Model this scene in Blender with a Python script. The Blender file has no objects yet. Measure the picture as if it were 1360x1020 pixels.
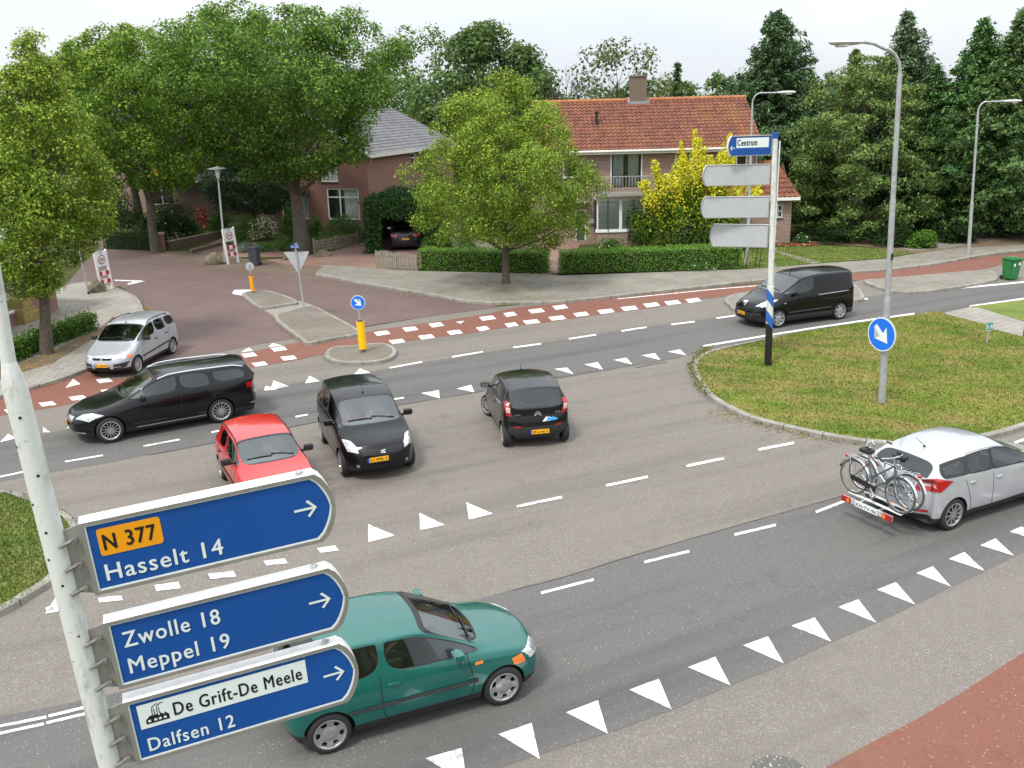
import bpy, bmesh, math, random
import numpy as np
from mathutils import Vector, Matrix
from mathutils.bvhtree import BVHTree
R = math.radians
scn = bpy.context.scene
col = scn.collection
# ------------------------------------------------------------------ camera
CAM_H, FPX, PITCH, ROLL = 7.8, 1250.0, R(16.5), 0.026
vX = Vector((1, 0, 0)); vF = Vector((0, math.cos(PITCH), -math.sin(PITCH))); vU = Vector((0, math.sin(PITCH), math.cos(PITCH)))
cx = vX*math.cos(ROLL) - vU*math.sin(ROLL); cy = vX*math.sin(ROLL) + vU*math.cos(ROLL)
cd = bpy.data.cameras.new('camera'); cam = bpy.data.objects.new('camera', cd); col.objects.link(cam)
cd.sensor_width = 36.0; cd.lens = 36.0*FPX/1360.0; cd.clip_start = .05; cd.clip_end = 3000
m = Matrix((cx, cy, -vF)).transposed().to_4x4(); m.translation = (0, 0, CAM_H); cam.matrix_world = m
scn.camera = cam
# ------------------------------------------------------------------ sky, sun, exposure
SUN_EL, SUN_AZ = R(58), R(215)          # azimuth: compass bearing seen from above (0 = +Y, clockwise)
scn.view_settings.view_transform = 'Standard'; scn.view_settings.look = 'None'
scn.view_settings.exposure = 0.92; scn.view_settings.gamma = 1.0; scn.view_settings.use_curve_mapping = False
w = bpy.data.worlds.new('World'); scn.world = w; w.use_nodes = True
nt = w.node_tree; nt.nodes.clear(); N = nt.nodes.new; Lk = nt.links.new
out = N('ShaderNodeOutputWorld'); bg = N('ShaderNodeBackground'); sky = N('ShaderNodeTexSky')
sky.sky_type = 'NISHITA'; sky.sun_disc = False; sky.sun_elevation = SUN_EL; sky.sun_rotation = SUN_AZ; sky.dust_density = 3
tc = N('ShaderNodeTexCoord'); sep = N('ShaderNodeSeparateXYZ'); Lk(tc.outputs['Generated'], sep.inputs[0])
mp = N('ShaderNodeMapping'); mp.inputs['Scale'].default_value = (1, 1, 3.5); Lk(tc.outputs['Generated'], mp.inputs[0])
nz = N('ShaderNodeTexNoise'); nz.inputs['Scale'].default_value = 2.2; nz.inputs['Detail'].default_value = 7; nz.inputs['Roughness'].default_value = .55; Lk(mp.outputs[0], nz.inputs['Vector'])
cr = N('ShaderNodeValToRGB'); cr.color_ramp.elements[0].position = .3; cr.color_ramp.elements[0].color = (.80, .87, .95, 1)
cr.color_ramp.elements[1].position = .7; cr.color_ramp.elements[1].color = (.97, .985, 1, 1); Lk(nz.outputs[0], cr.inputs[0])
mr = N('ShaderNodeMapRange'); mr.inputs['From Min'].default_value = 0; mr.inputs['From Max'].default_value = 1; mr.inputs['To Min'].default_value = 5.3; mr.inputs['To Max'].default_value = 13.0; Lk(sep.outputs['Z'], mr.inputs[0])
vm = N('ShaderNodeVectorMath'); vm.operation = 'SCALE'; Lk(cr.outputs[0], vm.inputs[0]); Lk(mr.outputs[0], vm.inputs['Scale'])
mx = N('ShaderNodeMix'); mx.data_type = 'RGBA'; mx.inputs[0].default_value = .9; Lk(sky.outputs[0], mx.inputs[6]); Lk(vm.outputs[0], mx.inputs[7])
Lk(mx.outputs[2], bg.inputs[0]); bg.inputs[1].default_value = .1; Lk(bg.outputs[0], out.inputs[0])
sl = bpy.data.lights.new('sun', 'SUN'); sl.energy = 1.5; sl.angle = R(11); sl.color = (1, .95, .87)
so = bpy.data.objects.new('sun', sl); col.objects.link(so)
sd = Vector((math.sin(SUN_AZ)*math.cos(SUN_EL), math.cos(SUN_AZ)*math.cos(SUN_EL), math.sin(SUN_EL)))
so.rotation_euler = sd.to_track_quat('Z', 'Y').to_euler()

# ------------------------------------------------------------------ projection helpers (photo pixel -> place)
def ray(px, py):
    u = (px-680)/FPX; v = (510-py)/FPX
    u2 = u*math.cos(ROLL)+v*math.sin(ROLL); v2 = -u*math.sin(ROLL)+v*math.cos(ROLL)
    return vF + u2*vX + v2*vU
def G(px, py, z=0.0):
    d = ray(px, py); t = (z-CAM_H)/d.z
    return Vector((0, 0, CAM_H)) + t*d
def AT(px, py, Y):                       # point on the ray at world distance Y
    d = ray(px, py); return Vector((0, 0, CAM_H)) + d*(Y/d.y)

# ------------------------------------------------------------------ object helpers
def tag(o, label=None, cat=None, group=None, kind=None):
    if label: o['label'] = label
    if cat: o['category'] = cat
    if group: o['group'] = group
    if kind: o['kind'] = kind
    return o
def link(name, me, mat=None, parent=None):
    o = bpy.data.objects.new(name, me); col.objects.link(o)
    if mat is not None:
        if isinstance(mat, (list, tuple)):
            for m_ in mat: me.materials.append(m_)
        else: me.materials.append(mat)
    if parent is not None: o.parent = parent
    return o
def empty(name, loc=(0, 0, 0), rz=0, **k):
    o = bpy.data.objects.new(name, None); col.objects.link(o); o.location = loc; o.rotation_euler = (0, 0, rz); o.empty_display_size = .2
    tag(o, **k); return o
def copy_tree(o, parent=None):
    c = o.copy(); col.objects.link(c)
    if parent is not None: c.parent = parent
    for ch in list(o.children): copy_tree(ch, c)
    return c
def fin(bm, name, mat, parent=None, smooth=False, recalc=True, loc=None):
    if recalc: bmesh.ops.recalc_face_normals(bm, faces=bm.faces)
    if smooth:
        for e in bm.edges:
            if len(e.link_faces) == 2 and e.calc_face_angle(0) > .75: e.smooth = False
    me = bpy.data.meshes.new(name); bm.to_mesh(me); bm.free()
    if smooth: me.polygons.foreach_set('use_smooth', [len(p.vertices) <= 4 for p in me.polygons])
    o = link(name, me, mat, parent)
    if loc is not None: o.location = loc
    return o
def NB(): return bmesh.new()
def box(bm, c, s, rz=0, bev=0, rot=None):
    M_ = Matrix.Translation(c) @ (rot.to_4x4() if rot is not None else Matrix.Rotation(rz, 4, 'Z')) @ Matrix.Diagonal((s[0], s[1], s[2], 1))
    r = bmesh.ops.create_cube(bm, size=1, matrix=M_)
    if bev:
        ed = list({e for v in r['verts'] for e in v.link_edges})
        bmesh.ops.bevel(bm, geom=ed, offset=bev, segments=2, affect='EDGES', profile=.6)
def tube(bm, pts, rad, n=8, caps=True):
    pts = [Vector(p) for p in pts]
    if not isinstance(rad, (list, tuple)): rad = [rad]*len(pts)
    rings = []; prev = None
    for i, p in enumerate(pts):
        d = (pts[min(i+1, len(pts)-1)]-pts[max(i-1, 0)])
        if d.length < 1e-9: d = Vector((0, 0, 1))
        d.normalize()
        if prev is None:
            a = d.orthogonal().normalized()
        else:
            a = prev - d*prev.dot(d)
            a = a.normalized() if a.length > 1e-6 else d.orthogonal().normalized()
        prev = a; b = d.cross(a)
        rings.append([bm.verts.new(p + (a*math.cos(2*math.pi*k/n)+b*math.sin(2*math.pi*k/n))*rad[i]) for k in range(n)])
    for i in range(len(rings)-1):
        for k in range(n): bm.faces.new((rings[i][k], rings[i][(k+1) % n], rings[i+1][(k+1) % n], rings[i+1][k]))
    if caps:
        bm.faces.new(rings[0][::-1]); bm.faces.new(rings[-1])
def lathe(bm, prof, n=24, M_=Matrix.Identity(4), cap=True):      # prof: (r, z) list round local z
    rings = []
    for r, z in prof:
        rings.append([bm.verts.new(M_ @ Vector((r*math.cos(2*math.pi*k/n), r*math.sin(2*math.pi*k/n), z))) for k in range(n)])
    for i in range(len(rings)-1):
        for k in range(n): bm.faces.new((rings[i][k], rings[i][(k+1) % n], rings[i+1][(k+1) % n], rings[i+1][k]))
    if cap:
        if prof[0][0] > 1e-4: bm.faces.new(rings[0][::-1])
        if prof[-1][0] > 1e-4: bm.faces.new(rings[-1])
def prism(bm, pts, z0, z1):
    a = [bm.verts.new((p[0], p[1], z0)) for p in pts]; b = [bm.verts.new((p[0], p[1], z1)) for p in pts]
    n = len(pts)
    bm.faces.new(a[::-1]); top = bm.faces.new(b)
    for i in range(n): bm.faces.new((a[i], a[(i+1) % n], b[(i+1) % n], b[i]))
    bmesh.ops.triangulate(bm, faces=[f for f in bm.faces if len(f.verts) > 4])
def ext(bm, pts, d, M_=None):                                     # polygon (3D pts) extruded by vector d
    d = Vector(d); a = [bm.verts.new(Vector(p)) for p in pts]; b = [bm.verts.new(Vector(p)+d) for p in pts]; n = len(pts)
    bm.faces.new(a[::-1]); bm.faces.new(b)
    for i in range(n): bm.faces.new((a[i], a[(i+1) % n], b[(i+1) % n], b[i]))
    bmesh.ops.triangulate(bm, faces=[f for f in bm.faces if len(f.verts) > 4])
def spline(pts, per=8, closed=False):                             # Catmull-Rom through points
    P = [Vector(p) for p in pts]; n = len(P); o = []
    for i in range(n if closed else n-1):
        p0 = P[(i-1) % n] if closed or i > 0 else P[0]; p1 = P[i]; p2 = P[(i+1) % n]; p3 = P[(i+2) % n] if closed or i+2 < n else P[-1]
        for k in range(per):
            t = k/per; o.append(.5*((2*p1)+(p2-p0)*t+(2*p0-5*p1+4*p2-p3)*t*t+(3*p1-p0-3*p2+p3)*t**3))
    if not closed: o.append(P[-1])
    return o
TXT = {}
def text_mesh(s, size=1.0, bold=0.0, depth=.003):
    c = bpy.data.curves.new('t', 'FONT'); c.body = s; c.size = size; c.offset = bold; c.extrude = depth; c.align_x = 'LEFT'; c.resolution_u = 3; c.space_character = 1.12
    o = bpy.data.objects.new('t', c); col.objects.link(o); dg = bpy.context.evaluated_depsgraph_get()
    me = bpy.data.meshes.new_from_object(o.evaluated_get(dg)); bpy.data.objects.remove(o); bpy.data.curves.remove(c)
    return me
def text_obj(name, s, mat, parent, origin, xa, ya, size, width=None, bold=0.0, depth=.002):
    """flat lettering: origin = baseline start, xa / ya = unit vectors along and up; heavier strokes by stacked shifted copies"""
    me = text_mesh(s, 1.0, 0, 0)
    v = np.zeros(len(me.vertices)*3); me.vertices.foreach_get('co', v); v = v.reshape(-1, 3); F = [list(p.vertices) for p in me.polygons]
    x0, x1 = v[:, 0].min(), v[:, 0].max(); sx = size if width is None else width/(x1-x0)
    xa = Vector(xa); ya = Vector(ya); za = xa.cross(ya).normalized(); o_ = Vector(origin); V = []; FF = []; e = bold*size*.9
    for k, (dx, dy) in enumerate(((0, 0), (-e, 0), (e, 0), (0, e*.7), (0, -e*.7)) if bold else ((0, 0),)):
        nv = np.outer((v[:, 0]-x0)*sx+dx, xa) + np.outer(v[:, 1]*size+dy, ya) + np.array(o_) + np.outer(np.ones(len(v)), za*(depth+k*.0002))
        FF += [[a+len(V) for a in f] for f in F]; V += [tuple(q) for q in nv]
    m2 = bpy.data.meshes.new(name); m2.from_pydata(V, [], FF); m2.update(); bpy.data.meshes.remove(me)
    return link(name, m2, mat, parent)

# ------------------------------------------------------------------ materials
MATS = {}
def M(name, c=(.5, .5, .5), rough=.6, metal=0.0, var=0.0, vs=3.0, bump=0.0, bs=20.0, coat=0.0, spec=.5, c2=None, v2=None):
    """plain procedural material: base colour varied by two noises, small bump"""
    if name in MATS: return MATS[name]
    m_ = bpy.data.materials.new(name); m_.use_nodes = True; MATS[name] = m_
    t = m_.node_tree; b = t.nodes['Principled BSDF']
    b.inputs['Base Color'].default_value = (*c, 1); b.inputs['Roughness'].default_value = rough; b.inputs['Metallic'].default_value = metal
    b.inputs['Specular IOR Level'].default_value = spec
    if coat: b.inputs['Coat Weight'].default_value = coat; b.inputs['Coat Roughness'].default_value = .04
    if var or c2 or bump:
        tcn = t.nodes.new('ShaderNodeTexCoord')
    if var or c2:
        n1 = t.nodes.new('ShaderNodeTexNoise'); n1.inputs['Scale'].default_value = vs; n1.inputs['Detail'].default_value = 6; n1.inputs['Roughness'].default_value = .65
        t.links.new(tcn.outputs['Object'], n1.inputs['Vector'])
        r_ = t.nodes.new('ShaderNodeValToRGB'); r_.color_ramp.elements[0].position = .35; r_.color_ramp.elements[1].position = .68
        ca = c2 if c2 else tuple(x*(1-var) for x in c)
        cb = c if c2 else tuple(min(1, x*(1+var)) for x in c)
        r_.color_ramp.elements[0].color = (*ca, 1); r_.color_ramp.elements[1].color = (*cb, 1)
        t.links.new(n1.outputs[0], r_.inputs[0]); t.links.new(r_.outputs[0], b.inputs['Base Color'])
    if bump:
        n2 = t.nodes.new('ShaderNodeTexNoise'); n2.inputs['Scale'].default_value = bs; n2.inputs['Detail'].default_value = 3
        bp = t.nodes.new('ShaderNodeBump'); bp.inputs['Strength'].default_value = bump; bp.inputs['Distance'].default_value = .02
        t.links.new(tcn.outputs['Object'], n2.inputs['Vector']); t.links.new(n2.outputs[0], bp.inputs['Height']); t.links.new(bp.outputs[0], b.inputs['Normal'])
    return m_
def nodes_of(name):
    m_ = bpy.data.materials.new(name); m_.use_nodes = True; MATS[name] = m_; t = m_.node_tree
    return m_, t, t.nodes['Principled BSDF'], t.nodes.new, t.links.new
def mixc(t, a, b, fac, mode='MIX'):
    x = t.nodes.new('ShaderNodeMix'); x.data_type = 'RGBA'; x.blend_type = mode
    for i, s in ((6, a), (7, b)):
        if isinstance(s, tuple): x.inputs[i].default_value = (*s, 1)
        else: t.links.new(s, x.inputs[i])
    if isinstance(fac, (int, float)): x.inputs[0].default_value = fac
    else: t.links.new(fac, x.inputs[0])
    return x.outputs[2]
def noise(t, scale, detail=5, rough=.6, vec=None, sc=None, rot=0):
    n = t.nodes.new('ShaderNodeTexNoise'); n.inputs['Scale'].default_value = scale; n.inputs['Detail'].default_value = detail; n.inputs['Roughness'].default_value = rough
    if vec is None:
        tcn = t.nodes.new('ShaderNodeTexCoord'); vec = tcn.outputs['Object']
    if sc or rot:
        m0 = t.nodes.new('ShaderNodeMapping'); m0.inputs['Rotation'].default_value = (0, 0, rot); t.links.new(vec, m0.inputs[0])
        mp_ = t.nodes.new('ShaderNodeMapping'); mp_.inputs['Scale'].default_value = sc or (1, 1, 1); t.links.new(m0.outputs[0], mp_.inputs[0]); vec = mp_.outputs[0]
    t.links.new(vec, n.inputs['Vector']); return n.outputs[0]
def ramp(t, s, p0, p1, c0=(0, 0, 0), c1=(1, 1, 1), const=False):
    r_ = t.nodes.new('ShaderNodeValToRGB'); e = r_.color_ramp.elements; e[0].position = p0; e[1].position = p1; e[0].color = (*c0, 1); e[1].color = (*c1, 1)
    if const: r_.color_ramp.interpolation = 'CONSTANT'
    t.links.new(s, r_.inputs[0]); return r_.outputs[0]
def asphalt(name, ca, cb, speck, amount, patch, scale=55, streak=0.0, srot=0):
    m_, t, b, N_, L_ = nodes_of(name)
    tcn = N_('ShaderNodeTexCoord'); v = N_('ShaderNodeTexVoronoi'); v.inputs['Scale'].default_value = scale; L_(tcn.outputs['Object'], v.inputs['Vector'])
    sp = N_('ShaderNodeSeparateColor'); L_(v.outputs['Color'], sp.inputs[0])
    c_ = ramp(t, sp.outputs[0], 0, 1, ca, cb)
    c_ = mixc(t, c_, speck, ramp(t, sp.outputs[1], 1-amount-.01, 1-amount))
    c_ = mixc(t, c_, patch, ramp(t, noise(t, .35, 6, .62), .45, .75, (0, 0, 0), (.75, .75, .75)))
    c_ = mixc(t, c_, (ca[0]*.75, ca[1]*.75, ca[2]*.75), ramp(t, noise(t, 1.3, 5, .7), .55, .8, (0, 0, 0), (.55, .55, .55)))
    if streak: c_ = mixc(t, c_, (ca[0]*.55, ca[1]*.55, ca[2]*.57), ramp(t, noise(t, .6, 4, .6, sc=(.12, 1.4, 1), rot=srot), .5, .75, (0, 0, 0), (streak, streak, streak)))
    L_(c_, b.inputs['Base Color']); b.inputs['Roughness'].default_value = .82; b.inputs['Specular IOR Level'].default_value = .35
    bp = N_('ShaderNodeBump'); bp.inputs['Strength'].default_value = .35; bp.inputs['Distance'].default_value = .006; L_(sp.outputs[0], bp.inputs['Height']); L_(bp.outputs[0], b.inputs['Normal'])
    return m_
def brick(name, c1, c2, mortar, bw=.21, rh=.065, ms=.01, rot=0, axis=None, moss=None, mossamt=.5, bump=.3, rough=.8, third=None, offs=.5):
    """axis None: top (XY) ; 'wall': uses UV map in metres"""
    m_, t, b, N_, L_ = nodes_of(name)
    tcn = N_('ShaderNodeTexCoord'); mp_ = N_('ShaderNodeMapping'); mp_.inputs['Rotation'].default_value = (0, 0, rot)
    L_(tcn.outputs['UV' if axis == 'wall' else 'Object'], mp_.inputs[0])
    br = N_('ShaderNodeTexBrick'); br.offset = offs; L_(mp_.outputs[0], br.inputs['Vector'])
    br.inputs['Color1'].default_value = (*c1, 1); br.inputs['Color2'].default_value = (*c2, 1); br.inputs['Mortar'].default_value = (*mortar, 1)
    br.inputs['Scale'].default_value = 1; br.inputs['Brick Width'].default_value = bw; br.inputs['Row Height'].default_value = rh
    br.inputs['Mortar Size'].default_value = ms; br.inputs['Mortar Smooth'].default_value = .2; br.inputs['Bias'].default_value = 0
    c_ = br.outputs['Color']
    nn = noise(t, 9, 4, .7, vec=mp_.outputs[0]); c_ = mixc(t, c_, tuple(x*.55 for x in c1), ramp(t, nn, .5, .72, (0, 0, 0), (.5, .5, .5)))
    if third: c_ = mixc(t, c_, third, ramp(t, noise(t, .5, 5, .6, vec=mp_.outputs[0]), .45, .7, (0, 0, 0), (.7, .7, .7)))
    if moss: c_ = mixc(t, c_, moss, ramp(t, noise(t, .9, 6, .72, vec=mp_.outputs[0]), .5, .72, (0, 0, 0), (mossamt, mossamt, mossamt)))
    L_(c_, b.inputs['Base Color']); b.inputs['Roughness'].default_value = rough
    bp = N_('ShaderNodeBump'); bp.inputs['Strength'].default_value = bump; bp.inputs['Distance'].default_value = .01; bp.invert = True; L_(br.outputs['Fac'], bp.inputs['Height']); L_(bp.outputs[0], b.inputs['Normal'])
    return m_

m_white = M('white_paint', (.78, .78, .76), .5, var=.06, vs=2)
m_marking = None
def marking_mat():
    m_, t, b, N_, L_ = nodes_of('road_marking')
    c_ = mixc(t, (.74, .74, .71), (.26, .255, .25), ramp(t, noise(t, 5.5, 8, .8), .50, .56, (0, 0, 0), (.8, .8, .8)))
    c_ = mixc(t, c_, (.8, .8, .78), ramp(t, noise(t, 1.1, 2, .5), .5, .62, (0, 0, 0), (.6, .6, .6)))
    L_(c_, b.inputs['Base Color']); b.inputs['Roughness'].default_value = .6; return m_
m_marking = marking_mat()
m_galv = M('galvanised_steel', (.42, .43, .43), .5, .35, var=.18, vs=9, bump=.05, bs=60)
m_grey = M('grey_paint', (.33, .34, .35), .45, var=.12, vs=6)
m_black = M('black_plastic', (.012, .012, .013), .5, var=.2, vs=20)
m_rubber = M('tyre_rubber', (.018, .018, .018), .8, bump=.2, bs=90)
m_blue = M('sign_blue', (.008, .074, .31), .38, var=.05, vs=2)
m_bluebright = M('sign_blue_round', (.01, .16, .72), .35)
m_signwhite = M('sign_white', (.72, .78, .77), .4, var=.04, vs=5)
m_signblack = M('sign_black', (.01, .01, .01), .5)
m_signorange = M('sign_orange', (.82, .33, .008), .4)
m_yellow = M('bollard_yellow', (.9, .5, .0), .4, var=.05, vs=8)
m_red = M('sign_red', (.55, .01, .015), .4)
# ------------------------------------------------------------------ ground, roads, pavements
ROADROT = R(-25)
m_light = asphalt('aggregate_asphalt', (.136, .120, .103), (.205, .183, .158), (.36, .34, .31), .045, (.182, .163, .14), 95, .5, R(-24))
m_dark = asphalt('dark_asphalt', (.098, .094, .089), (.138, .132, .125), (.42, .41, .4), .003, (.122, .117, .11), 90, .7, R(-27))
m_redas = asphalt('red_asphalt', (.165, .066, .046), (.205, .085, .06), (.4, .3, .25), .003, (.185, .095, .068), 60)
m_tan = asphalt('weathered_asphalt', (.2, .19, .17), (.28, .265, .24), (.5, .48, .45), .04, (.26, .245, .22), 42)
m_klinker = brick('street_clinker', (.135, .074, .074), (.085, .051, .056), (.15, .12, .10), .21, .075, .012, R(20), third=(.165, .105, .095), moss=(.125, .105, .07), mossamt=.4)
m_apron = brick('mossy_clinker', (.17, .105, .085), (.13, .085, .07), (.1, .085, .06), .2, .07, .009, R(75), third=(.2, .155, .11), moss=(.15, .15, .06), mossamt=.75)
m_drive = brick('driveway_clinker', (.28, .15, .115), (.22, .12, .095), (.15, .12, .1), .2, .07, .009, R(35), third=(.32, .2, .15), moss=(.13, .12, .05), mossamt=.3)
m_tiles = brick('paving_tiles', (.235, .215, .185), (.19, .175, .15), (.085, .08, .055), .3, .3, .011, R(8), third=(.27, .245, .205), moss=(.15, .125, .06), mossamt=.85)
m_tiles_l = brick('paving_tiles_pale', (.3, .275, .24), (.25, .23, .2), (.11, .1, .07), .3, .3, .011, R(-38), third=(.34, .32, .28), moss=(.2, .175, .1), mossamt=.5)
m_island = brick('island_setts', (.21, .18, .15), (.16, .14, .12), (.075, .07, .045), .21, .1, .012, R(20), third=(.25, .2, .17), moss=(.15, .13, .05), mossamt=.6)
def kerb_mat():
    m_, t, b, N_, L_ = nodes_of('kerb_concrete')
    uv = N_('ShaderNodeTexCoord'); s = N_('ShaderNodeSeparateXYZ'); L_(uv.outputs['UV'], s.inputs[0])
    fr = N_('ShaderNodeMath'); fr.operation = 'FRACT'; L_(s.outputs[0], fr.inputs[0])
    lt = N_('ShaderNodeMath'); lt.operation = 'LESS_THAN'; lt.inputs[1].default_value = .022; L_(fr.outputs[0], lt.inputs[0])
    c_ = ramp(t, noise(t, 2.2, 7, .7), .35, .7, (.19, .175, .145), (.33, .315, .28))
    c_ = mixc(t, c_, (.15, .145, .07), ramp(t, noise(t, 1.2, 5, .7), .55, .75, (0, 0, 0), (.6, .6, .6)))
    c_ = mixc(t, c_, (.05, .05, .04), lt.outputs[0]); L_(c_, b.inputs['Base Color']); b.inputs['Roughness'].default_value = .85; return m_
m_kerb = kerb_mat()
def grass_mat(name, cols, dry, scale=1.0):
    m_, t, b, N_, L_ = nodes_of(name)
    c_ = ramp(t, noise(t, .55*scale, 6, .7), .38, .62, cols[0], cols[1])
    c_ = mixc(t, c_, dry, ramp(t, noise(t, .8*scale, 7, .72, sc=(.6, 1.3, 1), rot=.4), .42, .64, (0, 0, 0), (.8, .8, .8)))
    c_ = mixc(t, c_, tuple(x*.6 for x in cols[0]), ramp(t, noise(t, 28, 3, .6), .5, .72, (0, 0, 0), (.4, .4, .4)))
    L_(c_, b.inputs['Base Color']); b.inputs['Roughness'].default_value = .95; b.inputs['Specular IOR Level'].default_value = .1
    bp = N_('ShaderNodeBump'); bp.inputs['Strength'].default_value = .8; bp.inputs['Distance'].default_value = .03; L_(noise(t, 40, 4, .7), bp.inputs['Height']); L_(bp.outputs[0], b.inputs['Normal'])
    return m_
m_verge = grass_mat('dry_grass', ((.105, .165, .026), (.18, .225, .04)), (.31, .235, .095))
m_lawn = grass_mat('lawn_grass', ((.105, .165, .035), (.165, .225, .05)), (.22, .22, .075))
m_wild = grass_mat('garden_ground', ((.04, .06, .014), (.065, .09, .02)), (.1, .085, .04))
m_soil = M('leaf_litter', (.19, .13, .075), .95, c2=(.1, .075, .045), vs=2.5, bump=.5, bs=30)

def W(pts, z, per=6, sm=True):
    P = [G(x, y, z) for x, y in pts]
    return spline(P, per) if sm else P
def sheet(name, pts3, mat, z=None):
    bm = NB(); vs = [bm.verts.new((p[0], p[1], p[2] if z is None else z)) for p in pts3]
    f = bm.faces.new(vs)
    if f.normal.z < 0: f.normal_flip()
    bm.normal_update()
    if f.normal.z < 0: f.normal_flip()
    bmesh.ops.triangulate(bm, faces=[f]); o = fin(bm, name, mat, recalc=False)
    return tag(o, kind='structure')
def slab(name, pts3, mat, z, z0=-.03):
    bm = NB(); prism(bm, pts3, z0, z); return tag(fin(bm, name, mat), kind='structure')
def kerb(name, pts3, side, wd=.14, z=.125, z0=-.02, closed=False):
    """kerb stones along a line; side=+1 puts the body to the left of the direction of travel"""
    P = [Vector((p[0], p[1], 0)) for p in pts3]; n = len(P); bm = NB(); uvl = bm.loops.layers.uv.new('uv'); rings = []; acc = 0; us = []
    for i, p in enumerate(P):
        a = P[(i-1) % n] if closed else P[max(i-1, 0)]; b_ = P[(i+1) % n] if closed else P[min(i+1, n-1)]
        d = (b_-a).normalized(); nn = Vector((-d.y, d.x, 0))*side
        if i: acc += (P[i]-P[i-1]).length
        us.append(acc); bv = .02
        rings.append([bm.verts.new(p+q) for q in (Vector((0, 0, z0))-nn*.012, Vector((0, 0, z-bv))-nn*.008, nn*(bv+.004)+Vector((0, 0, z)), nn*(wd)+Vector((0, 0, z)), nn*wd+Vector((0, 0, z0)))])
    m_ = n if closed else n-1
    for i in range(m_):
        j = (i+1) % n; u0 = us[i]; u1 = us[j] if j else acc+(P[0]-P[-1]).length
        for k in range(4):
            f = bm.faces.new((rings[i][k], rings[j][k], rings[j][k+1], rings[i][k+1]))
            for l, u in zip(f.loops, (u0, u1, u1, u0)): l[uvl].uv = (u, k)
    if not closed: bm.faces.new(rings[0]); bm.faces.new(rings[-1][::-1])
    return tag(fin(bm, name, m_kerb), kind='structure')

# the base: one sheet out to the horizon
bm = NB(); bmesh.ops.create_grid(bm, x_segments=2, y_segments=2, size=900); tag(fin(bm, 'ground', m_wild), kind='structure')
# junction surface of pale aggregate asphalt
sheet('junction_asphalt', [G(*p) for p in ((-120, 540), (0, 528), (45, 515), (115, 495), (155, 493), (330, 455), (340, 452), (490, 434), (565, 421), (640, 410), (700, 404), (800, 397), (900, 388), (1020, 381), (1130, 374), (1240, 360), (1500, 330), (1500, 480), (1600, 640), (1500, 1100), (-150, 1100))], m_light, .004)
# main road (dark)
up = [(-150, 618), (0, 586), (100, 568), (340, 518), (430, 503), (515, 489.5), (600, 475), (690, 461), (754, 450), (825, 439.5), (890, 431), (951, 422.5), (1000, 415), (1130, 398), (1205, 387), (1360, 373), (1500, 360)]
lo = [(-150, 672), (0, 640), (75, 626), (140, 615), (197, 604), (287, 587), (400, 564), (540, 536), (630, 521), (750, 500), (840, 485), (912, 472.5), (1028, 448), (1120, 434), (1215, 421), (1360, 401), (1500, 384)]
sheet('main_road', W(up, .008)+W(lo, .008)[::-1], m_dark, .008)
# near carriageway (dark)
up = [(-150, 977), (0, 951), (117, 928), (400, 862), (680, 783), (750, 765), (830, 740), (930, 711), (1020, 685.5), (1125, 656), (1250, 619), (1360, 583), (1560, 515)]
lo = [(-150, 1200), (300, 1145), (500, 1080), (680, 1014), (809, 973), (894, 942), (972, 909), (1043, 881), (1106, 852), (1166, 826), (1218, 802), (1265, 778), (1310, 758), (1349, 738), (1500, 668), (1640, 605)]
sheet('near_road', W(up, .008)+W(lo, .008)[::-1], m_dark, .008)
# red asphalt
sheet('red_road', [G(*p) for p in ((1095, 1021), (1155, 988), (1210, 960), (1270, 925), (1360, 867), (1600, 740), (1600, 1200), (900, 1150))], m_redas, .008)
cu = [(-130, 552), (0, 527), (40, 516), (80, 504), (117, 492), (150, 503), (200, 494), (330, 468), (400, 454), (490, 440), (565, 429), (640, 418), (690, 408), (755, 402), (805, 396.5), (930, 384), (1005, 377), (1125, 364), (1180, 359), (1245, 351), (1295, 343), (1335, 338), (1500, 322)]
cl = [(-130, 577), (0, 552), (70, 541), (112, 532), (154, 524), (250, 505), (340, 487.5), (395, 478), (432, 470), (515, 457), (560, 450.5), (620, 443), (680, 434), (740, 426), (800, 417), (865, 409), (932, 397), (962, 393.5), (1127, 373), (1147, 372), (1295, 359), (1360, 345), (1500, 328)]
sheet('cycle_path', W(cu, .010, 5)+W(cl, .010, 5)[::-1], m_redas, .010)
# brick side street
sheet('brick_street', [G(*p) for p in ((-60, 445), (60, 400), (90, 376), (110, 352), (135, 326), (200, 336), (265, 350), (297, 356), (340, 362), (420, 367), (490, 379), (565, 391), (610, 400), (640, 404), (665, 408), (565, 421), (490, 433), (340, 458), (150, 497), (115, 493), (190, 440), (186, 405), (160, 380), (90, 400), (0, 440))], m_klinker, .012)
sheet('brick_apron', [G(*p) for p in ((60, 318), (135, 326), (200, 336), (265, 352), (297, 358), (340, 363), (425, 367), (448, 354), (385, 352), (340, 346), (255, 334), (210, 334), (140, 318), (70, 300))], m_apron, .016)
sheet('driveway', [G(*p) for p in ((385, 353), (450, 355), (500, 358), (556, 358), (600, 330), (600, 312), (510, 306), (500, 318), (440, 334), (400, 342), (350, 346))], m_drive, .02)
sheet('garden_path', [G(*p) for p in ((255, 335), (300, 342), (400, 342), (330, 320), (300, 314))], m_drive, .024)
sheet('house_path', [G(*p) for p in ((721, 365), (748, 366), (770, 325), (745, 322))], m_drive, .024)
sheet('terrace', [G(*p) for p in ((724, 364), (745, 322), (740, 318), (560, 318), (640, 350), (724, 345))], m_drive, .020)
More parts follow.
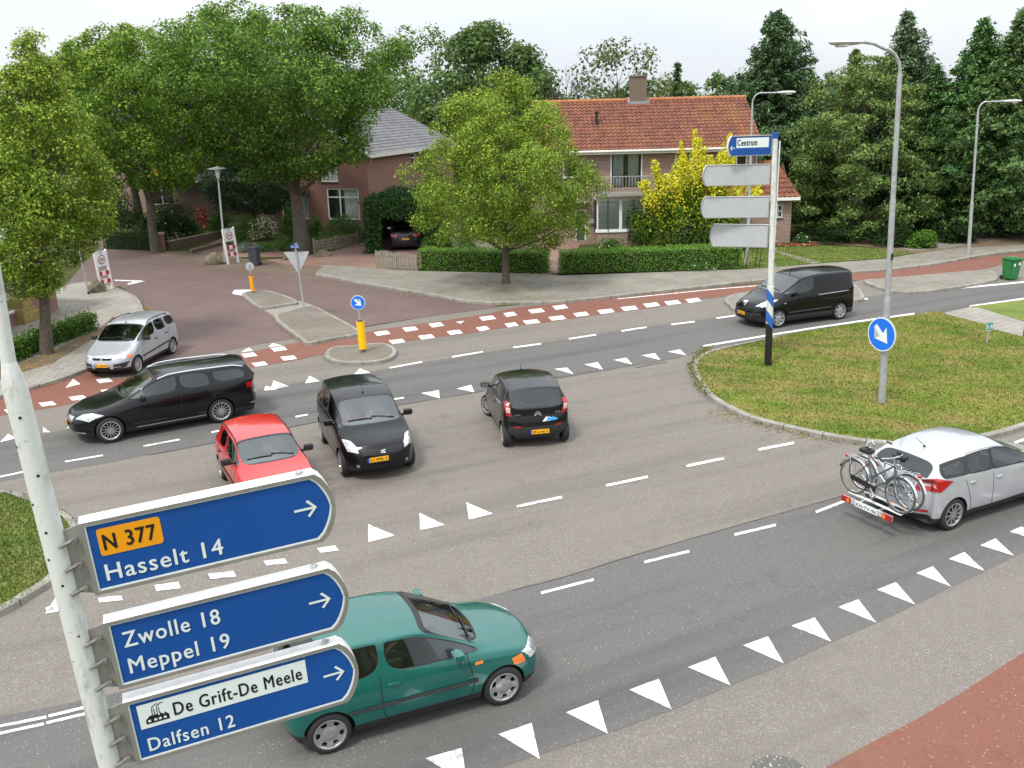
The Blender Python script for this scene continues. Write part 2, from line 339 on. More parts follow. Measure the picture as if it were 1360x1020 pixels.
# far pavement in front of the houses
kl = [(418, 364), (432, 366), (490, 377), (565, 389), (610, 397.5), (645, 401), (680, 401), (730, 400.5), (792, 395), (855, 388), (955, 377.5), (1005, 372), (1127, 361), (1180, 357), (1245, 349), (1295, 340), (1335, 334), (1480, 318)]
kw = W(kl, .12, 5)
slab('pavement', kw + [G(*p, .1) for p in ((1480, 312), (1360, 325), (1270, 330), (1215, 337), (1175, 344), (1077, 351), (1030, 355), (985, 358), (745, 366), (724, 364), (556, 360), (500, 357), (450, 353), (430, 352))], m_tiles, .11)
kerb('pavement_kerb', kw, 1)
# left pavement
kl = [(-140, 560), (0, 525), (40, 514), (80, 502), (117, 488), (150, 470), (182, 443), (191, 425), (190, 409), (184, 397), (175, 390), (152, 381), (120, 374), (95, 376)]
kw = W(kl, .12, 5)
slab('left_pavement', kw+[G(*p, .1) for p in ((60, 392), (0, 420), (-140, 480))], m_tiles_l, .11)
kerb('left_pavement_kerb', kw, 1)
sheet('shop_forecourt', [G(*p, .12) for p in ((-140, 515), (0, 462), (30, 452), (125, 413), (150, 404), (80, 395), (50, 395), (-140, 470))], m_tiles, .116)
sheet('leaf_litter_strip', [G(*p, .12) for p in ((-20, 500), (0, 492), (60, 470), (132, 436), (150, 420), (160, 425), (140, 440), (70, 482), (0, 503))], m_soil, .116)
# side street islands
def island(name, pts, mat, z=.12, per=5, zz=None):
    P = spline([G(x, y, z) for x, y in pts], per, True)
    slab(name, P, mat, z-.008); A = sum((P[i].x*P[(i+1) % len(P)].y-P[(i+1) % len(P)].x*P[i].y) for i in range(len(P)))
    kerb(name+'_kerb', P, 1 if A > 0 else -1, z=z, closed=True)
island('crossing_island', ((322, 389), (345, 385), (370, 389), (396, 400), (378, 404), (346, 408), (330, 398)), m_island)
island('splitter_island', ((364, 421), (384, 412), (415, 406), (440, 417), (476, 437), (474, 443), (440, 449), (408, 455), (398, 449)), m_island)
island('bollard_island', ((431, 471), (440, 461), (470, 458), (507, 455), (524, 461), (526, 468), (518, 475), (495, 480), (462, 481), (440, 478)), m_island)
sheet('island_gap_paving', [G(*p) for p in ((346, 409), (398, 400), (416, 406), (366, 422))], m_tan, .016)
# strips at the right: cycle path islands
island('verge_island', ((1148, 373), (1180, 369), (1295, 359), (1318, 360), (1325, 367), (1310, 374), (1205, 388)), m_tiles, per=4)
island('bus_stop_island', ((963, 396), (985, 388), (1060, 380), (1127, 374), (1148, 395), (1120, 399), (1060, 402), (985, 411), (968, 404)), m_tiles, per=4)
# grass peninsula to the right
gl = [(1250, 413), (1232, 414), (1215, 417), (1160, 425), (1090, 436), (1029, 446.5), (960, 461), (932, 470), (920, 484), (926, 504), (944, 526), (985, 549), (1020, 560), (1077, 573), (1132, 583), (1175, 588), (1205, 590), (1260, 588), (1317, 577), (1360, 565), (1500, 520)]
gw = W(gl, .12, 6)
slab('grass_verge', gw+[G(*p, .1) for p in ((1500, 480), (1360, 447), (1320, 437), (1307, 430), (1260, 419))], m_verge, .105)
kerb('verge_kerb', gw[6*5:], 1, z=.13)
sheet('verge_path', [G(*p, .1) for p in ((1252, 416), (1289, 408), (1300, 409), (1360, 427), (1500, 470), (1500, 490), (1360, 448), (1318, 437), (1307, 430), (1262, 419))], m_tiles_l, .108)
slab('grass_verge_far', [G(*p, .1) for p in ((1289, 407), (1360, 398), (1500, 384), (1500, 462), (1360, 426), (1300, 410))], m_lawn, .105)
# grass to the left
gl = [(-140, 640), (0, 650), (32, 657), (70, 670), (97, 688), (104, 712), (92, 742), (69, 768), (35, 790), (0, 810), (-140, 870)]
gw = W(gl, .12, 6)
slab('grass_island', gw, m_lawn, .105); kerb('grass_island_kerb', gw, -1, z=.13)
# small traffic island under the near signpost (below the picture)
# lawns
sheet('lawn', [G(*p) for p in ((987, 357), (1030, 355), (1077, 350), (1175, 343), (1215, 336), (1150, 329), (1049, 326), (1000, 329), (985, 335))], m_lawn, .02)
sheet('lawn_path', [G(*p) for p in ((1026, 334), (1032, 333), (1090, 349), (1078, 351))], m_tiles_l, .026)
sheet('tree_litter', [G(*p) for p in ((1150, 328), (1215, 337), (1270, 331), (1360, 325), (1500, 312), (1500, 292), (1280, 310), (1180, 315), (1060, 322))], m_soil, .024)
sheet('woodland_path', [G(*p) for p in ((1210, 334), (1262, 330), (1290, 324), (1360, 308), (1360, 302), (1270, 316), (1180, 326))], m_tiles, .03)

# ------------------------------------------------------------------ painted markings (each one sheet 4 mm above its surface)
def mk(name, polys, z=.014):
    bm = NB()
    for pl in polys:
        P = [G(x, y, z) for x, y in pl]; vs = [bm.verts.new(p) for p in P]; f = bm.faces.new(vs); f.normal_update()
        if f.normal.z < 0: f.normal_flip()
    o = fin(bm, name, m_marking, recalc=False); return tag(o, kind='structure')
def dash(a, b, wpx):
    (x0, y0), (x1, y1) = a, b; return [(x0, y0-wpx*.5), (x1, y1-wpx*.5), (x1+1, y1+wpx*.5), (x0+1, y0+wpx*.5)]
mk('centre_line_dashes', [dash(a, b, 1.9) for a, b in (((517, 488.5), (560, 480.5)), ((600, 474), (641, 467)), ((681, 461.5), (718, 456.5)), ((755, 450), (791, 444.5)), ((825, 439.5), (858, 434.5)), ((891, 431), (922, 427)), ((951, 422.5), (976, 419)), ((520, 530.5), (536, 528)), ((392, 553.5), (408, 550.5)), ((190, 592.5), (238, 583.5)), ((86, 613), (136, 604.5)), ((-60, 646), (33, 626)), ((280, 574), (330, 565)))])
mk('lane_dashes', [dash(a, b, 3.2) for a, b in (((718, 787.5), (788, 769.5)), ((855, 746.5), (915, 732)), ((975, 710), (1030, 697)), ((1083, 680), (1122, 665)), ((686, 672.5), (746, 660)), ((804, 645), (860, 633)), ((911, 619), (961, 608.5)), ((1007, 597), (1054, 588)), ((1347, 588), (1400, 570)))])
mk('edge_line', [dash((-60, 976), (61, 952), 3.5), dash((64, 951), (125, 936), 3.5), dash((-60, 987), (58, 961), 3.5), dash((61, 960), (125, 945), 3.5), dash((1131, 399), (1152, 396.5), 2), dash((1208, 388.5), (1360, 374.5), 2), dash((1360, 374.5), (1500, 361), 2)])
def strip(pts, wpx):
    o = []
    for a, b in zip(pts[:-1], pts[1:]): o.append([(a[0], a[1]-wpx/2), (b[0], b[1]-wpx/2), (b[0], b[1]+wpx/2), (a[0], a[1]+wpx/2)])
    return o
mk('verge_edge_line', strip(((934, 459.5), (1028, 444), (1090, 434), (1160, 424), (1215, 416.5)), 2.3)+strip(((1288, 406.8), (1360, 396.5), (1500, 380)), 2.3))
tri = [((662, 975), (706, 960), (717, 1008)), ((752, 946), (794, 930), (807, 974)), ((836, 916), (875, 901), (892, 942)), ((914, 886), (950, 872), (970, 910)), ((987, 857), (1020, 845), (1041, 881)), ((1051, 831), (1082, 820), (1104, 852)), ((1113, 806), (1140, 796), (1164, 827)), ((1165, 783), (1190, 773), (1216, 803)), ((1217, 761), (1239, 752), (1263, 779)), ((1260, 742), (1281, 733), (1308, 758)), ((1302, 724), (1322, 715), (1347, 738)), ((1341, 706), (1357, 699), (1384, 719)), ((565, 1007), (613, 993), (621, 1040)), ((1378, 690), (1393, 683), (1420, 701))]
mk('give_way_triangles', tri)
mk('give_way_triangles_far', [((736, 490), (753, 488), (762, 497)), ((776, 484), (794, 481), (801, 491)), ((815, 478), (832, 475), (840, 484)), ((852, 472), (870, 469), (877, 478)), ((887, 467), (903, 464), (912, 472)), ((559, 522), (583, 518), (584, 529)), ((606, 516), (626, 511), (630, 521)), ((360, 515), (363, 505), (384, 513)), ((362, 517), (364, 511), (384, 513)), ((405, 509), (411, 499), (425, 506)), ((0, 587), (11, 576), (22, 582)), ((57, 574), (57, 567), (67, 574)), ((88, 569), (98, 561), (104, 566)), ((470, 497), (478, 489), (492, 495)), ((318, 521), (322, 514), (335, 518)), ((350, 519), (353, 512), (368, 517))])
mk('give_way_triangles_mid', [((489, 696), (489, 720), (524, 711)), ((557, 681), (558, 704), (591, 697)), ((619, 667), (623, 690), (655, 682)), ((60, 815), (76, 790), (84, 811))])
def blk(x, y, wd, h, sk=5): return [(x, y+1), (x+wd, y-h*.38), (x+wd+sk, y+h*.55), (x+sk, y+h)]
mk('block_dashes_near_signs', [blk(350, 744, 28, 7, 4), blk(276, 761, 34, 8, 4), blk(205, 776, 32, 9, 3), blk(130, 793, 31, 7, 2), blk(421, 727, 24, 7, 5), blk(60, 806, 10, 6, 2)])
bl = [(5, 544, 12), (51, 535, 19), (91, 527, 20), (133, 518, 21), (334, 482, 17), (372, 474, 18), (516, 452, 18), (555, 446, 18), (593, 440, 17), (632, 435, 14), (670, 430, 14), (694, 426, 19), (728, 421, 19), (761, 416, 17), (793, 412, 19), (824, 408, 19), (854, 403.5, 18), (882, 400.5, 18), (910, 397.5, 17)]
bu = [(127, 504, 18), (320, 470, 17), (359, 462, 18), (496, 441, 18), (534, 435.5, 17), (569, 430, 16), (636, 421, 18), (668, 416, 14), (701, 411.5, 18), (733, 406.5, 17), (200, 494, 17), (240, 486, 17), (280, 478, 17)]
mk('cycle_crossing_blocks', [[(x, y), (x+wd, y-2.2), (x+wd+5, y+2.5), (x+5, y+5)] for x, y, wd in bl+bu], .016)
mk('cycle_give_way', [((319, 468), (331, 461.5), (336, 466)), ((356, 461), (362, 455.5), (375, 459)), ((87, 515), (97, 503), (107, 510)), ((605, 427.5), (617, 426), (612, 430))], .016)
mk('street_give_way', [((308, 390), (311, 385), (335, 384.5), (323, 393)), ], .018)
mk('zone_triangle', [((152, 371.5), (189, 372.5), (189, 374), (152, 373)), ((186, 373), (193, 373.5), (172, 378), (168, 377.4)), ((176, 374), (182, 374), (172, 378), (168, 377.4))], .018)
mk('path_edge_line', strip(((470, 397.5+3),)*1+((470, 400.5),), 1)+strip(((820, 397), (880, 391), (955, 383.5), (1005, 379.5)), .9), .016)
m_seam = M('bitumen_seam', (.05, .048, .045), .7)
def seam(pts, wd, name='bitumen_seam'):
    P = spline([G(x, y, .0125) for x, y in pts], 6); rnd = random.Random(len(pts)*7+int(pts[0][0])); bm = NB(); prev = None
    for i, p in enumerate(P):
        d = (P[min(i+1, len(P)-1)]-P[max(i-1, 0)]).normalized(); n = Vector((-d.y, d.x, 0))*wd*rnd.uniform(.5, 1.1); o_ = Vector((rnd.uniform(-1, 1), rnd.uniform(-1, 1), 0))*wd*.5
        q = (bm.verts.new(p+o_-n), bm.verts.new(p+o_+n))
        if prev: bm.faces.new((prev[0], q[0], q[1], prev[1]))
        prev = q
    tag(fin(bm, name, m_seam, recalc=False), kind='structure')
seam([(680, 784), (750, 766), (830, 741), (930, 712), (1020, 686.5), (1125, 657)], .012)
seam([(197, 604.5), (287, 587.5), (400, 564.5), (540, 536.5), (630, 521.5), (750, 500.5), (840, 485.5), (905, 474)], .014)
seam([(845, 488), (868, 483), (885, 481)], .04)
bm = NB(); c = G(1036, 1030); bmesh.ops.create_circle(bm, cap_ends=True, radius=.36, segments=24, matrix=Matrix.Translation((c.x, c.y, .012))); tag(fin(bm, 'asphalt_patch', asphalt('dark_patch', (.085, .08, .073), (.14, .13, .115), (.5, .5, .5), .02, (.11, .105, .095)), recalc=False), kind='structure')
# ------------------------------------------------------------------ car building kit
def paint(name, c, metal=.0, rough=.28, inner=True, dirt=.06, coat=.9):
    m_, t, b, N_, L_ = nodes_of(name)
    c_ = ramp(t, noise(t, 3.5, 5, .6), .3, .75, tuple(x*(1-dirt) for x in c), tuple(min(1, x*(1+dirt)+.002) for x in c))
    g = N_('ShaderNodeNewGeometry'); c_ = mixc(t, c_, (.2, .2, .2), g.outputs['Backfacing']); L_(c_, b.inputs['Base Color'])
    b.inputs['Metallic'].default_value = metal; b.inputs['Roughness'].default_value = rough; b.inputs['Coat Weight'].default_value = coat; b.inputs['Specular IOR Level'].default_value = .5 if coat > .7 else .15; b.inputs['Coat Roughness'].default_value = .03
    return m_
def glass(name, tint=(.55, .62, .6), gl=.10, rough=.01):
    m_ = bpy.data.materials.new(name); m_.use_nodes = True; t = m_.node_tree; t.nodes.clear(); N_ = t.nodes.new; L_ = t.links.new
    o = N_('ShaderNodeOutputMaterial'); tr = N_('ShaderNodeBsdfTransparent'); tr.inputs[0].default_value = (*tint, 1)
    gs = N_('ShaderNodeBsdfGlossy'); gs.inputs['Roughness'].default_value = rough; gs.inputs[0].default_value = (.95, 1, 1, 1)
    lw = N_('ShaderNodeFresnel'); lw.inputs['IOR'].default_value = 1.55
    ad = N_('ShaderNodeMath'); ad.operation = 'ADD'; ad.use_clamp = True; L_(lw.outputs[0], ad.inputs[0]); ad.inputs[1].default_value = gl
    ms = N_('ShaderNodeMixShader'); L_(ad.outputs[0], ms.inputs[0]); L_(tr.outputs[0], ms.inputs[1]); L_(gs.outputs[0], ms.inputs[2]); L_(ms.outputs[0], o.inputs[0])
    MATS[name] = m_; return m_
m_ws = glass('windscreen_glass', (.78, .86, .84), .085)
m_sg = glass('side_glass', (.6, .68, .66), .035)
m_rg = glass('rear_glass', (.4, .46, .45), .03)
m_dark = None
m_trim = M('black_trim', (.02, .02, .021), .55, var=.15, vs=12)
m_arch = M('wheel_arch_liner', (.008, .008, .008), .95)
m_chrome = M('chrome', (.75, .76, .77), .12, 1.0)
m_alloy = M('alloy_rim', (.45, .46, .47), .3, .75, var=.1, vs=20)
m_seat = M('seat_fabric', (.12, .12, .125), .95, var=.2, vs=30)
m_dash = M('dashboard_plastic', (.13, .13, .135), .75)
m_lens = M('headlamp_lens', (.62, .64, .66), .08, .35, coat=1, var=.35, vs=22)
m_amber = M('amber_lens', (.75, .2, .03), .15, coat=1)
m_tail = M('tail_lens', (.36, .006, .008), .15, coat=1, var=.3, vs=18)
m_tailw = M('tail_clear', (.7, .45, .42), .15, coat=1)
m_plate = M('plate_yellow', (.85, .42, .01), .45)
m_plateb = M('plate_blue', (.01, .06, .45), .4)
m_gap = M('panel_gap_dark', (.012, .012, .013), .8)

def car_shell(S):
    """closed cage -> subdivided, wheel arches cut; returns evaluated mesh with material slots"""
    W2 = S['W']/2; L = S['L']; clear = S.get('clear', .19)
    cols_ = []
    belt = S['belt']                       # (z at cowl, z at rear)
    cs, cz = S['cowl']; rfs, rfz = S['rf']; rms, rmz = S['rm']; rrs, rrz = S['rr']; rbs, rbz = S['rb']; bp, cp = S['pill']
    wr = S.get('roofw', .76); hz0, hz1 = S['hood']; tz = S['tailz']
    def bz(s):
        t = (s-cs)/(rbs-cs); return belt[0]+(belt[1]-belt[0])*max(0, min(1, t))
    fo = S['fo']
    fl = S.get('flat', 0)
    def column(s, top, z4, y4, s4=None, plan=1.0, lows=None):
        """top: [(s,y,z) for r5,r6,r7]; lower rows share s (or lows)"""
        s4 = s if s4 is None else s4; low = [s]*4 if lows is None else lows
        zr = [clear, clear+.10, clear+.10+(z4-clear-.1)*.42, clear+.10+(z4-clear-.1)*.80]
        yr = [.90, .985, 1.0, .985]
        r = [(low[k], W2*yr[k]*plan, zr[k]) for k in range(4)] + [(s4, y4, z4)]
        r += top; return r
    y4f = W2*S.get('hoody', .86); y4 = W2*.945
    C = []
    nr = S.get('nround', .24); no = S.get('nose', [.07, .0, .0, .05, .13])
    # column 0 (nose corner line)
    np_ = S.get('nplan', .80); zc = [clear+.02, clear+.13, clear+.13+(hz0-clear-.13)*.45, clear+.13+(hz0-clear-.13)*.82, hz0]
    C.append([(no[k]+nr, W2*np_*(1 if k < 4 else .93), zc[k]) for k in range(5)] + [(no[4]+nr*.62, W2*.58, hz0+.015), (no[4]+nr*.2, W2*.3, hz0+.03), (no[4], 0, hz0+.035)])
    s1 = no[4]+nr+.16
    C.append(column(s1, [(s1-.03, W2*.62, hz0+(hz1-hz0)*.35+.03), (s1-.06, W2*.33, hz0+(hz1-hz0)*.35+.045), (s1-.08, 0, hz0+(hz1-hz0)*.35+.05)], hz0+(hz1-hz0)*.3, y4f*.97, plan=.955))
    s2 = (s1+cs)/2
    C.append(column(s2, [(s2, W2*.64, (hz0+hz1)/2+.06), (s2, W2*.34, (hz0+hz1)/2+.08), (s2, 0, (hz0+hz1)/2+.085)], (hz0+hz1)/2+.01, y4f, plan=.985))
    C.append(column(cs, [(cs-.0, W2*.80, cz+.0), (cs-.07, W2*.42, cz+.01), (cs-.10, 0, cz+.012)], belt[0], y4*.965))
    def roofcol(s, z, s4=None, w=wr, bow=.03, lows=None):
        return column(s, [(s, W2*w, z-S.get('rail', .055)), (s-bow, W2*w*.5, z-.01), (s-bow*1.3, 0, z)], bz(s4 if s4 else s), y4, s4=s4, lows=lows)
    C.append(roofcol(rfs, rfz, s4=max(rfs, cs+.28), w=wr*.97, bow=.05, lows=[cs+.42*(rfs-cs)+.25]*4))
    C.append(roofcol(bp, rmz, w=wr))
    C.append(roofcol(cp, (rmz+rrz)/2+.004, w=wr*.985))
    C.append(roofcol(rrs, rrz, s4=S.get('qs', rrs), w=wr*.93, bow=-.03, lows=[min(S.get('qs', rrs), L-.55)]*4))
    rbl = min(rbs, L-.24)
    C.append(column(rbl, [(rbs, W2*.78, rbz), (rbs+.03, W2*.42, rbz+.005), (rbs+.04, 0, rbz+.007)], bz(rbs), y4*.955, s4=rbs-.03, plan=.975))
    to = S.get('tail', [.07, .0, .0, .05, .10]); rr_ = S.get('rround', .16); rp = S.get('rplan', .86)
    zc2 = [clear+.04, clear+.15, clear+.15+(tz-clear-.15)*.45, clear+.15+(tz-clear-.15)*.8, tz]
    C.append([(L-to[k]-rr_, W2*rp*(1 if k < 4 else .97), zc2[k]) for k in range(5)] + [(L-to[4]-rr_*.5, W2*.6, tz+.005), (L-to[4]-rr_*.12, W2*.3, tz+.008), (L-to[4], 0, tz+.01)])
    bm = NB(); vid = {}
    def V(key, s, y, z):
        if key not in vid: vid[key] = bm.verts.new((L/2-s, y, z))
        return vid[key]
    nC = len(C)
    # grid: row index 0..7 on side sgn, bottom rows b1,b2,bc
    for i, c in enumerate(C):
        for k, (s, y, z) in enumerate(c):
            for sg in (1, -1):
                if k == 7: V((i, 7, 0), s, 0, z)
                else: V((i, k, sg), s, y*sg, z)
        s, y, z = c[0]
        for k, fr in ((1, .6), (2, .3)):
            for sg in (1, -1): V((i, 'b', k, sg), s-(nr*.5 if i == 0 else 0)+(rr_*.5 if i == nC-1 else 0), y*fr*sg, z-.01)
        V((i, 'b', 3, 0), s-(nr*.7 if i == 0 else 0)+(rr_*.7 if i == nC-1 else 0), 0, z-.01)
    def K(i, k, sg): return vid[(i, 7, 0)] if k == 7 else vid[(i, k, sg)]
    def Bk(i, k, sg): return K(i, 0, sg) if k == 0 else (vid[(i, 'b', 3, 0)] if k == 3 else vid[(i, 'b', k, sg)])
    faces = {}
    for i in range(nC-1):
        for sg in (1, -1):
            for k in range(7):
                q = [K(i, k, sg), K(i+1, k, sg), K(i+1, k+1, sg), K(i, k+1, sg)]
                faces[(i, k, sg)] = bm.faces.new(q if sg == 1 else q[::-1])
            for k in range(3):
                q = [Bk(i, k, sg), Bk(i, k+1, sg), Bk(i+1, k+1, sg), Bk(i+1, k, sg)]
                faces[(i, 'b%d' % k, sg)] = bm.faces.new(q if sg == 1 else q[::-1])
    # caps
    for ci, offs, base, rd, sgn in ((0, no, 0, nr, 1), (nC-1, to, L, rr_, -1)):
        zz = zc if ci == 0 else zc2
        capv = {}
        yt = [None, .62 if ci == 0 else .62, .32, 0]
        def cv(k, m_, sg):
            if m_ == 0: return K(ci, k, sg)
            if k == 4: return K(ci, 4+m_, sg)
            if k == 0: return Bk(ci, m_, sg)
            key = (k, m_, 0 if m_ == 3 else sg)
            if key not in capv:
                ss = offs[k] + rd*(yt[m_]/.8)**2*.75
                if m_ == 3: ss = offs[k]
                capv[key] = bm.verts.new((L/2-(base+sgn*ss), W2*yt[m_]*sg, zz[k]))
            return capv[key]
        for sg in (1, -1):
            for k in range(4):
                for m_ in range(3):
                    q = [cv(k, m_, sg), cv(k+1, m_, sg), cv(k+1, m_+1, sg), cv(k, m_+1, sg)]
                    if (sg == 1) != (ci == 0): q = q[::-1]
                    faces[('cap', ci, k, m_, sg)] = bm.faces.new(q)
    bmesh.ops.recalc_face_normals(bm, faces=bm.faces)
    cr_ = bm.edges.layers.float.new('crease_edge')
    def crease(a, b, v):
        e = bm.edges.get((a, b))
        if e: e[cr_] = max(e[cr_], v)
    for sg in (1, -1):
        for i in range(nC-1):
            crease(K(i, 4, sg), K(i+1, 4, sg), .6 if i >= 3 else .45)
            crease(K(i, 0, sg), K(i+1, 0, sg), .7)
            crease(K(i, 5, sg), K(i+1, 5, sg), .6 if 3 <= i < 8 else 0)
        for k in range(5, 7): crease(K(4, k, sg), K(4, k+1, sg), .3); crease(K(3, k, sg), K(3, k+1, sg), .5); crease(K(7, k, sg), K(7, k+1, sg), .75); crease(K(8, k, sg), K(8, k+1, sg), .4)
        for k in range(4): crease(K(nC-1, k, sg), K(nC-1, k+1, sg), .25)
        for k in range(4, 7): crease(K(nC-1, k, sg), K(nC-1, k+1, sg), .45); crease(K(0, k, sg), K(0, k+1, sg), .35)
    # materials: 0 paint 1 screen 2 side 3 rear 4 trim 5 arch
    for f in bm.faces: f.material_index = 0
    for key, f in faces.items():
        if key[0] == 'cap':
            if S.get('trimcap', {}).get(key[1]) and key[2] in S['trimcap'][key[1]]: f.material_index = 4
            if key[2] == 0: f.material_index = 4
        elif isinstance(key[1], str): f.material_index = 4
        elif key[1] == 0: f.material_index = 4
        elif key[0] in S.get('trimside', {}).get(key[1], ()): f.material_index = 4
    vcr = bm.verts.layers.float.new('crease_vert')
    def inset(keys, mi, th, frame=None, cre=.95, seal=False):
        fs = [faces[k] for k in keys if faces[k].is_valid]
        r = bmesh.ops.inset_region(bm, faces=fs, thickness=th, use_even_offset=True, use_boundary=True)
        for f in r['faces']:
            if frame is not None: f.material_index = frame
        if seal and frame is None:
            r = bmesh.ops.inset_region(bm, faces=fs, thickness=.013, use_even_offset=True, use_boundary=True)
            for f in r['faces']: f.material_index = 4
            ring = set(r['faces'])
            for f in ring:
                for e in f.edges:
                    if len([g for g in e.link_faces if g in ring]) == 1: e[cr_] = cre
        for f in fs: f.material_index = mi
        inner = set(fs)
        for f in fs:
            for e in f.edges:
                if len([g for g in e.link_faces if g in inner]) == 1: e[cr_] = cre
            for v in f.verts:
                if len([g for g in v.link_faces if g in inner]) == 1: v[vcr] = .62
    fr = 4 if S.get('blackframe') else None
    inset([(3, k, sg) for k in (5, 6) for sg in (1, -1)], 1, S.get('wsin', .016), 4 if S.get('wsframe', True) else None)
    if S.get('rearglass', True): inset([(7, k, sg) for k in (5, 6) for sg in (1, -1)], 3, S.get('rgin', .035), 4 if S.get('rgframe', False) else None, seal=True)
    for sg in (1, -1):
        inset([(3, 4, sg), (4, 4, sg)], 2, .022, fr, seal=True)
        if S.get('reardoor', True): inset([(5, 4, sg)], 2, .022, fr, seal=True)
        if S.get('quarter'): inset([(6, 4, sg)], 2, S.get('qin', .03), fr, seal=True)
    me = bpy.data.meshes.new('shell'); bm.to_mesh(me); bm.free()
    o = bpy.data.objects.new('shell', me); col.objects.link(o)
    tm = M('tmp_cut', (0, 0, 0))
    for i_ in range(6): me.materials.append(tm)
    md = o.modifiers.new('s', 'SUBSURF'); md.levels = 3 if S.get('fine', True) else 2; md.render_levels = md.levels
    dg = bpy.context.evaluated_depsgraph_get(); me2 = bpy.data.meshes.new_from_object(o.evaluated_get(dg)); bpy.data.objects.remove(o)
    # rescale to the true box
    v = np.zeros(len(me2.vertices)*3); me2.vertices.foreach_get('co', v); v = v.reshape(-1, 3)
    v[:, 0] = (v[:, 0]-v[:, 0].min())/(np.ptp(v[:, 0]))*L-L/2; v[:, 1] *= S['W']/np.ptp(v[:, 1])
    z0 = v[:, 2].min(); v[:, 2] = z0+(v[:, 2]-z0)*(S['H']-z0)/(v[:, 2].max()-z0)
    me2.vertices.foreach_set('co', v.ravel()); me2.update()
    o = bpy.data.objects.new('shell', me2); col.objects.link(o)
    bm = NB(); R_ = S['wr']+.045
    for s in (fo, fo+S['wb']):
        for sg in (1, -1):
            Mt = Matrix.Translation((L/2-s, sg*(W2-.02), S['wr']+.0)) @ Matrix.Rotation(R(90), 4, 'X')
            bmesh.ops.create_cone(bm, cap_ends=True, segments=40, radius1=R_, radius2=R_, depth=.5, matrix=Mt)
    for f in bm.faces: f.material_index = 5
    mc = bpy.data.meshes.new('cut'); bm.to_mesh(mc); bm.free(); oc = bpy.data.objects.new('cut', mc); col.objects.link(oc)
    for i_ in range(6): mc.materials.append(tm)
    b_ = o.modifiers.new('b', 'BOOLEAN'); b_.object = oc; b_.operation = 'DIFFERENCE'; b_.solver = 'EXACT'
    dg = bpy.context.evaluated_depsgraph_get(); me3 = bpy.data.meshes.new_from_object(o.evaluated_get(dg))
    bpy.data.objects.remove(o); bpy.data.objects.remove(oc)
    return me3

def split_shell(me, S, mats, root):
    names = {0: 'body', 1: 'windscreen', 2: 'side_window', 3: 'rear_window', 4: 'black_trim', 5: 'wheel_arch'}
    bm = NB(); bm.from_mesh(me); bm.faces.ensure_lookup_table()
    bvh = BVHTree.FromBMesh(bm); groups = {}
    seen = set()
    for f in bm.faces:
        if f.index in seen: continue
        mi = f.material_index
        if mi != 2:
            groups.setdefault((mi, 0), []).append(f); seen.add(f.index); continue
        st = [f]; seen.add(f.index); comp = []
        while st:
            g = st.pop(); comp.append(g)
            for e in g.edges:
                for h in e.link_faces:
                    if h.index not in seen and h.material_index == 2: seen.add(h.index); st.append(h)
        groups[(2, f.index)] = comp
    body = None
    for (mi, _), fs in sorted(groups.items()):
        vm_ = {}; vs = []; fc = []
        for f in fs:
            r = []
            for v_ in f.verts:
                if v_.index not in vm_: vm_[v_.index] = len(vs); vs.append(tuple(v_.co))
                r.append(vm_[v_.index])
            fc.append(r)
        mm = bpy.data.meshes.new(names[mi]); mm.from_pydata(vs, [], fc); mm.polygons.foreach_set('use_smooth', [mi != 5]*len(fc)); mm.update()
        link(names[mi], mm, mats[mi], root)
    bm.free()
    return bvh

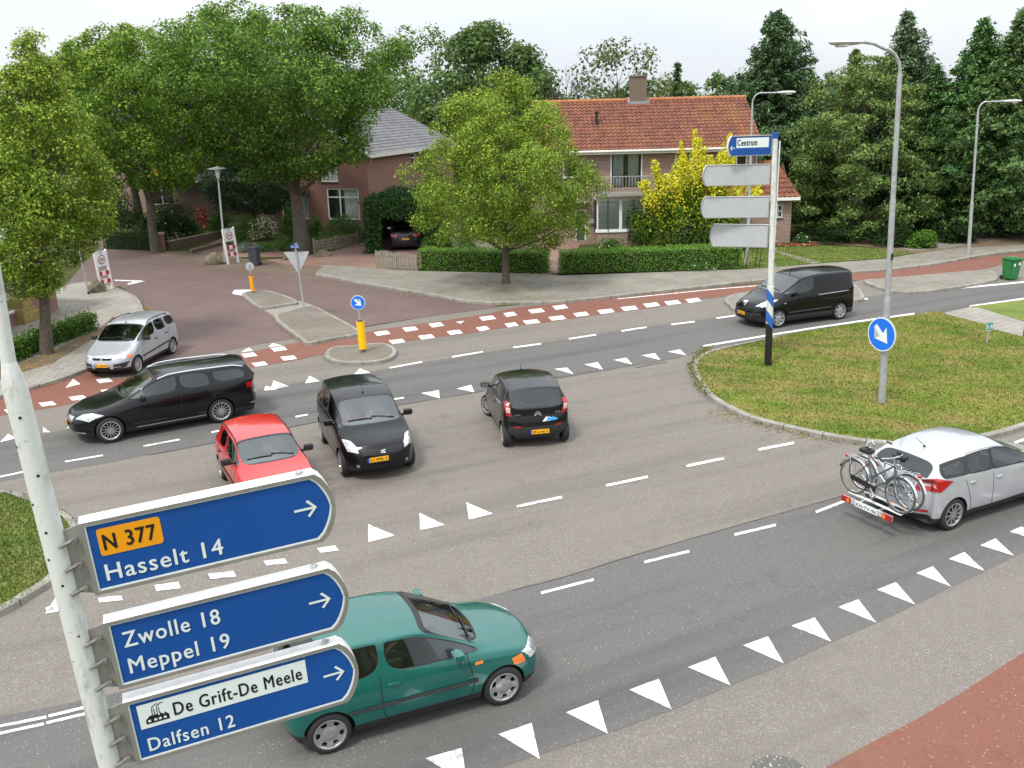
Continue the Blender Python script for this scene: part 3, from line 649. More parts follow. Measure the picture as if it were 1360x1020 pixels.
def patch(bvh, pts, name, mat, root, off=.006, res=.03, thick=.0, inward=None, smooth=True, label=None):
    """panel over the body: 3D corner points (convex), projected onto the shell along their normal"""
    P = [Vector(p) for p in pts]; c = sum(P, Vector())/len(P); n = Vector()
    for i in range(len(P)): n += (P[i]-c).cross(P[(i+1) % len(P)]-c)
    n.normalize()
    if inward is not None:
        d = Vector(inward).normalized()
        if n.dot(d) > 0: n = -n; P = P[::-1]
        dirn = d
    else:
        if n.dot(c-Vector((0, 0, c.z*.8))) < 0: n = -n; P = P[::-1]
        dirn = -n
    a = (P[1]-P[0]).normalized(); a = (a-n*a.dot(n)).normalized(); b = n.cross(a)
    us = [(p-c).dot(a) for p in P]; vs_ = [(p-c).dot(b) for p in P]
    nx = max(1, int((max(us)-min(us))/res+.5)); ny = max(1, int((max(vs_)-min(vs_))/res+.5)); bm = NB(); g = {}
    for i in range(nx+1):
        for j in range(ny+1):
            u = min(us)+(max(us)-min(us))*i/nx; v = min(vs_)+(max(vs_)-min(vs_))*j/ny; g[i, j] = bm.verts.new((u, v, 0))
    for i in range(nx):
        for j in range(ny): bm.faces.new((g[i, j], g[i+1, j], g[i+1, j+1], g[i, j+1]))
    Q = [Vector((u, v, 0)) for u, v in zip(us, vs_)]
    for i in range(len(Q)):
        e = Q[(i+1) % len(Q)]-Q[i]; nn = Vector((e.y, -e.x, 0)).normalized()
        bmesh.ops.bisect_plane(bm, geom=bm.verts[:]+bm.edges[:]+bm.faces[:], plane_co=Q[i], plane_no=nn, clear_outer=True)
    dead = []
    for v in bm.verts:
        w_ = c + a*v.co.x + b*v.co.y
        hit = bvh.ray_cast(w_-dirn*.6, dirn, 1.3)
        if hit[0] is None: dead.append(v); continue
        nn = hit[1] if hit[1].dot(dirn) < 0 else -hit[1]
        v.co = hit[0] + nn*off
    bmesh.ops.delete(bm, geom=dead, context='VERTS')
    if not bm.faces: bm.free(); return None
    bm.normal_update()
    for f in bm.faces:
        if f.normal.dot(dirn) > 0: f.normal_flip()
    if thick:
        bd = [e for e in bm.edges if len(e.link_faces) == 1]
        r = bmesh.ops.extrude_edge_only(bm, edges=bd)
        for v in [x for x in r['geom'] if isinstance(x, bmesh.types.BMVert)]: v.co += dirn*thick
    o = fin(bm, name, mat, root, smooth=smooth, recalc=False)
    if label: o['label'] = label
    return o
def ribbon(bvh, bm, pts, wd, dirn, off=.003, step=.05):
    """thin strip along a polyline laid on the shell"""
    dirn = Vector(dirn).normalized(); P = [Vector(p) for p in pts]; Q = []
    for a, b in zip(P[:-1], P[1:]):
        n = max(1, int((b-a).length/step))
        for k in range(n): Q.append(a.lerp(b, k/n))
    Q.append(P[-1]); prev = None
    for i, q in enumerate(Q):
        d = (Q[min(i+1, len(Q)-1)]-Q[max(i-1, 0)]).normalized(); s = d.cross(dirn).normalized()*wd/2; pr = []
        for sg in (-1, 1):
            h = bvh.ray_cast(q+s*sg-dirn*.6, dirn, 1.4)
            if h[0] is None: pr = None; break
            nn = h[1] if h[1].dot(dirn) < 0 else -h[1]; pr.append(bm.verts.new(h[0]+nn*off))
        if pr and prev: bm.faces.new((prev[0], prev[1], pr[1], pr[0]))
        prev = pr

def wheel_meshes(r, spokes, style, rimc=None):
    mt = rimc or m_alloy; rr = r*.70; wd = .185
    bm = NB(); lathe(bm, [(rr-.02, -.08), (rr+.02, -.088), (r-.03, -.085), (r-.008, -.07), (r, -.04), (r, .04), (r-.008, .07), (r-.03, .085), (rr+.02, .088), (rr-.02, .08)], 40, cap=False)
    tyre = bpy.data.meshes.new('tyre'); bmesh.ops.recalc_face_normals(bm, faces=bm.faces); bm.to_mesh(bm and tyre); bm.free(); tyre.materials.append(m_rubber); tyre.polygons.foreach_set('use_smooth', [True]*len(tyre.polygons))
    bm = NB(); lathe(bm, [(rr-.012, .03), (rr+.004, .084), (rr+.012, .092), (rr-.006, .094), (rr-.02, .082), (rr-.03, .045)], 40, cap=False)
    if style == 'cover':                   # hub cap: dish with slots between broad petals
        lathe(bm, [(0.0001, .085), (.05, .087), (rr*.45, .078), (rr*.62, .07)], 32, cap=False)
        for k in range(spokes):
            a = 2*math.pi*k/spokes; w1 = math.pi/spokes*.62; pts = []
            for a_, q in ((a-w1, rr*.58), (a+w1, rr*.58), (a+w1*.8, rr-.01), (a-w1*.8, rr-.01)): pts.append((q*math.cos(a_), q*math.sin(a_), .064 if q < rr*.7 else .078))
            ext(bm, pts, (0, 0, .012))
    elif style == 'twin':
        lathe(bm, [(0.0001, .08), (.04, .082), (.055, .07), (.055, .04)], 24, cap=False)
        for k in range(spokes):
            for dd in (-.045, .045):
                a = 2*math.pi*k/spokes; pts = []
                for q, w_, z in ((.03, .012, .066), (rr-.01, .011, .078)):
                    t0 = dd*1.4 if q > .1 else dd*.6
                    for s_ in (-1, 1): pts.append((q, s_*w_+t0*(q/.2)*.9, z))
                pts = [pts[0], pts[2], pts[3], pts[1]]; Rm = Matrix.Rotation(a, 3, 'Z'); ext(bm, [Rm @ Vector(p) for p in pts], (0, 0, .014))
    else:
        lathe(bm, [(0.0001, .08), (.04, .082), (.06, .07), (.06, .04)], 24, cap=False)
        ks = min(1.0, 5.5/spokes)
        for k in range(spokes):
            a = 2*math.pi*k/spokes; Rm = Matrix.Rotation(a, 3, 'Z'); ext(bm, [Rm @ Vector(p) for p in ((.03, -.034*ks, .064), (rr-.01, -.022*ks, .076), (rr-.01, .022*ks, .076), (.03, .034*ks, .064))], (0, 0, .016))
    rim = bpy.data.meshes.new('rim'); bmesh.ops.recalc_face_normals(bm, faces=bm.faces); bm.to_mesh(rim); bm.free(); rim.materials.append(mt)
    bm = NB(); lathe(bm, [(rr-.01, .02), (rr*.5, .03), (.0001, .03)], 28, cap=False)
    hub = bpy.data.meshes.new('wheel'); bm.to_mesh(hub); bm.free(); hub.materials.append(m_arch)
    return hub, tyre, rim
def add_wheel(ms, root, loc, out_sign, steer=0.0, spin=0.0):
    h = bpy.data.objects.new('wheel', ms[0]); col.objects.link(h); h.parent = root
    h.matrix_local = Matrix.Translation(loc) @ Matrix.Rotation(steer, 4, 'Z') @ Matrix.Rotation(-R(90)*out_sign, 4, 'X') @ Matrix.Rotation(spin, 4, 'Z')
    for nm, me in (('tyre', ms[1]), ('rim', ms[2])):
        c_ = bpy.data.objects.new(nm, me); col.objects.link(c_); c_.parent = h
def number_plate(root, origin, xa, ya, text, wd=.46, ht=.105, mat=None, blue=True):
    """origin = lower left corner seen from outside"""
    o_ = Vector(origin); xa = Vector(xa).normalized(); ya = Vector(ya).normalized(); n = xa.cross(ya); bm = NB()
    ext(bm, [o_, o_+xa*wd, o_+xa*wd+ya*ht, o_+ya*ht], n*.006); pl = fin(bm, 'number_plate', mat or m_plate, root)
    if blue:
        bm = NB(); ext(bm, [o_, o_+xa*.042, o_+xa*.042+ya*ht, o_+ya*ht], n*.007); fin(bm, 'country_band', m_plateb, pl)
    text_obj('plate_text', text, m_signblack, pl, o_+xa*(.06 if blue else .025)+ya*.022, xa, ya, .085, width=wd-.085 if blue else wd-.05, bold=.02, depth=.010)
    return pl
def blob(name, mat, root, c, s, sub=2, parent_rot=None, sm=True):
    bm = NB(); box(bm, (0, 0, 0), (1, 1, 1)); bmesh.ops.subdivide_edges(bm, edges=bm.edges[:], cuts=2, use_grid_fill=True)
    for v in bm.verts:
        p = v.co*2; q = p.normalized()*min(1.0, p.length); k = .55; v.co = (p*(1-k)+p.normalized()*k*1.1)*.5
    for v in bm.verts: v.co = Vector((v.co.x*s[0], v.co.y*s[1], v.co.z*s[2]))
    if parent_rot is not None: bmesh.ops.rotate(bm, verts=bm.verts, matrix=parent_rot)
    bmesh.ops.translate(bm, verts=bm.verts, vec=c); return fin(bm, name, mat, root, smooth=sm)

def make_car(S, label, pos, head, group=None):
    L, W_, H = S['L'], S['W'], S['H']; W2 = W_/2; fo = S['fo']; wb = S['wb']
    root = empty(S.get('name', 'car'), (pos[0], pos[1], pos[2] if len(pos) > 2 else .012), head, label=label, cat=S.get('cat', 'car'), group=group); root.scale = (S.get('k', 1),)*3
    me = car_shell(S)
    P = {'p': S['paint']}
    bvh = split_shell(me, S, {0: S['paint'], 1: m_ws, 2: S.get('sglass', m_sg), 3: m_rg, 4: S.get('trimmat', m_trim), 5: m_arch}, root)
    X = lambda s: L/2-s
    ms = wheel_meshes(S['wr'], S.get('spokes', 7), S.get('wstyle', 'cover'), S.get('rimmat'))
    for i, s in enumerate((fo, fo+wb)):
        for sg in (1, -1): add_wheel(ms, root, (X(s), sg*(W2-.105), S['wr']), sg, S.get('steer', 0) if i == 0 else 0, spin=.4*i+sg)
    # interior
    cs, cz = S['cowl']; bp, cp = S['pill']; zf = S['belt'][0]
    bm = NB(); box(bm, (X(cs+.28), 0, zf-.13), (.5, W_*.84, .2), bev=.05); box(bm, (X(cs+.42), -W2*.42*-1, zf-.02), (.16, .34, .09), bev=.03); fin(bm, 'dashboard', m_dash, root, smooth=True)
    sx = S.get('seats', cs+1.15)
    for sg in (1, -1):
        bm = NB(); box(bm, (X(sx-.12), sg*W2*.44, .44+S.get('sh', 0)), (.5, .48, .16), bev=.05); box(bm, (X(sx+.2), sg*W2*.44, .74+S.get('sh', 0)), (.13, .46, .62), bev=.05, rot=Matrix.Rotation(R(-12), 3, 'Y')); box(bm, (X(sx+.29), sg*W2*.44, 1.11+S.get('sh', 0)), (.09, .26, .17), bev=.03, rot=Matrix.Rotation(R(-12), 3, 'Y')); fin(bm, 'front_seat', m_seat, root, smooth=True)
    if S.get('rearseat', True):
        bm = NB(); box(bm, (X(sx+.85), 0, .46), (.48, W_*.76, .16), bev=.05); box(bm, (X(sx+1.14), 0, .74), (.13, W_*.74, .56), bev=.05, rot=Matrix.Rotation(R(-14), 3, 'Y'))
        for yy in (-.36, .36): box(bm, (X(sx+1.23), yy, 1.06), (.08, .24, .13), bev=.03)
        fin(bm, 'rear_seat', m_seat, root, smooth=True)
    bm = NB(); Mt = Matrix.Translation((X(cs+.62), W2*.44, zf+.0+S.get('sh', 0)*.3)) @ Matrix.Rotation(R(65), 4, 'Y')
    pts = [Mt @ Vector((.18*math.cos(a*math.pi/12), .18*math.sin(a*math.pi/12), 0)) for a in range(25)]; tube(bm, pts, .014, 6, False)
    for a in (0, 2.2, 4.1): tube(bm, [Mt @ Vector((0, 0, 0)), Mt @ Vector((.18*math.cos(a), .18*math.sin(a), 0))], .014, 6)
    fin(bm, 'steering_wheel', m_black, root, smooth=True)
    # headlights etc. given as 3D corner lists (s, y, z) for the +y side
    def pts3(l, sg): return [(X(s), y*W2*sg, z) for s, y, z in l]
    for nm, mat, l, off, th in S.get('pairs', []):
        for sg in (1, -1): patch(bvh, pts3(l, sg), nm, mat, root, off, .03, th)
    for nm, mat, l, off, th in S.get('singles', []): patch(bvh, pts3(l, 1), nm, mat, root, off, .03, th)
    for nm, mat, l, off, th, inw in S.get('fixed', []): patch(bvh, pts3(l, 1), nm, mat, root, off, .03, th, inward=inw)
    # gaps between panels
    bm = NB()
    for sg in (1, -1):
        for line in S.get('seams', []): ribbon(bvh, bm, [(X(s), sg*(W2+.1), z) for s, z in line], .012, (0, -sg, 0), .0025)
    for line in S.get('topseams', []):
        for sg in (1, -1): ribbon(bvh, bm, [(X(s), sg*y*W2, 2.2) for s, y in line], .011, (0, 0, -1), .0025, .04)
    if len(bm.faces): fin(bm, 'panel_gap', m_gap, root, recalc=False)
    if S.get('rub'):
        z0_, z1_, s0, s1, mt = S['rub']
        for sg in (1, -1):
            bm = NB(); ribbon(bvh, bm, [(X(s0), sg*(W2+.1), z0_), (X(s1), sg*(W2+.1), z1_)], .055, (0, -sg, 0), .012); fin(bm, 'side_moulding', mt, root, recalc=False)
    for nm, mt, wd, z0_, z1_, s0, s1 in S.get('strips', []):
        for sg in (1, -1):
            bm = NB(); ribbon(bvh, bm, [(X(s0), sg*(W2+.1), z0_), (X(s1), sg*(W2+.1), z1_)], wd, (0, -sg, 0), .01); fin(bm, nm, mt, root, recalc=False)
    # mirrors
    ms_, mz = S.get('mirror', (cs+.42, zf+.07)); mm = S.get('mirrormat', m_black)
    for sg in (1, -1):
        o = blob('wing_mirror', mm, root, (X(ms_), sg*(W2+.085), mz), (.13, .21, .14)); bm = NB(); box(bm, (X(ms_)+.0, sg*(W2-.03), mz-.045), (.06, .12, .04)); 
        fin(bm, 'mirror_arm', mm, o); bm = NB(); box(bm, (X(ms_)-.066, sg*(W2+.085), mz), (.004, .17, .10)); fin(bm, 'mirror_glass', m_chrome, o)
    for s, z in S.get('handles', []):
        for sg in (1, -1):
            h = bvh.ray_cast(Vector((X(s), sg*(W2+.4), z)), Vector((0, -sg, 0)), 1)
            if h[0] is not None: blob('door_handle', S.get('handlemat', m_black), root, (h[0].x, h[0].y+sg*.015, z), (.16, .035, .035))
    # wipers
    if S.get('wipers', True):
        bm = NB()
        for y0, y1 in ((.62, .02), (.02, -.62)):
            Q = []
            for t_ in (0, .25, .5, .75, 1):
                y = (y0+(y1-y0)*t_)*W2; s = cs-.03+.05*t_+.03
                h = bvh.ray_cast(Vector((X(s+.03), y, 2)), Vector((0, 0, -1)), 2)
                if h[0] is not None: Q.append(h[0]+Vector((0, 0, .018)))
            if len(Q) > 1: tube(bm, Q, .011, 5)
        fin(bm, 'wiper', m_black, root)
    if S.get('rwiper'):
        s, z0_, z1_ = S['rwiper']; bm = NB(); Q = []
        for t_ in (0, .5, 1):
            h = bvh.ray_cast(Vector((-L/2-1, .05-.45*t_*1, z0_+(z1_-z0_)*t_)), Vector((1, 0, 0)), 3)
            if h[0] is not None: Q.append(h[0]-Vector((.02, 0, 0)))
        if len(Q) > 1: tube(bm, Q, .01, 5); fin(bm, 'rear_wiper', m_black, root)
    if S.get('antenna'):
        s, y, ln, lean = S['antenna']; h = bvh.ray_cast(Vector((X(s), y, 3)), Vector((0, 0, -1)), 3)[0]
        bm = NB(); lathe(bm, [(.028, 0), (.024, .02), (.008, .035)], 10, Matrix.Translation(h)); tube(bm, [h+Vector((0, 0, .02)), h+Vector((-lean*ln, 0, ln*math.sqrt(max(0, 1-lean*lean))))], [.007, .004], 5); fin(bm, 'antenna', m_black, root)
    if S.get('rails'):
        mt, s0, s1, yf, hh = S['rails']
        for sg in (1, -1):
            Q = []
            for k in range(9):
                s = s0+(s1-s0)*k/8; h = bvh.ray_cast(Vector((X(s), sg*yf*W2, 3)), Vector((0, 0, -1)), 3)[0]; Q.append(h+Vector((0, 0, hh if 0 < k < 8 else .0)))
            bm = NB(); tube(bm, Q, .017, 8); fin(bm, 'roof_rail', mt, root, smooth=True)
    if S.get('plate_f'):
        tx, z, off = S['plate_f']; h = bvh.ray_cast(Vector((L/2+1, off, z+.05)), Vector((-1, 0, 0)), 3)[0]
        number_plate(root, (h.x+.015, off-.235, z), (0, 1, 0), (0, 0, 1), tx)
    if S.get('plate_r'):
        tx, z, off = S['plate_r']; h = bvh.ray_cast(Vector((-L/2-1, off, z+.05)), Vector((1, 0, 0)), 3)[0]
        number_plate(root, (h.x-.015, off+.235, z), (0, -1, 0), (0, 0, 1), tx)
    return root, bvh
# ------------------------------------------------------------------ the cars
m_glow = M('lit_lamp_reflector', (.9, .82, .62), .15, .2, coat=1)
m_grille = M('grille_mesh', (.03, .03, .032), .6, c2=(.006, .006, .006), vs=45)
p_black = paint('black_car_paint', (.004, .004, .005), 0, .25, coat=.6)
p_blackg = paint('dark_grey_car_paint', (.03, .031, .033), .3, .3)
p_silver = paint('silver_car_paint', (.42, .43, .46), .3, .3)
p_silverl = paint('light_silver_car_paint', (.44, .45, .475), .3, .3)
p_red = paint('red_car_paint', (.52, .008, .006), 0, .25)
p_green = paint('green_car_paint', (.004, .12, .10), .3, .25)
p_navy = paint('anthracite_car_paint', (.02, .021, .025), .2, .3, coat=.6)
m_trimgrey = M('weathered_trim', (.035, .036, .038), .6, var=.15, vs=8)
def px_place(S, a, side, head, anchor='front', z=.012):
    """root position so that the outer foot of one wheel stands on photo pixel a; side +1 = left side of the car"""
    A = G(*a); h = Vector((math.cos(head), math.sin(head), 0)); l = Vector((-h.y, h.x, 0))
    xa = S['L']/2-S['fo']-(0 if anchor == 'front' else S['wb'])
    k = S.get('k', 1); p = A - h*xa*k - l*side*(S['W']/2-.015)*k; return (p.x, p.y, z)
def doors(cs, bp, cp, rb, z0, zb, z1=None, five=True, fa=0, ra=0, roof=0):
    o = [[(cs+.12, zb-.02), (cs+.1, z0+.25), (cs+.2, z0+.02), (bp-.03, z0), (bp, z0+.1), (bp+.02, zb)]]
    if five: o.append([(bp-.03, z0), (cp-.12, z0+.02), (cp-.03, z0+.36), (cp+.1, zb)])
    return o
splash = dict(name='black_hatchback', L=3.715, W=1.68, H=1.59, wb=2.36, fo=.72, wr=.30, cowl=(.93, 1.03), rf=(1.60, 1.49), rm=(2.2, 1.59), rr=(3.32, 1.53), rb=(3.56, 1.12), pill=(2.05, 2.72),
    hood=(.80, .97), belt=(1.0, 1.14), tailz=.98, paint=p_black, blackframe=True, hoody=.86, nround=.22, quarter=False, spokes=7, wstyle='cover', roofw=.80,
    seams=doors(.93, 2.05, 2.72, 3.4, .3, 1.05)+[[(.62, .30), (.95, .97)]], topseams=[[(.36, 0), (.36, .45), (.44, .72)], [(.44, .72), (.7, .80), (.98, .86)]],
    pairs=[('headlight', m_lens, [(.13, .60, .66), (.30, .86, .70), (.62, .93, .90), (.42, .74, .88), (.22, .60, .76)], .008, .01),
           ('lamp_reflector', m_glow, [(.24, .66, .74), (.36, .82, .78), (.34, .78, .83), (.26, .66, .80)], .016, .0), ('lamp_reflector', m_alloy, [(.38, .84, .78), (.50, .90, .84), (.48, .86, .87), (.38, .80, .83)], .016, .0),
           ('fog_lamp', m_chrome, [(.06, .62, .35), (.08, .70, .35), (.08, .70, .41), (.06, .62, .41)], .006, 0),
           ('tail_light', m_tail, [(3.5, .93, .9), (3.62, .80, .9), (3.55, .74, 1.3), (3.45, .82, 1.3)], .006, 0)],
    fixed=[('grille', m_grille, [(.1, -.52, .62), (.1, .52, .62), (.1, .56, .745), (.1, -.56, .745)], .010, .0, (-1, 0, 0)),
           ('air_intake', m_arch, [(0, -.60, .27), (0, .60, .27), (0, .50, .40), (0, -.50, .40)], .008, .0, (-1, 0, 0))],
    chromebar=[(.1, .62)], mirror=(1.28, 1.08), mirrormat=p_black, handles=[(1.9, .92), (2.62, .96)], handlemat=p_black, antenna=(1.72, 0, .22, .35), plate_f=('21-PPK-7', .47, -.12), seats=2.0, sh=.1)
micra = dict(name='green_hatchback', L=3.64, W=1.58, H=1.39, wb=2.36, fo=.70, wr=.285, cowl=(1.0, .92), rf=(1.74, 1.33), rm=(2.2, 1.38), rr=(3.02, 1.34), rb=(3.42, .95), pill=(2.32, 2.98),
    hood=(.72, .89), belt=(.86, .90), tailz=.86, paint=p_green, hoody=.90, nround=.17, nplan=.85, spokes=6, wstyle='cover', roofw=.79, rail=.04, rround=.13, rplan=.88,
    seams=[[(1.2, .90), (1.12, .5), (1.18, .28), (2.3, .27), (2.36, .4), (2.38, .93)]], topseams=[[(.42, 0), (.44, .5), (.55, .72), (.8, .82), (1.08, .87)], [(1.5, .775), (3.0, .775)]],
    pairs=[('headlight', m_lens, [(.20, .40, .56), (.38, .78, .56), (.46, .84, .70), (.24, .44, .70)], .008, .01),
           ('lamp_reflector', m_alloy, [(.24, .48, .59), (.34, .68, .59), (.36, .70, .67), (.28, .50, .67)], .016, .0),
           ('turn_signal', m_amber, [(.42, .80, .56), (.56, .93, .57), (.58, .93, .68), (.46, .82, .69)], .008, .0),
           ('side_repeater', m_amber, [(.99, .98, .735), (1.10, .98, .735), (1.10, .98, .775), (.99, .98, .775)], .008, .0),
           ('tail_light', m_tail, [(3.42, .95, .66), (3.62, .74, .66), (3.60, .74, .86), (3.40, .95, .86)], .008, 0)],
    rub=(.52, .52, .55+.52, 3.2, m_trimgrey), mirror=(1.36, .99), mirrormat=p_green, handles=[(2.2, .78)], handlemat=p_green, plate_r=('XJ-ZF-21', .55, 0), seats=2.2)
focus = dict(name='silver_hatchback', L=4.36, W=1.82, H=1.48, wb=2.65, fo=.90, wr=.325, cowl=(1.16, 1.0), rf=(1.98, 1.40), rm=(2.5, 1.47), rr=(3.80, 1.36), rb=(4.13, 1.05), pill=(2.48, 3.18), quarter=True, qin=.06, qs=3.95,
    hood=(.74, .96), belt=(.96, 1.10), tailz=.98, paint=p_silverl, blackframe=True, hoody=.86, spokes=10, wstyle='spoke', roofw=.76, rround=.34, rplan=.78, k=.96,
    seams=doors(1.2, 2.48, 3.2, 3.4, .32, 1.0), topseams=[[(1.7, .74), (3.7, .70)]],
    pairs=[('headlight', m_lens, [(.2, .55, .68), (.45, .9, .70), (.8, .95, .86), (.4, .66, .78)], .008, .01),
           ('tail_light', m_tail, [(4.30, .62, .86), (3.98, .97, .88), (3.66, .96, 1.04), (4.02, .86, 1.13), (4.17, .70, 1.09)], .012, .01),
           ('tail_light_clear', m_tailw, [(4.26, .70, .95), (4.05, .92, .96), (4.06, .91, 1.02), (4.24, .70, 1.01)], .018, 0),
           ('rear_reflector', m_tail, [(4.30, .66, .42), (4.15, .86, .42), (4.15, .86, .47), (4.30, .66, .47)], .01, 0)],
    fixed=[('tailgate_gap', m_gap, [(4.4, -.62, .60), (4.4, .62, .60), (4.4, .62, .613), (4.4, -.62, .613)], .004, 0, (1, 0, 0)), ('tailgate_handle', m_black, [(4.4, -.2, .80), (4.4, .2, .80), (4.4, .2, .835), (4.4, -.2, .835)], .012, 0, (1, 0, 0)), ('rear_bumper_insert', m_trim, [(4.4, -.5, .3), (4.4, .5, .3), (4.4, .56, .42), (4.4, -.56, .42)], .008, 0, (1, 0, 0))],
    mirror=(1.5, 1.05), mirrormat=p_silverl, handles=[(2.32, .88), (3.1, .92)], handlemat=p_silverl, antenna=(3.45, 0, .4, .75), seats=2.3, rwiper=(4.2, 1.1, 1.16))
passat = dict(name='black_estate_car', cat='car', L=4.70, W=1.82, H=1.50, wb=2.71, fo=.88, wr=.325, cowl=(1.36, .98), rf=(2.10, 1.40), rm=(2.6, 1.46), rr=(4.40, 1.42), rb=(4.62, 1.04), pill=(2.62, 3.42), quarter=True, qin=.05, qs=4.34,
    hood=(.72, .93), belt=(.95, 1.03), tailz=.96, paint=p_black, hoody=.88, spokes=14, wstyle='spoke', roofw=.79, rround=.2,
    seams=doors(1.45, 2.62, 3.45, 3.4, .3, .98), topseams=[[(.42, 0), (.46, .6), (.6, .8)]],
    pairs=[('headlight', m_lens, [(.20, .55, .60), (.42, .90, .62), (.78, .96, .74), (.38, .66, .74)], .008, .01),
           ('lamp_reflector', m_alloy, [(.30, .62, .64), (.46, .86, .65), (.48, .84, .70), (.36, .66, .70)], .016, .0),
           ('fog_lamp', m_chrome, [(.10, .60, .32), (.26, .88, .32), (.28, .88, .36), (.10, .6, .36)], .01, 0),
           ('tail_light', m_tail, [(4.66, .66, .82), (4.30, .96, .84), (4.30, .95, .98), (4.62, .66, .98)], .008, 0),
           ('rear_bumper_chrome', m_chrome, [(4.68, .6, .40), (4.38, .985, .41), (4.38, .985, .44), (4.68, .6, .43)], .012, 0)],
    fixed=[('grille', m_chrome, [(.1, -.50, .56), (.1, .50, .56), (.1, .50, .70), (.1, -.50, .70)], .008, .0, (-1, 0, 0)), ('badge', m_chrome, [(.1, -.08, .62), (.1, .08, .62), (.1, .08, .75), (.1, -.08, .75)], .02, 0, (-1, 0, 0))],
    strips=[('sill_chrome', m_chrome, .03, .30, .30, 1.5, 3.5)], framechrome=True,
    mirror=(1.72, 1.03), mirrormat=p_black, handles=[(2.45, .90), (3.25, .93)], handlemat=p_black, rails=(m_chrome, 2.15, 4.3, .76, .035), plate_f=('78-PSF-4', .42, 0), seats=2.55)
c1 = dict(name='black_small_hatchback', L=3.43, W=1.63, H=1.465, wb=2.34, fo=.66, wr=.285, cowl=(.88, .97), rf=(1.45, 1.38), rm=(2.0, 1.465), rr=(3.06, 1.40), rb=(3.32, .96), pill=(2.1, 2.72),
    hood=(.72, .92), belt=(.93, 1.08), tailz=.80, paint=p_black, blackframe=True, rgframe=True,  hoody=.86, spokes=9, wstyle='spoke', roofw=.80, rround=.14, rplan=.88, steer=R(24),
    tail=[.05, .0, .0, .03, .055], trimcap={9: (0, 1)}, trimside={},
    seams=[[(1.05, .9), (1.0, .5), (1.1, .30), (2.1, .28), (2.18, .42), (2.2, 1.02)]], topseams=[[(1.3, .74), (3.0, .70)]],
    pairs=[('headlight', m_lens, [(.16, .5, .62), (.36, .86, .64), (.62, .9, .84), (.3, .62, .8)], .008, .01),
           ('tail_light', m_tail, [(3.28, .94, .84), (3.36, .85, .84), (3.24, .80, 1.14), (3.12, .87, 1.14)], .012, .01),
           ('tail_light_clear', m_tailw, [(3.29, .91, .92), (3.34, .82, .92), (3.30, .80, 1.02), (3.24, .88, 1.02)], .02, 0)],
    fixed=[('rear_reflector', m_tail, [(3.4, -.70, .53), (3.4, -.50, .53), (3.4, -.50, .565), (3.4, -.70, .565)], .01, 0, (1, 0, 0)), ('rear_reflector', m_tail, [(3.4, .50, .53), (3.4, .70, .53), (3.4, .70, .565), (3.4, .50, .565)], .01, 0, (1, 0, 0))],
    mirror=(1.25, 1.02), mirrormat=p_black, handles=[(1.98, .82)], handlemat=p_blackg, antenna=(1.45, 0, .18, .3), plate_r=('39-LHJ-7', .37, -.03), seats=1.95)
star = dict(k=.95, name='silver_mpv', cat='car', L=4.03, W=1.70, H=1.515, wb=2.50, fo=.77, wr=.295, cowl=(1.02, 1.01), rf=(1.78, 1.43), rm=(2.3, 1.50), rr=(3.70, 1.46), rb=(3.90, 1.0), pill=(2.26, 3.0), quarter=True, qin=.045, qs=3.7,
    hood=(.72, .96), belt=(.97, 1.02), tailz=.9, paint=p_silver, hoody=.87, spokes=8, wstyle='cover', roofw=.82,
    seams=doors(1.08, 2.26, 3.02, 3.4, .3, .98)+[[(.62, .30), (.98, .93)]], topseams=[[(.42, 0), (.42, .5), (.5, .74)], [(.5, .74), (.75, .80), (1.05, .88)]],
    pairs=[('headlight', m_lens, [(.16, .44, .60), (.30, .78, .60), (.40, .82, .72), (.22, .48, .70)], .008, .01),
           ('lamp_reflector', m_alloy, [(.20, .50, .62), (.28, .68, .62), (.30, .70, .68), (.24, .54, .68)], .016, .0),
           ('turn_signal', m_amber, [(.34, .80, .61), (.52, .95, .63), (.54, .94, .73), (.40, .83, .72)], .010, .0),
           ('tail_light', m_tail, [(3.95, .76, .8), (3.8, .95, .8), (3.72, .88, 1.3), (3.8, .8, 1.3)], .008, 0)],
    fixed=[('grille', m_arch, [(.1, -.36, .615), (.1, .36, .615), (.1, .40, .68), (.1, -.40, .68)], .010, .0, (-1, 0, 0)),
           ('air_intake', m_arch, [(0, -.30, .27), (0, .30, .27), (0, .30, .40), (0, -.30, .40)], .008, .0, (-1, 0, 0)),
           ('fog_lamp_grille', m_trim, [(0, .42, .33), (0, .80, .36), (0, .90, .52), (0, .44, .49)], .008, .0, (-1, 0, 0)),
           ('fog_lamp_grille', m_trim, [(0, -.42, .33), (0, -.44, .49), (0, -.90, .52), (0, -.80, .36)], .008, .0, (-1, 0, 0)),
           ('grille_bar', p_silver, [(0, .44, .385), (0, .68, .39), (0, .68, .41), (0, .44, .405)], .02, 0, (-1, 0, 0)), ('grille_bar', p_silver, [(0, -.44, .385), (0, -.44, .405), (0, -.68, .41), (0, -.68, .39)], .02, 0, (-1, 0, 0))],
    rub=(.50, .56, 1.1, 3.0, m_trimgrey), mirror=(1.38, 1.05), handles=[(2.12, .86), (2.9, .88)], rails=(m_black, 1.95, 3.4, .78, .045), plate_f=('27-HB-KB', .40, 0), seats=2.2, antenna=(1.85, 0, .06, .2))
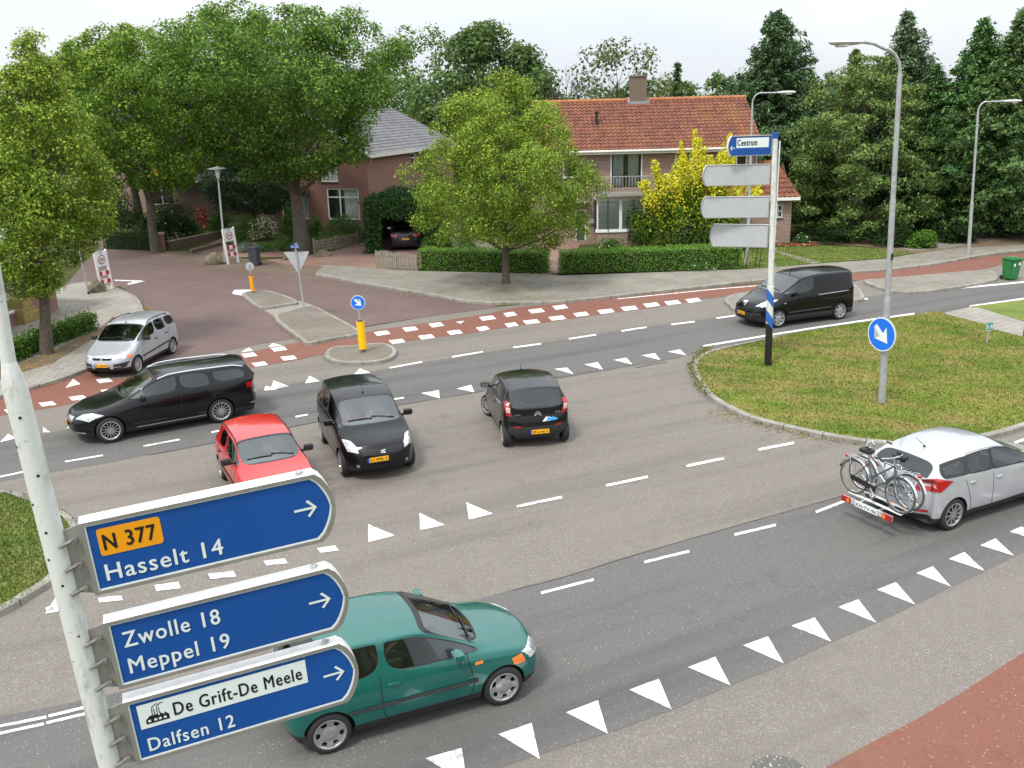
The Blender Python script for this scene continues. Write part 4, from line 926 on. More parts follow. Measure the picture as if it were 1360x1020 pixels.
partner = dict(name='black_van', cat='van', L=4.38, W=1.81, H=1.80, wb=2.73, fo=.93, wr=.32, cowl=(1.12, 1.16), rf=(1.92, 1.68), rm=(2.6, 1.79), rr=(4.20, 1.75), rb=(4.30, 1.15), pill=(2.48, 3.35),
    hood=(.84, 1.08), belt=(1.12, 1.16), tailz=1.0, paint=p_black, hoody=.86, spokes=7, wstyle='cover', roofw=.84, rround=.1, rplan=.95, reardoor=False, rearglass=True,
    trimcap={0: (0, 1), 9: (0,)}, tail=[.04, .0, .0, .02, .04],
    seams=doors(1.2, 2.48, 3.35, 3.4, .34, 1.1)+[[(2.62, 1.02), (4.0, 1.06)]], topseams=[[(.42, 0), (.46, .6)]],
    pairs=[('headlight', m_lens, [(.20, .52, .74), (.42, .88, .78), (.90, .92, 1.02), (.55, .74, 1.0)], .008, .01),
           ('fog_lamp', m_arch, [(.08, .6, .38), (.2, .8, .38), (.2, .8, .48), (.08, .6, .48)], .008, 0),
           ('side_repeater', m_lens, [(1.12, .98, .84), (1.2, .98, .84), (1.2, .98, .875), (1.12, .98, .875)], .008, .0),
           ('tail_light', m_tail, [(4.36, .9, .8), (4.22, 1.0, .8), (4.22, .96, 1.2), (4.34, .88, 1.2)], .008, 0)],
    fixed=[('grille', m_arch, [(0, -.52, .60), (0, .52, .60), (0, .52, .68), (0, -.52, .68)], .012, .0, (-1, 0, 0)), ('badge', m_chrome, [(.1, -.10, .76), (.1, .10, .76), (.1, .12, .90), (.1, -.12, .90)], .02, 0, (-1, 0, 0))],
    strips=[('side_rail', m_chrome, .02, 1.03, 1.06, 2.62, 4.0)],
    rub=(.52, .54, 1.35, 3.2, m_trimgrey), mirror=(1.62, 1.16), handles=[(2.34, .98)], plate_f=('8-VRD-57', .44, -.05), rearseat=False, seats=2.3, sh=.15, antenna=(2.0, 0, .2, .3))
redcar = dict(k=.96, name='red_hatchback', L=3.85, W=1.62, H=1.39, wb=2.42, fo=.72, wr=.28, cowl=(1.22, .93), rf=(1.80, 1.32), rm=(2.3, 1.385), rr=(3.30, 1.35), rb=(3.62, .95), pill=(2.35, 3.0),
    hood=(.70, .88), belt=(.89, .94), tailz=.88, paint=p_red, hoody=.90, spokes=6, wstyle='cover', roofw=.78, 
    trimcap={0: (0, 1), 9: (0, 1)},
    seams=[[(1.3, .88), (1.25, .4), (1.3, .28), (2.35, .27), (2.38, .9)], [(2.38, .27), (3.0, .5), (3.1, .9)]], topseams=[[(.3, 0), (.3, .8)], [(.3, .8), (1.2, .90)]],
    pairs=[('headlight', m_lens, [(.1, .5, .52), (.22, .82, .52), (.24, .82, .64), (.12, .5, .64)], .008, .01),
           ('turn_signal', m_amber, [(.22, .84, .52), (.4, .97, .53), (.42, .97, .63), (.24, .84, .64)], .008, .0),
           ('tail_light', m_tail, [(3.6, .95, .66), (3.78, .7, .66), (3.76, .7, .84), (3.58, .95, .84)], .008, 0)],
    rub=(.50, .50, 1.1, 3.0, m_trim), mirror=(1.55, .97), handles=[(2.2, .76), (2.9, .78)], antenna=(3.2, .5, .45, .8), rails=(m_black, 1.75, 3.25, .735, .004), seats=2.3)
parked = dict(name='dark_hatchback', L=4.35, W=1.77, H=1.45, wb=2.6, fo=.9, wr=.31, cowl=(1.25, .97), rf=(2.0, 1.38), rm=(2.5, 1.44), rr=(3.75, 1.36), rb=(4.15, 1.0), pill=(2.5, 3.2),
    hood=(.7, .92), belt=(.93, 1.0), tailz=.93, paint=p_navy, hoody=.87, spokes=7, wstyle='cover', roofw=.77, quarter=True, qin=.05,
    seams=doors(1.3, 2.5, 3.2, 3.4, .3, .95), pairs=[('headlight', m_lens, [(.2, .5, .58), (.45, .88, .6), (.55, .92, .72), (.25, .55, .72)], .008, .01), ('tail_light', m_tail, [(4.28, .55, .78), (4.02, .97, .78), (4.0, .96, .94), (4.24, .55, .94)], .01, .01)],
    mirror=(1.6, 1.0), mirrormat=p_navy, handles=[(2.35, .85)], handlemat=p_navy, plate_r=('36-GTX-2', .62, 0), seats=2.4)
def badge(root, bvh, polys, s_sign, L, depth=.02, mat=None, name='badge'):
    """flat emblem pieces (y, z) laid on the nose (+1) or tail (-1)"""
    bm = NB()
    for pl in polys:
        vs = []
        for y, z in pl:
            h = bvh.ray_cast(Vector((s_sign*(L/2+1), y, z)), Vector((-s_sign, 0, 0)), 3)[0]
            vs.append(bm.verts.new(h+Vector((s_sign*depth, 0, 0))))
        bm.faces.new(vs)
    return fin(bm, name, mat or m_chrome, root, recalc=False)
CARS = {}
def put(S, key, label, pos, head, group=None):
    r, b = make_car(S, label, pos, head, group); CARS[key] = (r, b); return r, b
h_ = R(-69); r, b = put(splash, 'splash', 'black hatchback with bright headlights facing the viewer, right of the red car', px_place(splash, (453, 632), -1, h_), h_)
badge(r, b, [[(.06, .70), (.05, .72), (-.05, .70), (-.04, .68)], [(-.05, .70), (-.03, .69), (.05, .655), (.06, .665)], [(.06, .665), (.05, .64), (-.06, .655), (-.05, .67)]], 1, 3.715, .025)
h_ = R(100.7); r, b = put(c1, 'c1', 'tiny black three-door hatchback seen from behind with a blue mountain sticker on its tailgate', px_place(c1, (667, 592), 1, h_, 'rear'), h_)
badge(r, b, [[(-.08+dx, z), (0+dx, z+.05), (.08+dx, z), (.08+dx, z+.022), (0+dx, z+.072), (-.08+dx, z+.022)] for dx, z in ((0, .80), (0, .84))], -1, 3.43, .02)
badge(r, b, [[(-.30, .655), (-.20, .765), (-.14, .70), (-.1, .655)]], -1, 3.43, .012, m_signwhite, 'sticker_border')
badge(r, b, [[(-.42, .665), (-.325, .735), (-.22, .765), (-.28, .70)]], -1, 3.43, .012, m_signwhite, 'sticker_border')
m_stick = M('sticker_blue', (.05, .32, .8), .4)
badge(r, b, [[(-.40, .672), (-.50, .672), (-.40, .742)], [(-.18, .66), (-.44, .672), (-.37, .755), (-.33, .72), (-.26, .745)], [(-.18, .662), (-.42, .664), (-.28, .742)]], -1, 3.43, .017, m_stick, 'sticker')
for z in (0,):
    text_obj('model_lettering', 'CITROËN', m_chrome, r, (b.ray_cast(Vector((-3, .5, .84)), Vector((1, 0, 0)), 3)[0].x-.02, .56, .815), (0, -1, 0), (0, 0, 1), .05, width=.28, bold=.01)
    text_obj('model_lettering', 'C1', m_chrome, r, (b.ray_cast(Vector((-3, -.5, .84)), Vector((1, 0, 0)), 3)[0].x-.03, -.44, .825), (0, -1, 0), (0, 0, 1), .065, width=.1, bold=.01)
h_ = R(-150); put(passat, 'passat', 'shiny black estate car with chrome roof rails driving left along the main road', px_place(passat, (149.7, 589), 1, h_), h_)
h_ = R(-97); r, b = put(star, 'star', 'silver family car with black roof rails waiting at the mouth of the brick side street', px_place(star, (185.5, 496), 1, h_), h_)
badge(r, b, [[(0, .645), (.02, .665), (0, .685), (-.02, .665)], [(0, .645), (.025, .62), (.05, .62), (.02, .645)], [(0, .645), (-.025, .62), (-.05, .62), (-.02, .645)]], 1, 4.03, .025)
h_ = R(-157.5); put(partner, 'partner', 'black panel van approaching on the main road behind the striped signpost', px_place(partner, (1034, 436), 1, h_), h_)
h_ = R(27); put(focus, 'focus', 'silver five-door hatchback leaving at the right with bicycles on a rear carrier', px_place(focus, (1264.4, 705), -1, h_, 'rear'), h_)
h_ = R(22.7); put(micra, 'micra', 'dark green three-door hatchback passing beneath the blue direction signs', px_place(micra, (670.5, 938), -1, h_), h_)
h_ = R(-63); put(redcar, 'red', 'bright red older hatchback facing the viewer, its bonnet hidden behind the top blue sign', px_place(redcar, (294, 637), -1, h_, 'rear'), h_)
h_ = R(95); put(parked, 'parked', 'dark hatchback parked under the ivy covered carport', (*AT(539, 312, 55.5).to_2d(), .03), h_)
# ------------------------------------------------------------------ houses
def wallpanel(bm, uvl, o, u, length, z0, z1, holes=(), reveal=.12, nrm=None):
    """vertical wall from point o along unit u, with rectangular holes (u0,u1,za,zb); reveals go inward (-nrm)"""
    us = sorted({0, length, *[h[0] for h in holes], *[h[1] for h in holes]}); zs = sorted({z0, z1, *[h[2] for h in holes], *[h[3] for h in holes]})
    o = Vector(o); u = Vector(u)
    def q(pts):
        f = bm.faces.new([bm.verts.new(p) for p, _ in pts])
        for l, (_, uv) in zip(f.loops, pts): l[uvl].uv = uv
    def P(a, z): return (Vector((o.x+u.x*a, o.y+u.y*a, z)), (a, z))
    for a, b in zip(us[:-1], us[1:]):
        for c, d in zip(zs[:-1], zs[1:]):
            if any(h[0] <= a+1e-6 and b <= h[1]+1e-6 and h[2] <= c+1e-6 and d <= h[3]+1e-6 for h in holes): continue
            q([P(a, c), P(b, c), P(b, d), P(a, d)])
    if nrm is not None:
        n = Vector(nrm)*reveal
        for a, b, c, d in holes:
            for (p, s) in (((a, c), (b, c)), ((b, c), (b, d)), ((b, d), (a, d)), ((a, d), (a, c))):
                A = P(*p); B = P(*s); q([A, B, (B[0]-n, (B[1][0], B[1][1]-reveal)), (A[0]-n, (A[1][0], A[1][1]-reveal))])
def gable(bm, uvl, o, u, length, z0, apex):
    o = Vector(o); u = Vector(u); pts = [(0, z0), (length, z0), (length/2, apex)]
    f = bm.faces.new([bm.verts.new((o.x+u.x*a, o.y+u.y*a, z)) for a, z in pts])
    for l, p in zip(f.loops, pts): l[uvl].uv = p
def tiled_roof(name, A, B, C, D, mat, parent, tw=.26, th=.36, amp=.04, lift=.055):
    """pantile surface: A-B eave, D-C ridge (A below D)"""
    A, B, C, D = map(Vector, (A, B, C, D)); eL = (B-A).length; sl = ((D-A).length+(C-B).length)/2; nrm = (B-A).cross(D-A).normalized()
    if nrm.z < 0: nrm = -nrm
    nu = max(2, int(eL/tw)); nv = max(2, int(sl/th)); us = []; vs = []
    for i in range(nu):
        for k in range(5): us.append((i+k/5)/nu)
    us.append(1.0); uh = [amp*(math.cos(2*math.pi*(((x*nu) % 1)))) for x in us]
    rows = []
    for j in range(nv): rows += [((j+.0)/nv, lift), ((j+.97)/nv, 0.004)]
    V = []; 
    for v, h in rows:
        for x, hh in zip(us, uh):
            p = (A.lerp(B, x)).lerp(D.lerp(C, x), v) + nrm*(h+hh+.035); V.append(p)
    nx = len(us); F = []
    for j in range(len(rows)-1):
        for i in range(nx-1): F.append((j*nx+i, j*nx+i+1, (j+1)*nx+i+1, (j+1)*nx+i))
    me = bpy.data.meshes.new(name); me.from_pydata([tuple(p) for p in V], [], F); me.update(); o = link(name, me, mat, parent); return o
def roof_mat(name, ca, cb, lichen, amt=.6):
    m_, t, b, N_, L_ = nodes_of(name)
    tcn = N_('ShaderNodeTexCoord'); mp_ = N_('ShaderNodeMapping'); mp_.inputs['Scale'].default_value = (1/.24, 1/.26, 1/.3); L_(tcn.outputs['Object'], mp_.inputs[0])
    v = N_('ShaderNodeTexVoronoi'); v.inputs['Scale'].default_value = 1.0; v.inputs['Randomness'].default_value = .35; L_(mp_.outputs[0], v.inputs['Vector'])
    s = N_('ShaderNodeSeparateColor'); L_(v.outputs['Color'], s.inputs[0]); c_ = ramp(t, s.outputs[0], 0, 1, ca, cb)
    c_ = mixc(t, c_, tuple(x*.35 for x in ca), ramp(t, noise(t, 2.2, 7, .75), .5, .7, (0, 0, 0), (.75, .75, .75)))
    c_ = mixc(t, c_, lichen, ramp(t, noise(t, .5, 6, .7), .5, .72, (0, 0, 0), (amt, amt, amt)))
    L_(c_, b.inputs['Base Color']); b.inputs['Roughness'].default_value = .85; return m_
m_roofred = roof_mat('red_pantiles', (.14, .054, .034), (.235, .085, .05), (.28, .13, .035), .6)
m_roofgrey = roof_mat('grey_pantiles', (.13, .13, .14), (.19, .19, .20), (.24, .23, .22), .4)
m_wall1 = brick('pale_brick_wall', (.25, .125, .088), (.17, .085, .06), (.42, .37, .32), .22, .075, .014, 0, 'wall', third=(.27, .165, .125))
m_wall2 = brick('red_brick_wall', (.27, .11, .085), (.21, .085, .065), (.26, .2, .17), .22, .066, .010, 0, 'wall', third=(.25, .12, .1))
m_wall3 = brick('brown_brick_wall', (.15, .085, .065), (.11, .065, .05), (.14, .12, .1), .22, .066, .010, 0, 'wall')
m_chim = brick('mossy_chimney_brick', (.2, .13, .1), (.15, .1, .08), (.16, .14, .11), .22, .066, .010, 0, 'wall', moss=(.13, .13, .05), mossamt=.7)
m_fascia = M('cream_fascia', (.68, .66, .60), .55, var=.08, vs=2)
m_curtain = M('net_curtain', (.55, .58, .58), .9, var=.12, vs=9)
m_backing = M('dark_window_backing', (.03, .03, .032), .9)  # dark sheet behind each pane, its colour stands in for unlit rooms
m_pane = glass('window_pane', (.9, .94, .93), .05)
m_lead = M('lead_flashing', (.2, .22, .24), .6, .3)
def uvbm():
    bm = NB(); return bm, bm.loops.layers.uv.new('uv')
def window(root, o, u, n, w_, h_, z, mat=None, mull=(), trans=(), curtain=None, fr=.07, inset=.09, name='window', sill=True, blinds=0, door=False):
    """o: lower left corner of the opening (xy), u along wall, n outward normal"""
    u = Vector(u).normalized(); n = Vector(n).normalized(); o = Vector((o[0], o[1], z)); mat = mat or m_white; Z = Vector((0, 0, 1)); bm = NB()
    def bar(a0, a1, z0, z1, d=.06, off=0):
        p = o+u*a0+Z*z0-n*(inset-off); ext(bm, [p, p+u*(a1-a0), p+u*(a1-a0)+Z*(z1-z0), p+Z*(z1-z0)], n*d)
    bar(0, w_, 0, fr); bar(0, w_, h_-fr, h_); bar(0, fr, fr, h_-fr); bar(w_-fr, w_, fr, h_-fr)
    for m__ in mull: bar(w_*m__-fr/2, w_*m__+fr/2, fr, h_-fr, .055)
    for t_ in trans: bar(fr, w_-fr, h_*t_-fr/2, h_*t_+fr/2, .05)
    f = fin(bm, name, mat, root)
    bm = NB(); p = o-n*(inset-.02)+u*fr*.5+Z*fr*.5; bm.faces.new([bm.verts.new(q) for q in (p, p+u*(w_-fr), p+u*(w_-fr)+Z*(h_-fr), p+Z*(h_-fr))]); fin(bm, 'pane', m_pane, f, recalc=False)
    bm = NB(); q = o-n*(inset+.55); ext(bm, [q-u*.1-Z*.1, q+u*(w_+.1)-Z*.1, q+u*(w_+.1)+Z*(h_+.1), q+Z*(h_+.1)-u*.1], -n*.02); fin(bm, 'dark_backing', m_backing, f)
    if curtain:
        for a0, a1 in curtain:
            bm = NB(); k = 24; pts = [o-n*(inset+.12+.025*math.sin(i*1.9))+u*(w_*(a0+(a1-a0)*i/k)) for i in range(k+1)]
            for a, b in zip(pts[:-1], pts[1:]): bm.faces.new([bm.verts.new(x) for x in (a+Z*fr, b+Z*fr, b+Z*(h_-fr), a+Z*(h_-fr))])
            fin(bm, 'curtain', m_curtain, f, recalc=False)
    if blinds:
        bm = NB()
        for i in range(blinds):
            z_ = fr+(h_-2*fr)*(i+.5)/blinds; p = o-n*(inset-.005)+u*fr+Z*z_; s = Z*(h_/blinds*.40)+n*.010; bm.faces.new([bm.verts.new(x) for x in (p-s, p+u*(w_-2*fr)-s, p+u*(w_-2*fr)+s, p+s)])
        fin(bm, 'blind', m_white, f, recalc=False)
    if sill:
        bm = NB(); p = o-u*.05-Z*.06; ext(bm, [p-n*.05, p+n*.07, p+n*.07+Z*.055, p-n*.05+Z*.06], u*(w_+.1)); fin(bm, 'window_sill', M('sill_tile', (.16, .13, .11), .6), f)
    return f

# main house with the red pantile roof
YF = 54.2; uX = Vector((1, 0, 0)); nF = Vector((0, -1, 0))
xL = AT(716, 320, YF).x; xR = AT(1001, 320, YF).x; HE = 5.45; DEP = 8.6; RH = 7.85
def fx(px): return AT(px, 250, YF).x
def fz(px, py): return AT(px, py, YF).z
hm = empty('brick_house', ((xL+xR)/2, YF+DEP/2, 0), label='pale brick house with a red pantile roof, tall chimney, balcony and white bay window', cat='house'); ho = Vector(hm.location)
def rel(o):     # keep world placement under a moved parent
    o.matrix_parent_inverse = Matrix.Translation(-ho); return o
def H(px, py): return (fx(px)-xL, fz(px, py))
def hole(x0, y0, x1, y1):
    a, zt = H(x0, y0); b, zb = H(x1, y1); return (a, b, zb, zt)
holes = {'french': hole(812, 202, 851, 248.5), 'up_left': hole(748, 203, 768, 236), 'up_mid': hole(896, 201.5, 916, 233), 'up_right': hole(976, 204, 991, 231), 'door': hole(764, 279, 778, 319), 'right_low': hole(905, 268, 935, 300)}
bm, uvl = uvbm(); wallpanel(bm, uvl, (xL, YF, 0), uX, xR-xL, -.05, HE, list(holes.values()), .12, nF)
wallpanel(bm, uvl, (xL, YF, 0), (0, 1, 0), DEP, -.05, HE); wallpanel(bm, uvl, (xR, YF, 0), (0, 1, 0), DEP, -.05, HE); wallpanel(bm, uvl, (xL, YF+DEP, 0), uX, xR-xL, -.05, HE)
gable(bm, uvl, (xL, YF, 0), (0, 1, 0), DEP, HE, RH-.1); gable(bm, uvl, (xR, YF, 0), (0, 1, 0), DEP, HE, RH-.1)
rel(fin(bm, 'wall', m_wall1, hm, recalc=False))
ov = .45; e0 = HE-ov*.55
rf_ = rel(tiled_roof('roof', (xL-.2, YF-ov, e0), (xR+.2, YF-ov, e0), (xR+.2, YF+DEP/2, RH), (xL-.2, YF+DEP/2, RH), m_roofred, hm))
rel(tiled_roof('roof', (xR+.2, YF+DEP+ov, e0), (xL-.2, YF+DEP+ov, e0), (xL-.2, YF+DEP/2, RH), (xR+.2, YF+DEP/2, RH), m_roofred, hm))
bm = NB(); n_ = int((xR-xL+.4)/.35)
for i in range(n_): 
    x0 = xL-.2+(xR-xL+.4)*i/n_; x1 = x0+(xR-xL+.4)/n_+.03; tube(bm, [(x0, YF+DEP/2, RH+.05), (x1, YF+DEP/2, RH+.065)], [.115, .13], 10)
rel(fin(bm, 'ridge_tiles', M('ridge_clay', (.45, .2, .07), .8, c2=(.3, .1, .05), vs=3), hm))
bm = NB(); box(bm, ((xL+xR)/2, YF-ov-.02, e0-.06), (xR-xL+.44, .04, .2)); box(bm, ((xL+xR)/2, YF-ov/2, e0-.15), (xR-xL+.4, ov-.02, .03)); rel(fin(bm, 'fascia', m_fascia, hm))
bm = NB(); lathe(bm, [(.065, 0), (.065, xR-xL+.3)], 10, Matrix.Translation((xL-.15, YF-ov-.09, e0+.0)) @ Matrix.Rotation(R(90), 4, 'Y')); rel(fin(bm, 'gutter', m_fascia, hm))
bm = NB(); tube(bm, [(xR-.05, YF-ov-.08, e0-.08), (xR-.08, YF-.12, e0-.4), (xR-.08, YF-.09, e0-.7), (xR-.08, YF-.09, .1)], .045, 8); rel(fin(bm, 'drainpipe', m_galv, hm))
# chimney with flashing and cap
cx0 = AT(847, 130, YF+DEP/2).x; bm, uvl = uvbm(); cw, ch = .95, 1.38
for a, b in (((cx0-cw/2, YF+DEP/2-.35), (1, 0, 0)), ((cx0-cw/2, YF+DEP/2+.35), (1, 0, 0)), ((cx0-cw/2, YF+DEP/2-.35), (0, 1, 0)), ((cx0+cw/2, YF+DEP/2-.35), (0, 1, 0))): wallpanel(bm, uvl, (*a, 0), b, cw if b[0] else .7, RH-.6, RH+ch)
cho = rel(fin(bm, 'chimney', m_chim, hm, recalc=False))
bm = NB(); box(bm, (cx0, YF+DEP/2, RH+ch+.04), (cw+.1, .82, .09), bev=.01)
c_ = fin(bm, 'chimney_cap', M('chimney_slab', (.2, .19, .17), .8, var=.3), cho); 
bm = NB(); lathe(bm, [(.12, 0), (.13, .2), (.1, .22)], 14, Matrix.Translation((cx0+.05, YF+DEP/2, RH+ch+.085))); fin(bm, 'chimney_pot', m_chim, cho)
bm = NB(); ext(bm, [(cx0-cw/2-.16, YF+DEP/2-.42, RH-.19), (cx0+cw/2+.16, YF+DEP/2-.42, RH-.19), (cx0+cw/2+.1, YF+DEP/2-.38, RH-.02), (cx0-cw/2-.1, YF+DEP/2-.38, RH-.02)], (0, .03, 0))
for sg in (-1, 1): ext(bm, [(cx0+sg*(cw/2+.16), YF+DEP/2-.42, RH-.16), (cx0+sg*(cw/2+.22), YF+DEP/2+.1, RH+.14), (cx0+sg*(cw/2+.02), YF+DEP/2+.1, RH+.22), (cx0+sg*(cw/2+.02), YF+DEP/2-.42, RH-.1)], (0, 0, .02))
fin(bm, 'flashing', m_lead, cho)
q = AT(792, 157, YF+2.2); bm = NB(); tube(bm, [(q.x, YF+2.0, 6.6), (q.x, YF+2.0, 7.28)], .09, 10); lathe(bm, [(.13, 0), (.13, .08), (.02, .14)], 12, Matrix.Translation((q.x, YF+2.0, 7.26))); rel(fin(bm, 'vent_pipe', m_trim, hm))
# windows
def HW(k, **kw):
    a, b, z0, z1 = holes[k]; f = window(hm, (xL+a, YF), uX, nF, b-a, z1-z0, z0, **kw); rel(f); return f
HW('french', mull=(.5,), curtain=((.06, .42), (.58, .94)), mat=m_trim, sill=False, name='french_window', inset=.11)
bm = NB(); a, b, z0, z1 = holes['french']
for (p0, p1, q0, q1) in ((a-.06, a, z0, z1+.06), (b, b+.06, z0, z1+.06), (a, b, z1, z1+.06)): box(bm, (xL+(p0+p1)/2, YF-.02, (q0+q1)/2), (p1-p0, .06, q1-q0))
rel(fin(bm, 'door_frame', m_white, hm))
HW('up_left', curtain=((.0, .4),)); HW('up_mid', curtain=((0.0, .35),)); HW('up_right'); HW('right_low', curtain=((.1, .9),))
a, b, z0, z1 = holes['door']; bm = NB(); box(bm, (xL+(a+b)/2, YF+.07, (z0+z1)/2), (b-a-.1, .05, z1-z0), bev=.01); d_ = rel(fin(bm, 'front_door', M('dark_green_door', (.04, .07, .05), .5), hm)); bm = NB(); box(bm, (xL+b-.18, YF+.03, 1.0), (.04, .05, .14)); fin(bm, 'handle', m_chrome, d_)
bm = NB(); 
for p0, p1, q0, q1 in ((a, a+.06, z0, z1), (b-.06, b, z0, z1), (a+.06, b-.06, z1-.06, z1)): box(bm, (xL+(p0+p1)/2, YF+.03, (q0+q1)/2), (p1-p0, .08, q1-q0))
rel(fin(bm, 'door_frame', m_white, hm))
# soldier course above the french window
bm, uvl = uvbm()
for i in range(22):
    x = xL+holes['french'][0]-.3+i*.095; box(bm, (x, YF-.006, holes['french'][3]+.2), (.075, .02, .22))
rel(fin(bm, 'brick_lintel', M('lintel_brick', (.3, .15, .1), .8, c2=(.22, .11, .08), vs=30), hm))
# bay window
b0 = fx(791); b1 = fx(854); bt = fz(820, 263); bb = fz(820, 304); bd = .75
for (o_, u_, n__, w__) in (((b0, YF-bd), uX, nF, (b1-b0)*.5), ((b0+(b1-b0)*.5, YF-bd), uX, nF, (b1-b0)*.5)):
    rel(window(hm, o_, u_, n__, w__, bt-bb, bb, blinds=14, fr=.08, inset=.05, sill=False, name='bay_window'))
rel(window(hm, (b0+.03, YF-bd+.02), (0, 1, 0), (-1, 0, 0), bd-.04, bt-bb, bb, blinds=14, fr=.07, inset=.04, sill=False, name='bay_window')); rel(window(hm, (b1-.03, YF-bd+.02), (0, 1, 0), (1, 0, 0), bd-.04, bt-bb, bb, blinds=14, fr=.07, inset=.04, sill=False, name='bay_window'))
bm = NB(); box(bm, ((b0+b1)/2, YF-bd/2-.02, bt+.13), (b1-b0+.22, bd+.2, .24), bev=.015); rel(fin(bm, 'bay_roof', m_white, hm))
bm = NB(); box(bm, ((b0+b1)/2, YF-bd/2+.0, bb-.05), (b1-b0+.1, bd+.1, .09), bev=.01); rel(fin(bm, 'bay_sill', m_white, hm))
bm, uvl = uvbm(); wallpanel(bm, uvl, (b0, YF-bd, 0), uX, b1-b0, -.05, bb-.1); wallpanel(bm, uvl, (b0, YF-bd, 0), (0, 1, 0), bd, -.05, bb-.1); wallpanel(bm, uvl, (b1, YF-bd, 0), (0, 1, 0), bd, -.05, bb-.1); rel(fin(bm, 'bay_wall', m_wall1, hm, recalc=False))
# balcony
l0 = fx(788); l1 = fx(900); bz_ = fz(840, 256); by = YF-1.15
bm = NB(); box(bm, ((l0+l1)/2, YF-.59, bz_-.01), (l1-l0, 1.17, .16), bev=.01); bal = rel(fin(bm, 'balcony', M('balcony_slab', (.3, .28, .25), .8, var=.15), hm))
bm = NB()
for z_ in (bz_+.16, bz_+1.0): box(bm, ((l0+l1)/2, by, z_), (l1-l0, .04, .045))
n_ = int((l1-l0)/.17)
for i in range(n_+1): box(bm, (l0+(l1-l0)*i/n_, by, bz_+.56), (.022, .022, .84))
for yy in np.linspace(by, YF-.1, 6): box(bm, (l1, yy, bz_+.58), (.022, .022, .86))
box(bm, (l1, (by+YF)/2, bz_+1.0), (.04, YF-by, .045)); fin(bm, 'railing', m_grey, bal)
bm = NB(); box(bm, (l0, (by+YF)/2, bz_+.58), (.03, YF-by, .95)); fin(bm, 'side_screen', m_grey, bal)
bm = NB(); box(bm, (fx(785), YF-.09, 1.35), (.36, .12, .26), bev=.01); rel(fin(bm, 'letterbox', m_grey, hm))
bm = NB(); box(bm, (fx(764), YF-.35, 2.5), (1.5, .7, .1)); rel(fin(bm, 'porch', MATS['balcony_slab'], hm))

# side annex, a building wing of the same house
ax0 = xR+.003; axR = AT(1049, 318, 52.9).x; aY = 52.9; aD = 4.4; aE = 2.62; aR = 4.4
bm, uvl = uvbm(); wz = lambda px, py: AT(px, py, aY)
hw = (wz(1027, 289).x-(ax0-2.2), wz(1039, 289).x-(ax0-2.2), wz(1033, 289).z, wz(1033, 272).z)
hw2 = (.5, 1.6, .9, 2.0)
wallpanel(bm, uvl, (ax0-2.2, aY, 0), uX, axR-ax0+2.2, -.05, aE, [hw, ], .1, nF); wallpanel(bm, uvl, (axR, aY, 0), (0, 1, 0), aD, -.05, aE); wallpanel(bm, uvl, (ax0-2.2, aY, 0), (0, 1, 0), YF-aY, -.05, aE); gable(bm, uvl, (axR, aY, 0), (0, 1, 0), aD, aE, aR-.1)
rel(fin(bm, 'annex_wall', m_wall1, hm, recalc=False))
rel(tiled_roof('annex_roof', (ax0-2.4, aY-.35, aE-.1), (axR+.3, aY-.35, aE-.1), (axR-.55, aY+aD/2, aR), (ax0-2.4, aY+aD/2, aR), m_roofred, hm))
rel(tiled_roof('annex_roof', (axR+.3, aY-.35, aE-.1), (axR+.3, aY+aD+.3, aE-.1), (axR-.55, aY+aD/2+.02, aR), (axR-.55, aY+aD/2, aR), m_roofred, hm))
bm = NB(); box(bm, ((ax0-2.4+axR+.3)/2, aY-.37, aE-.15), (axR-ax0+2.7, .05, .17)); box(bm, (axR+.33, aY+aD/2, aE-.15), (.05, aD+.7, .17)); rel(fin(bm, 'annex_fascia', m_white, hm))
rel(window(hm, (ax0-2.2+hw[0], aY), uX, nF, hw[1]-hw[0], hw[3]-hw[2], hw[2], mull=(.5,), trans=(.5,), fr=.05))
for ch in hm.children_recursive:
    if ch.parent != hm: pass

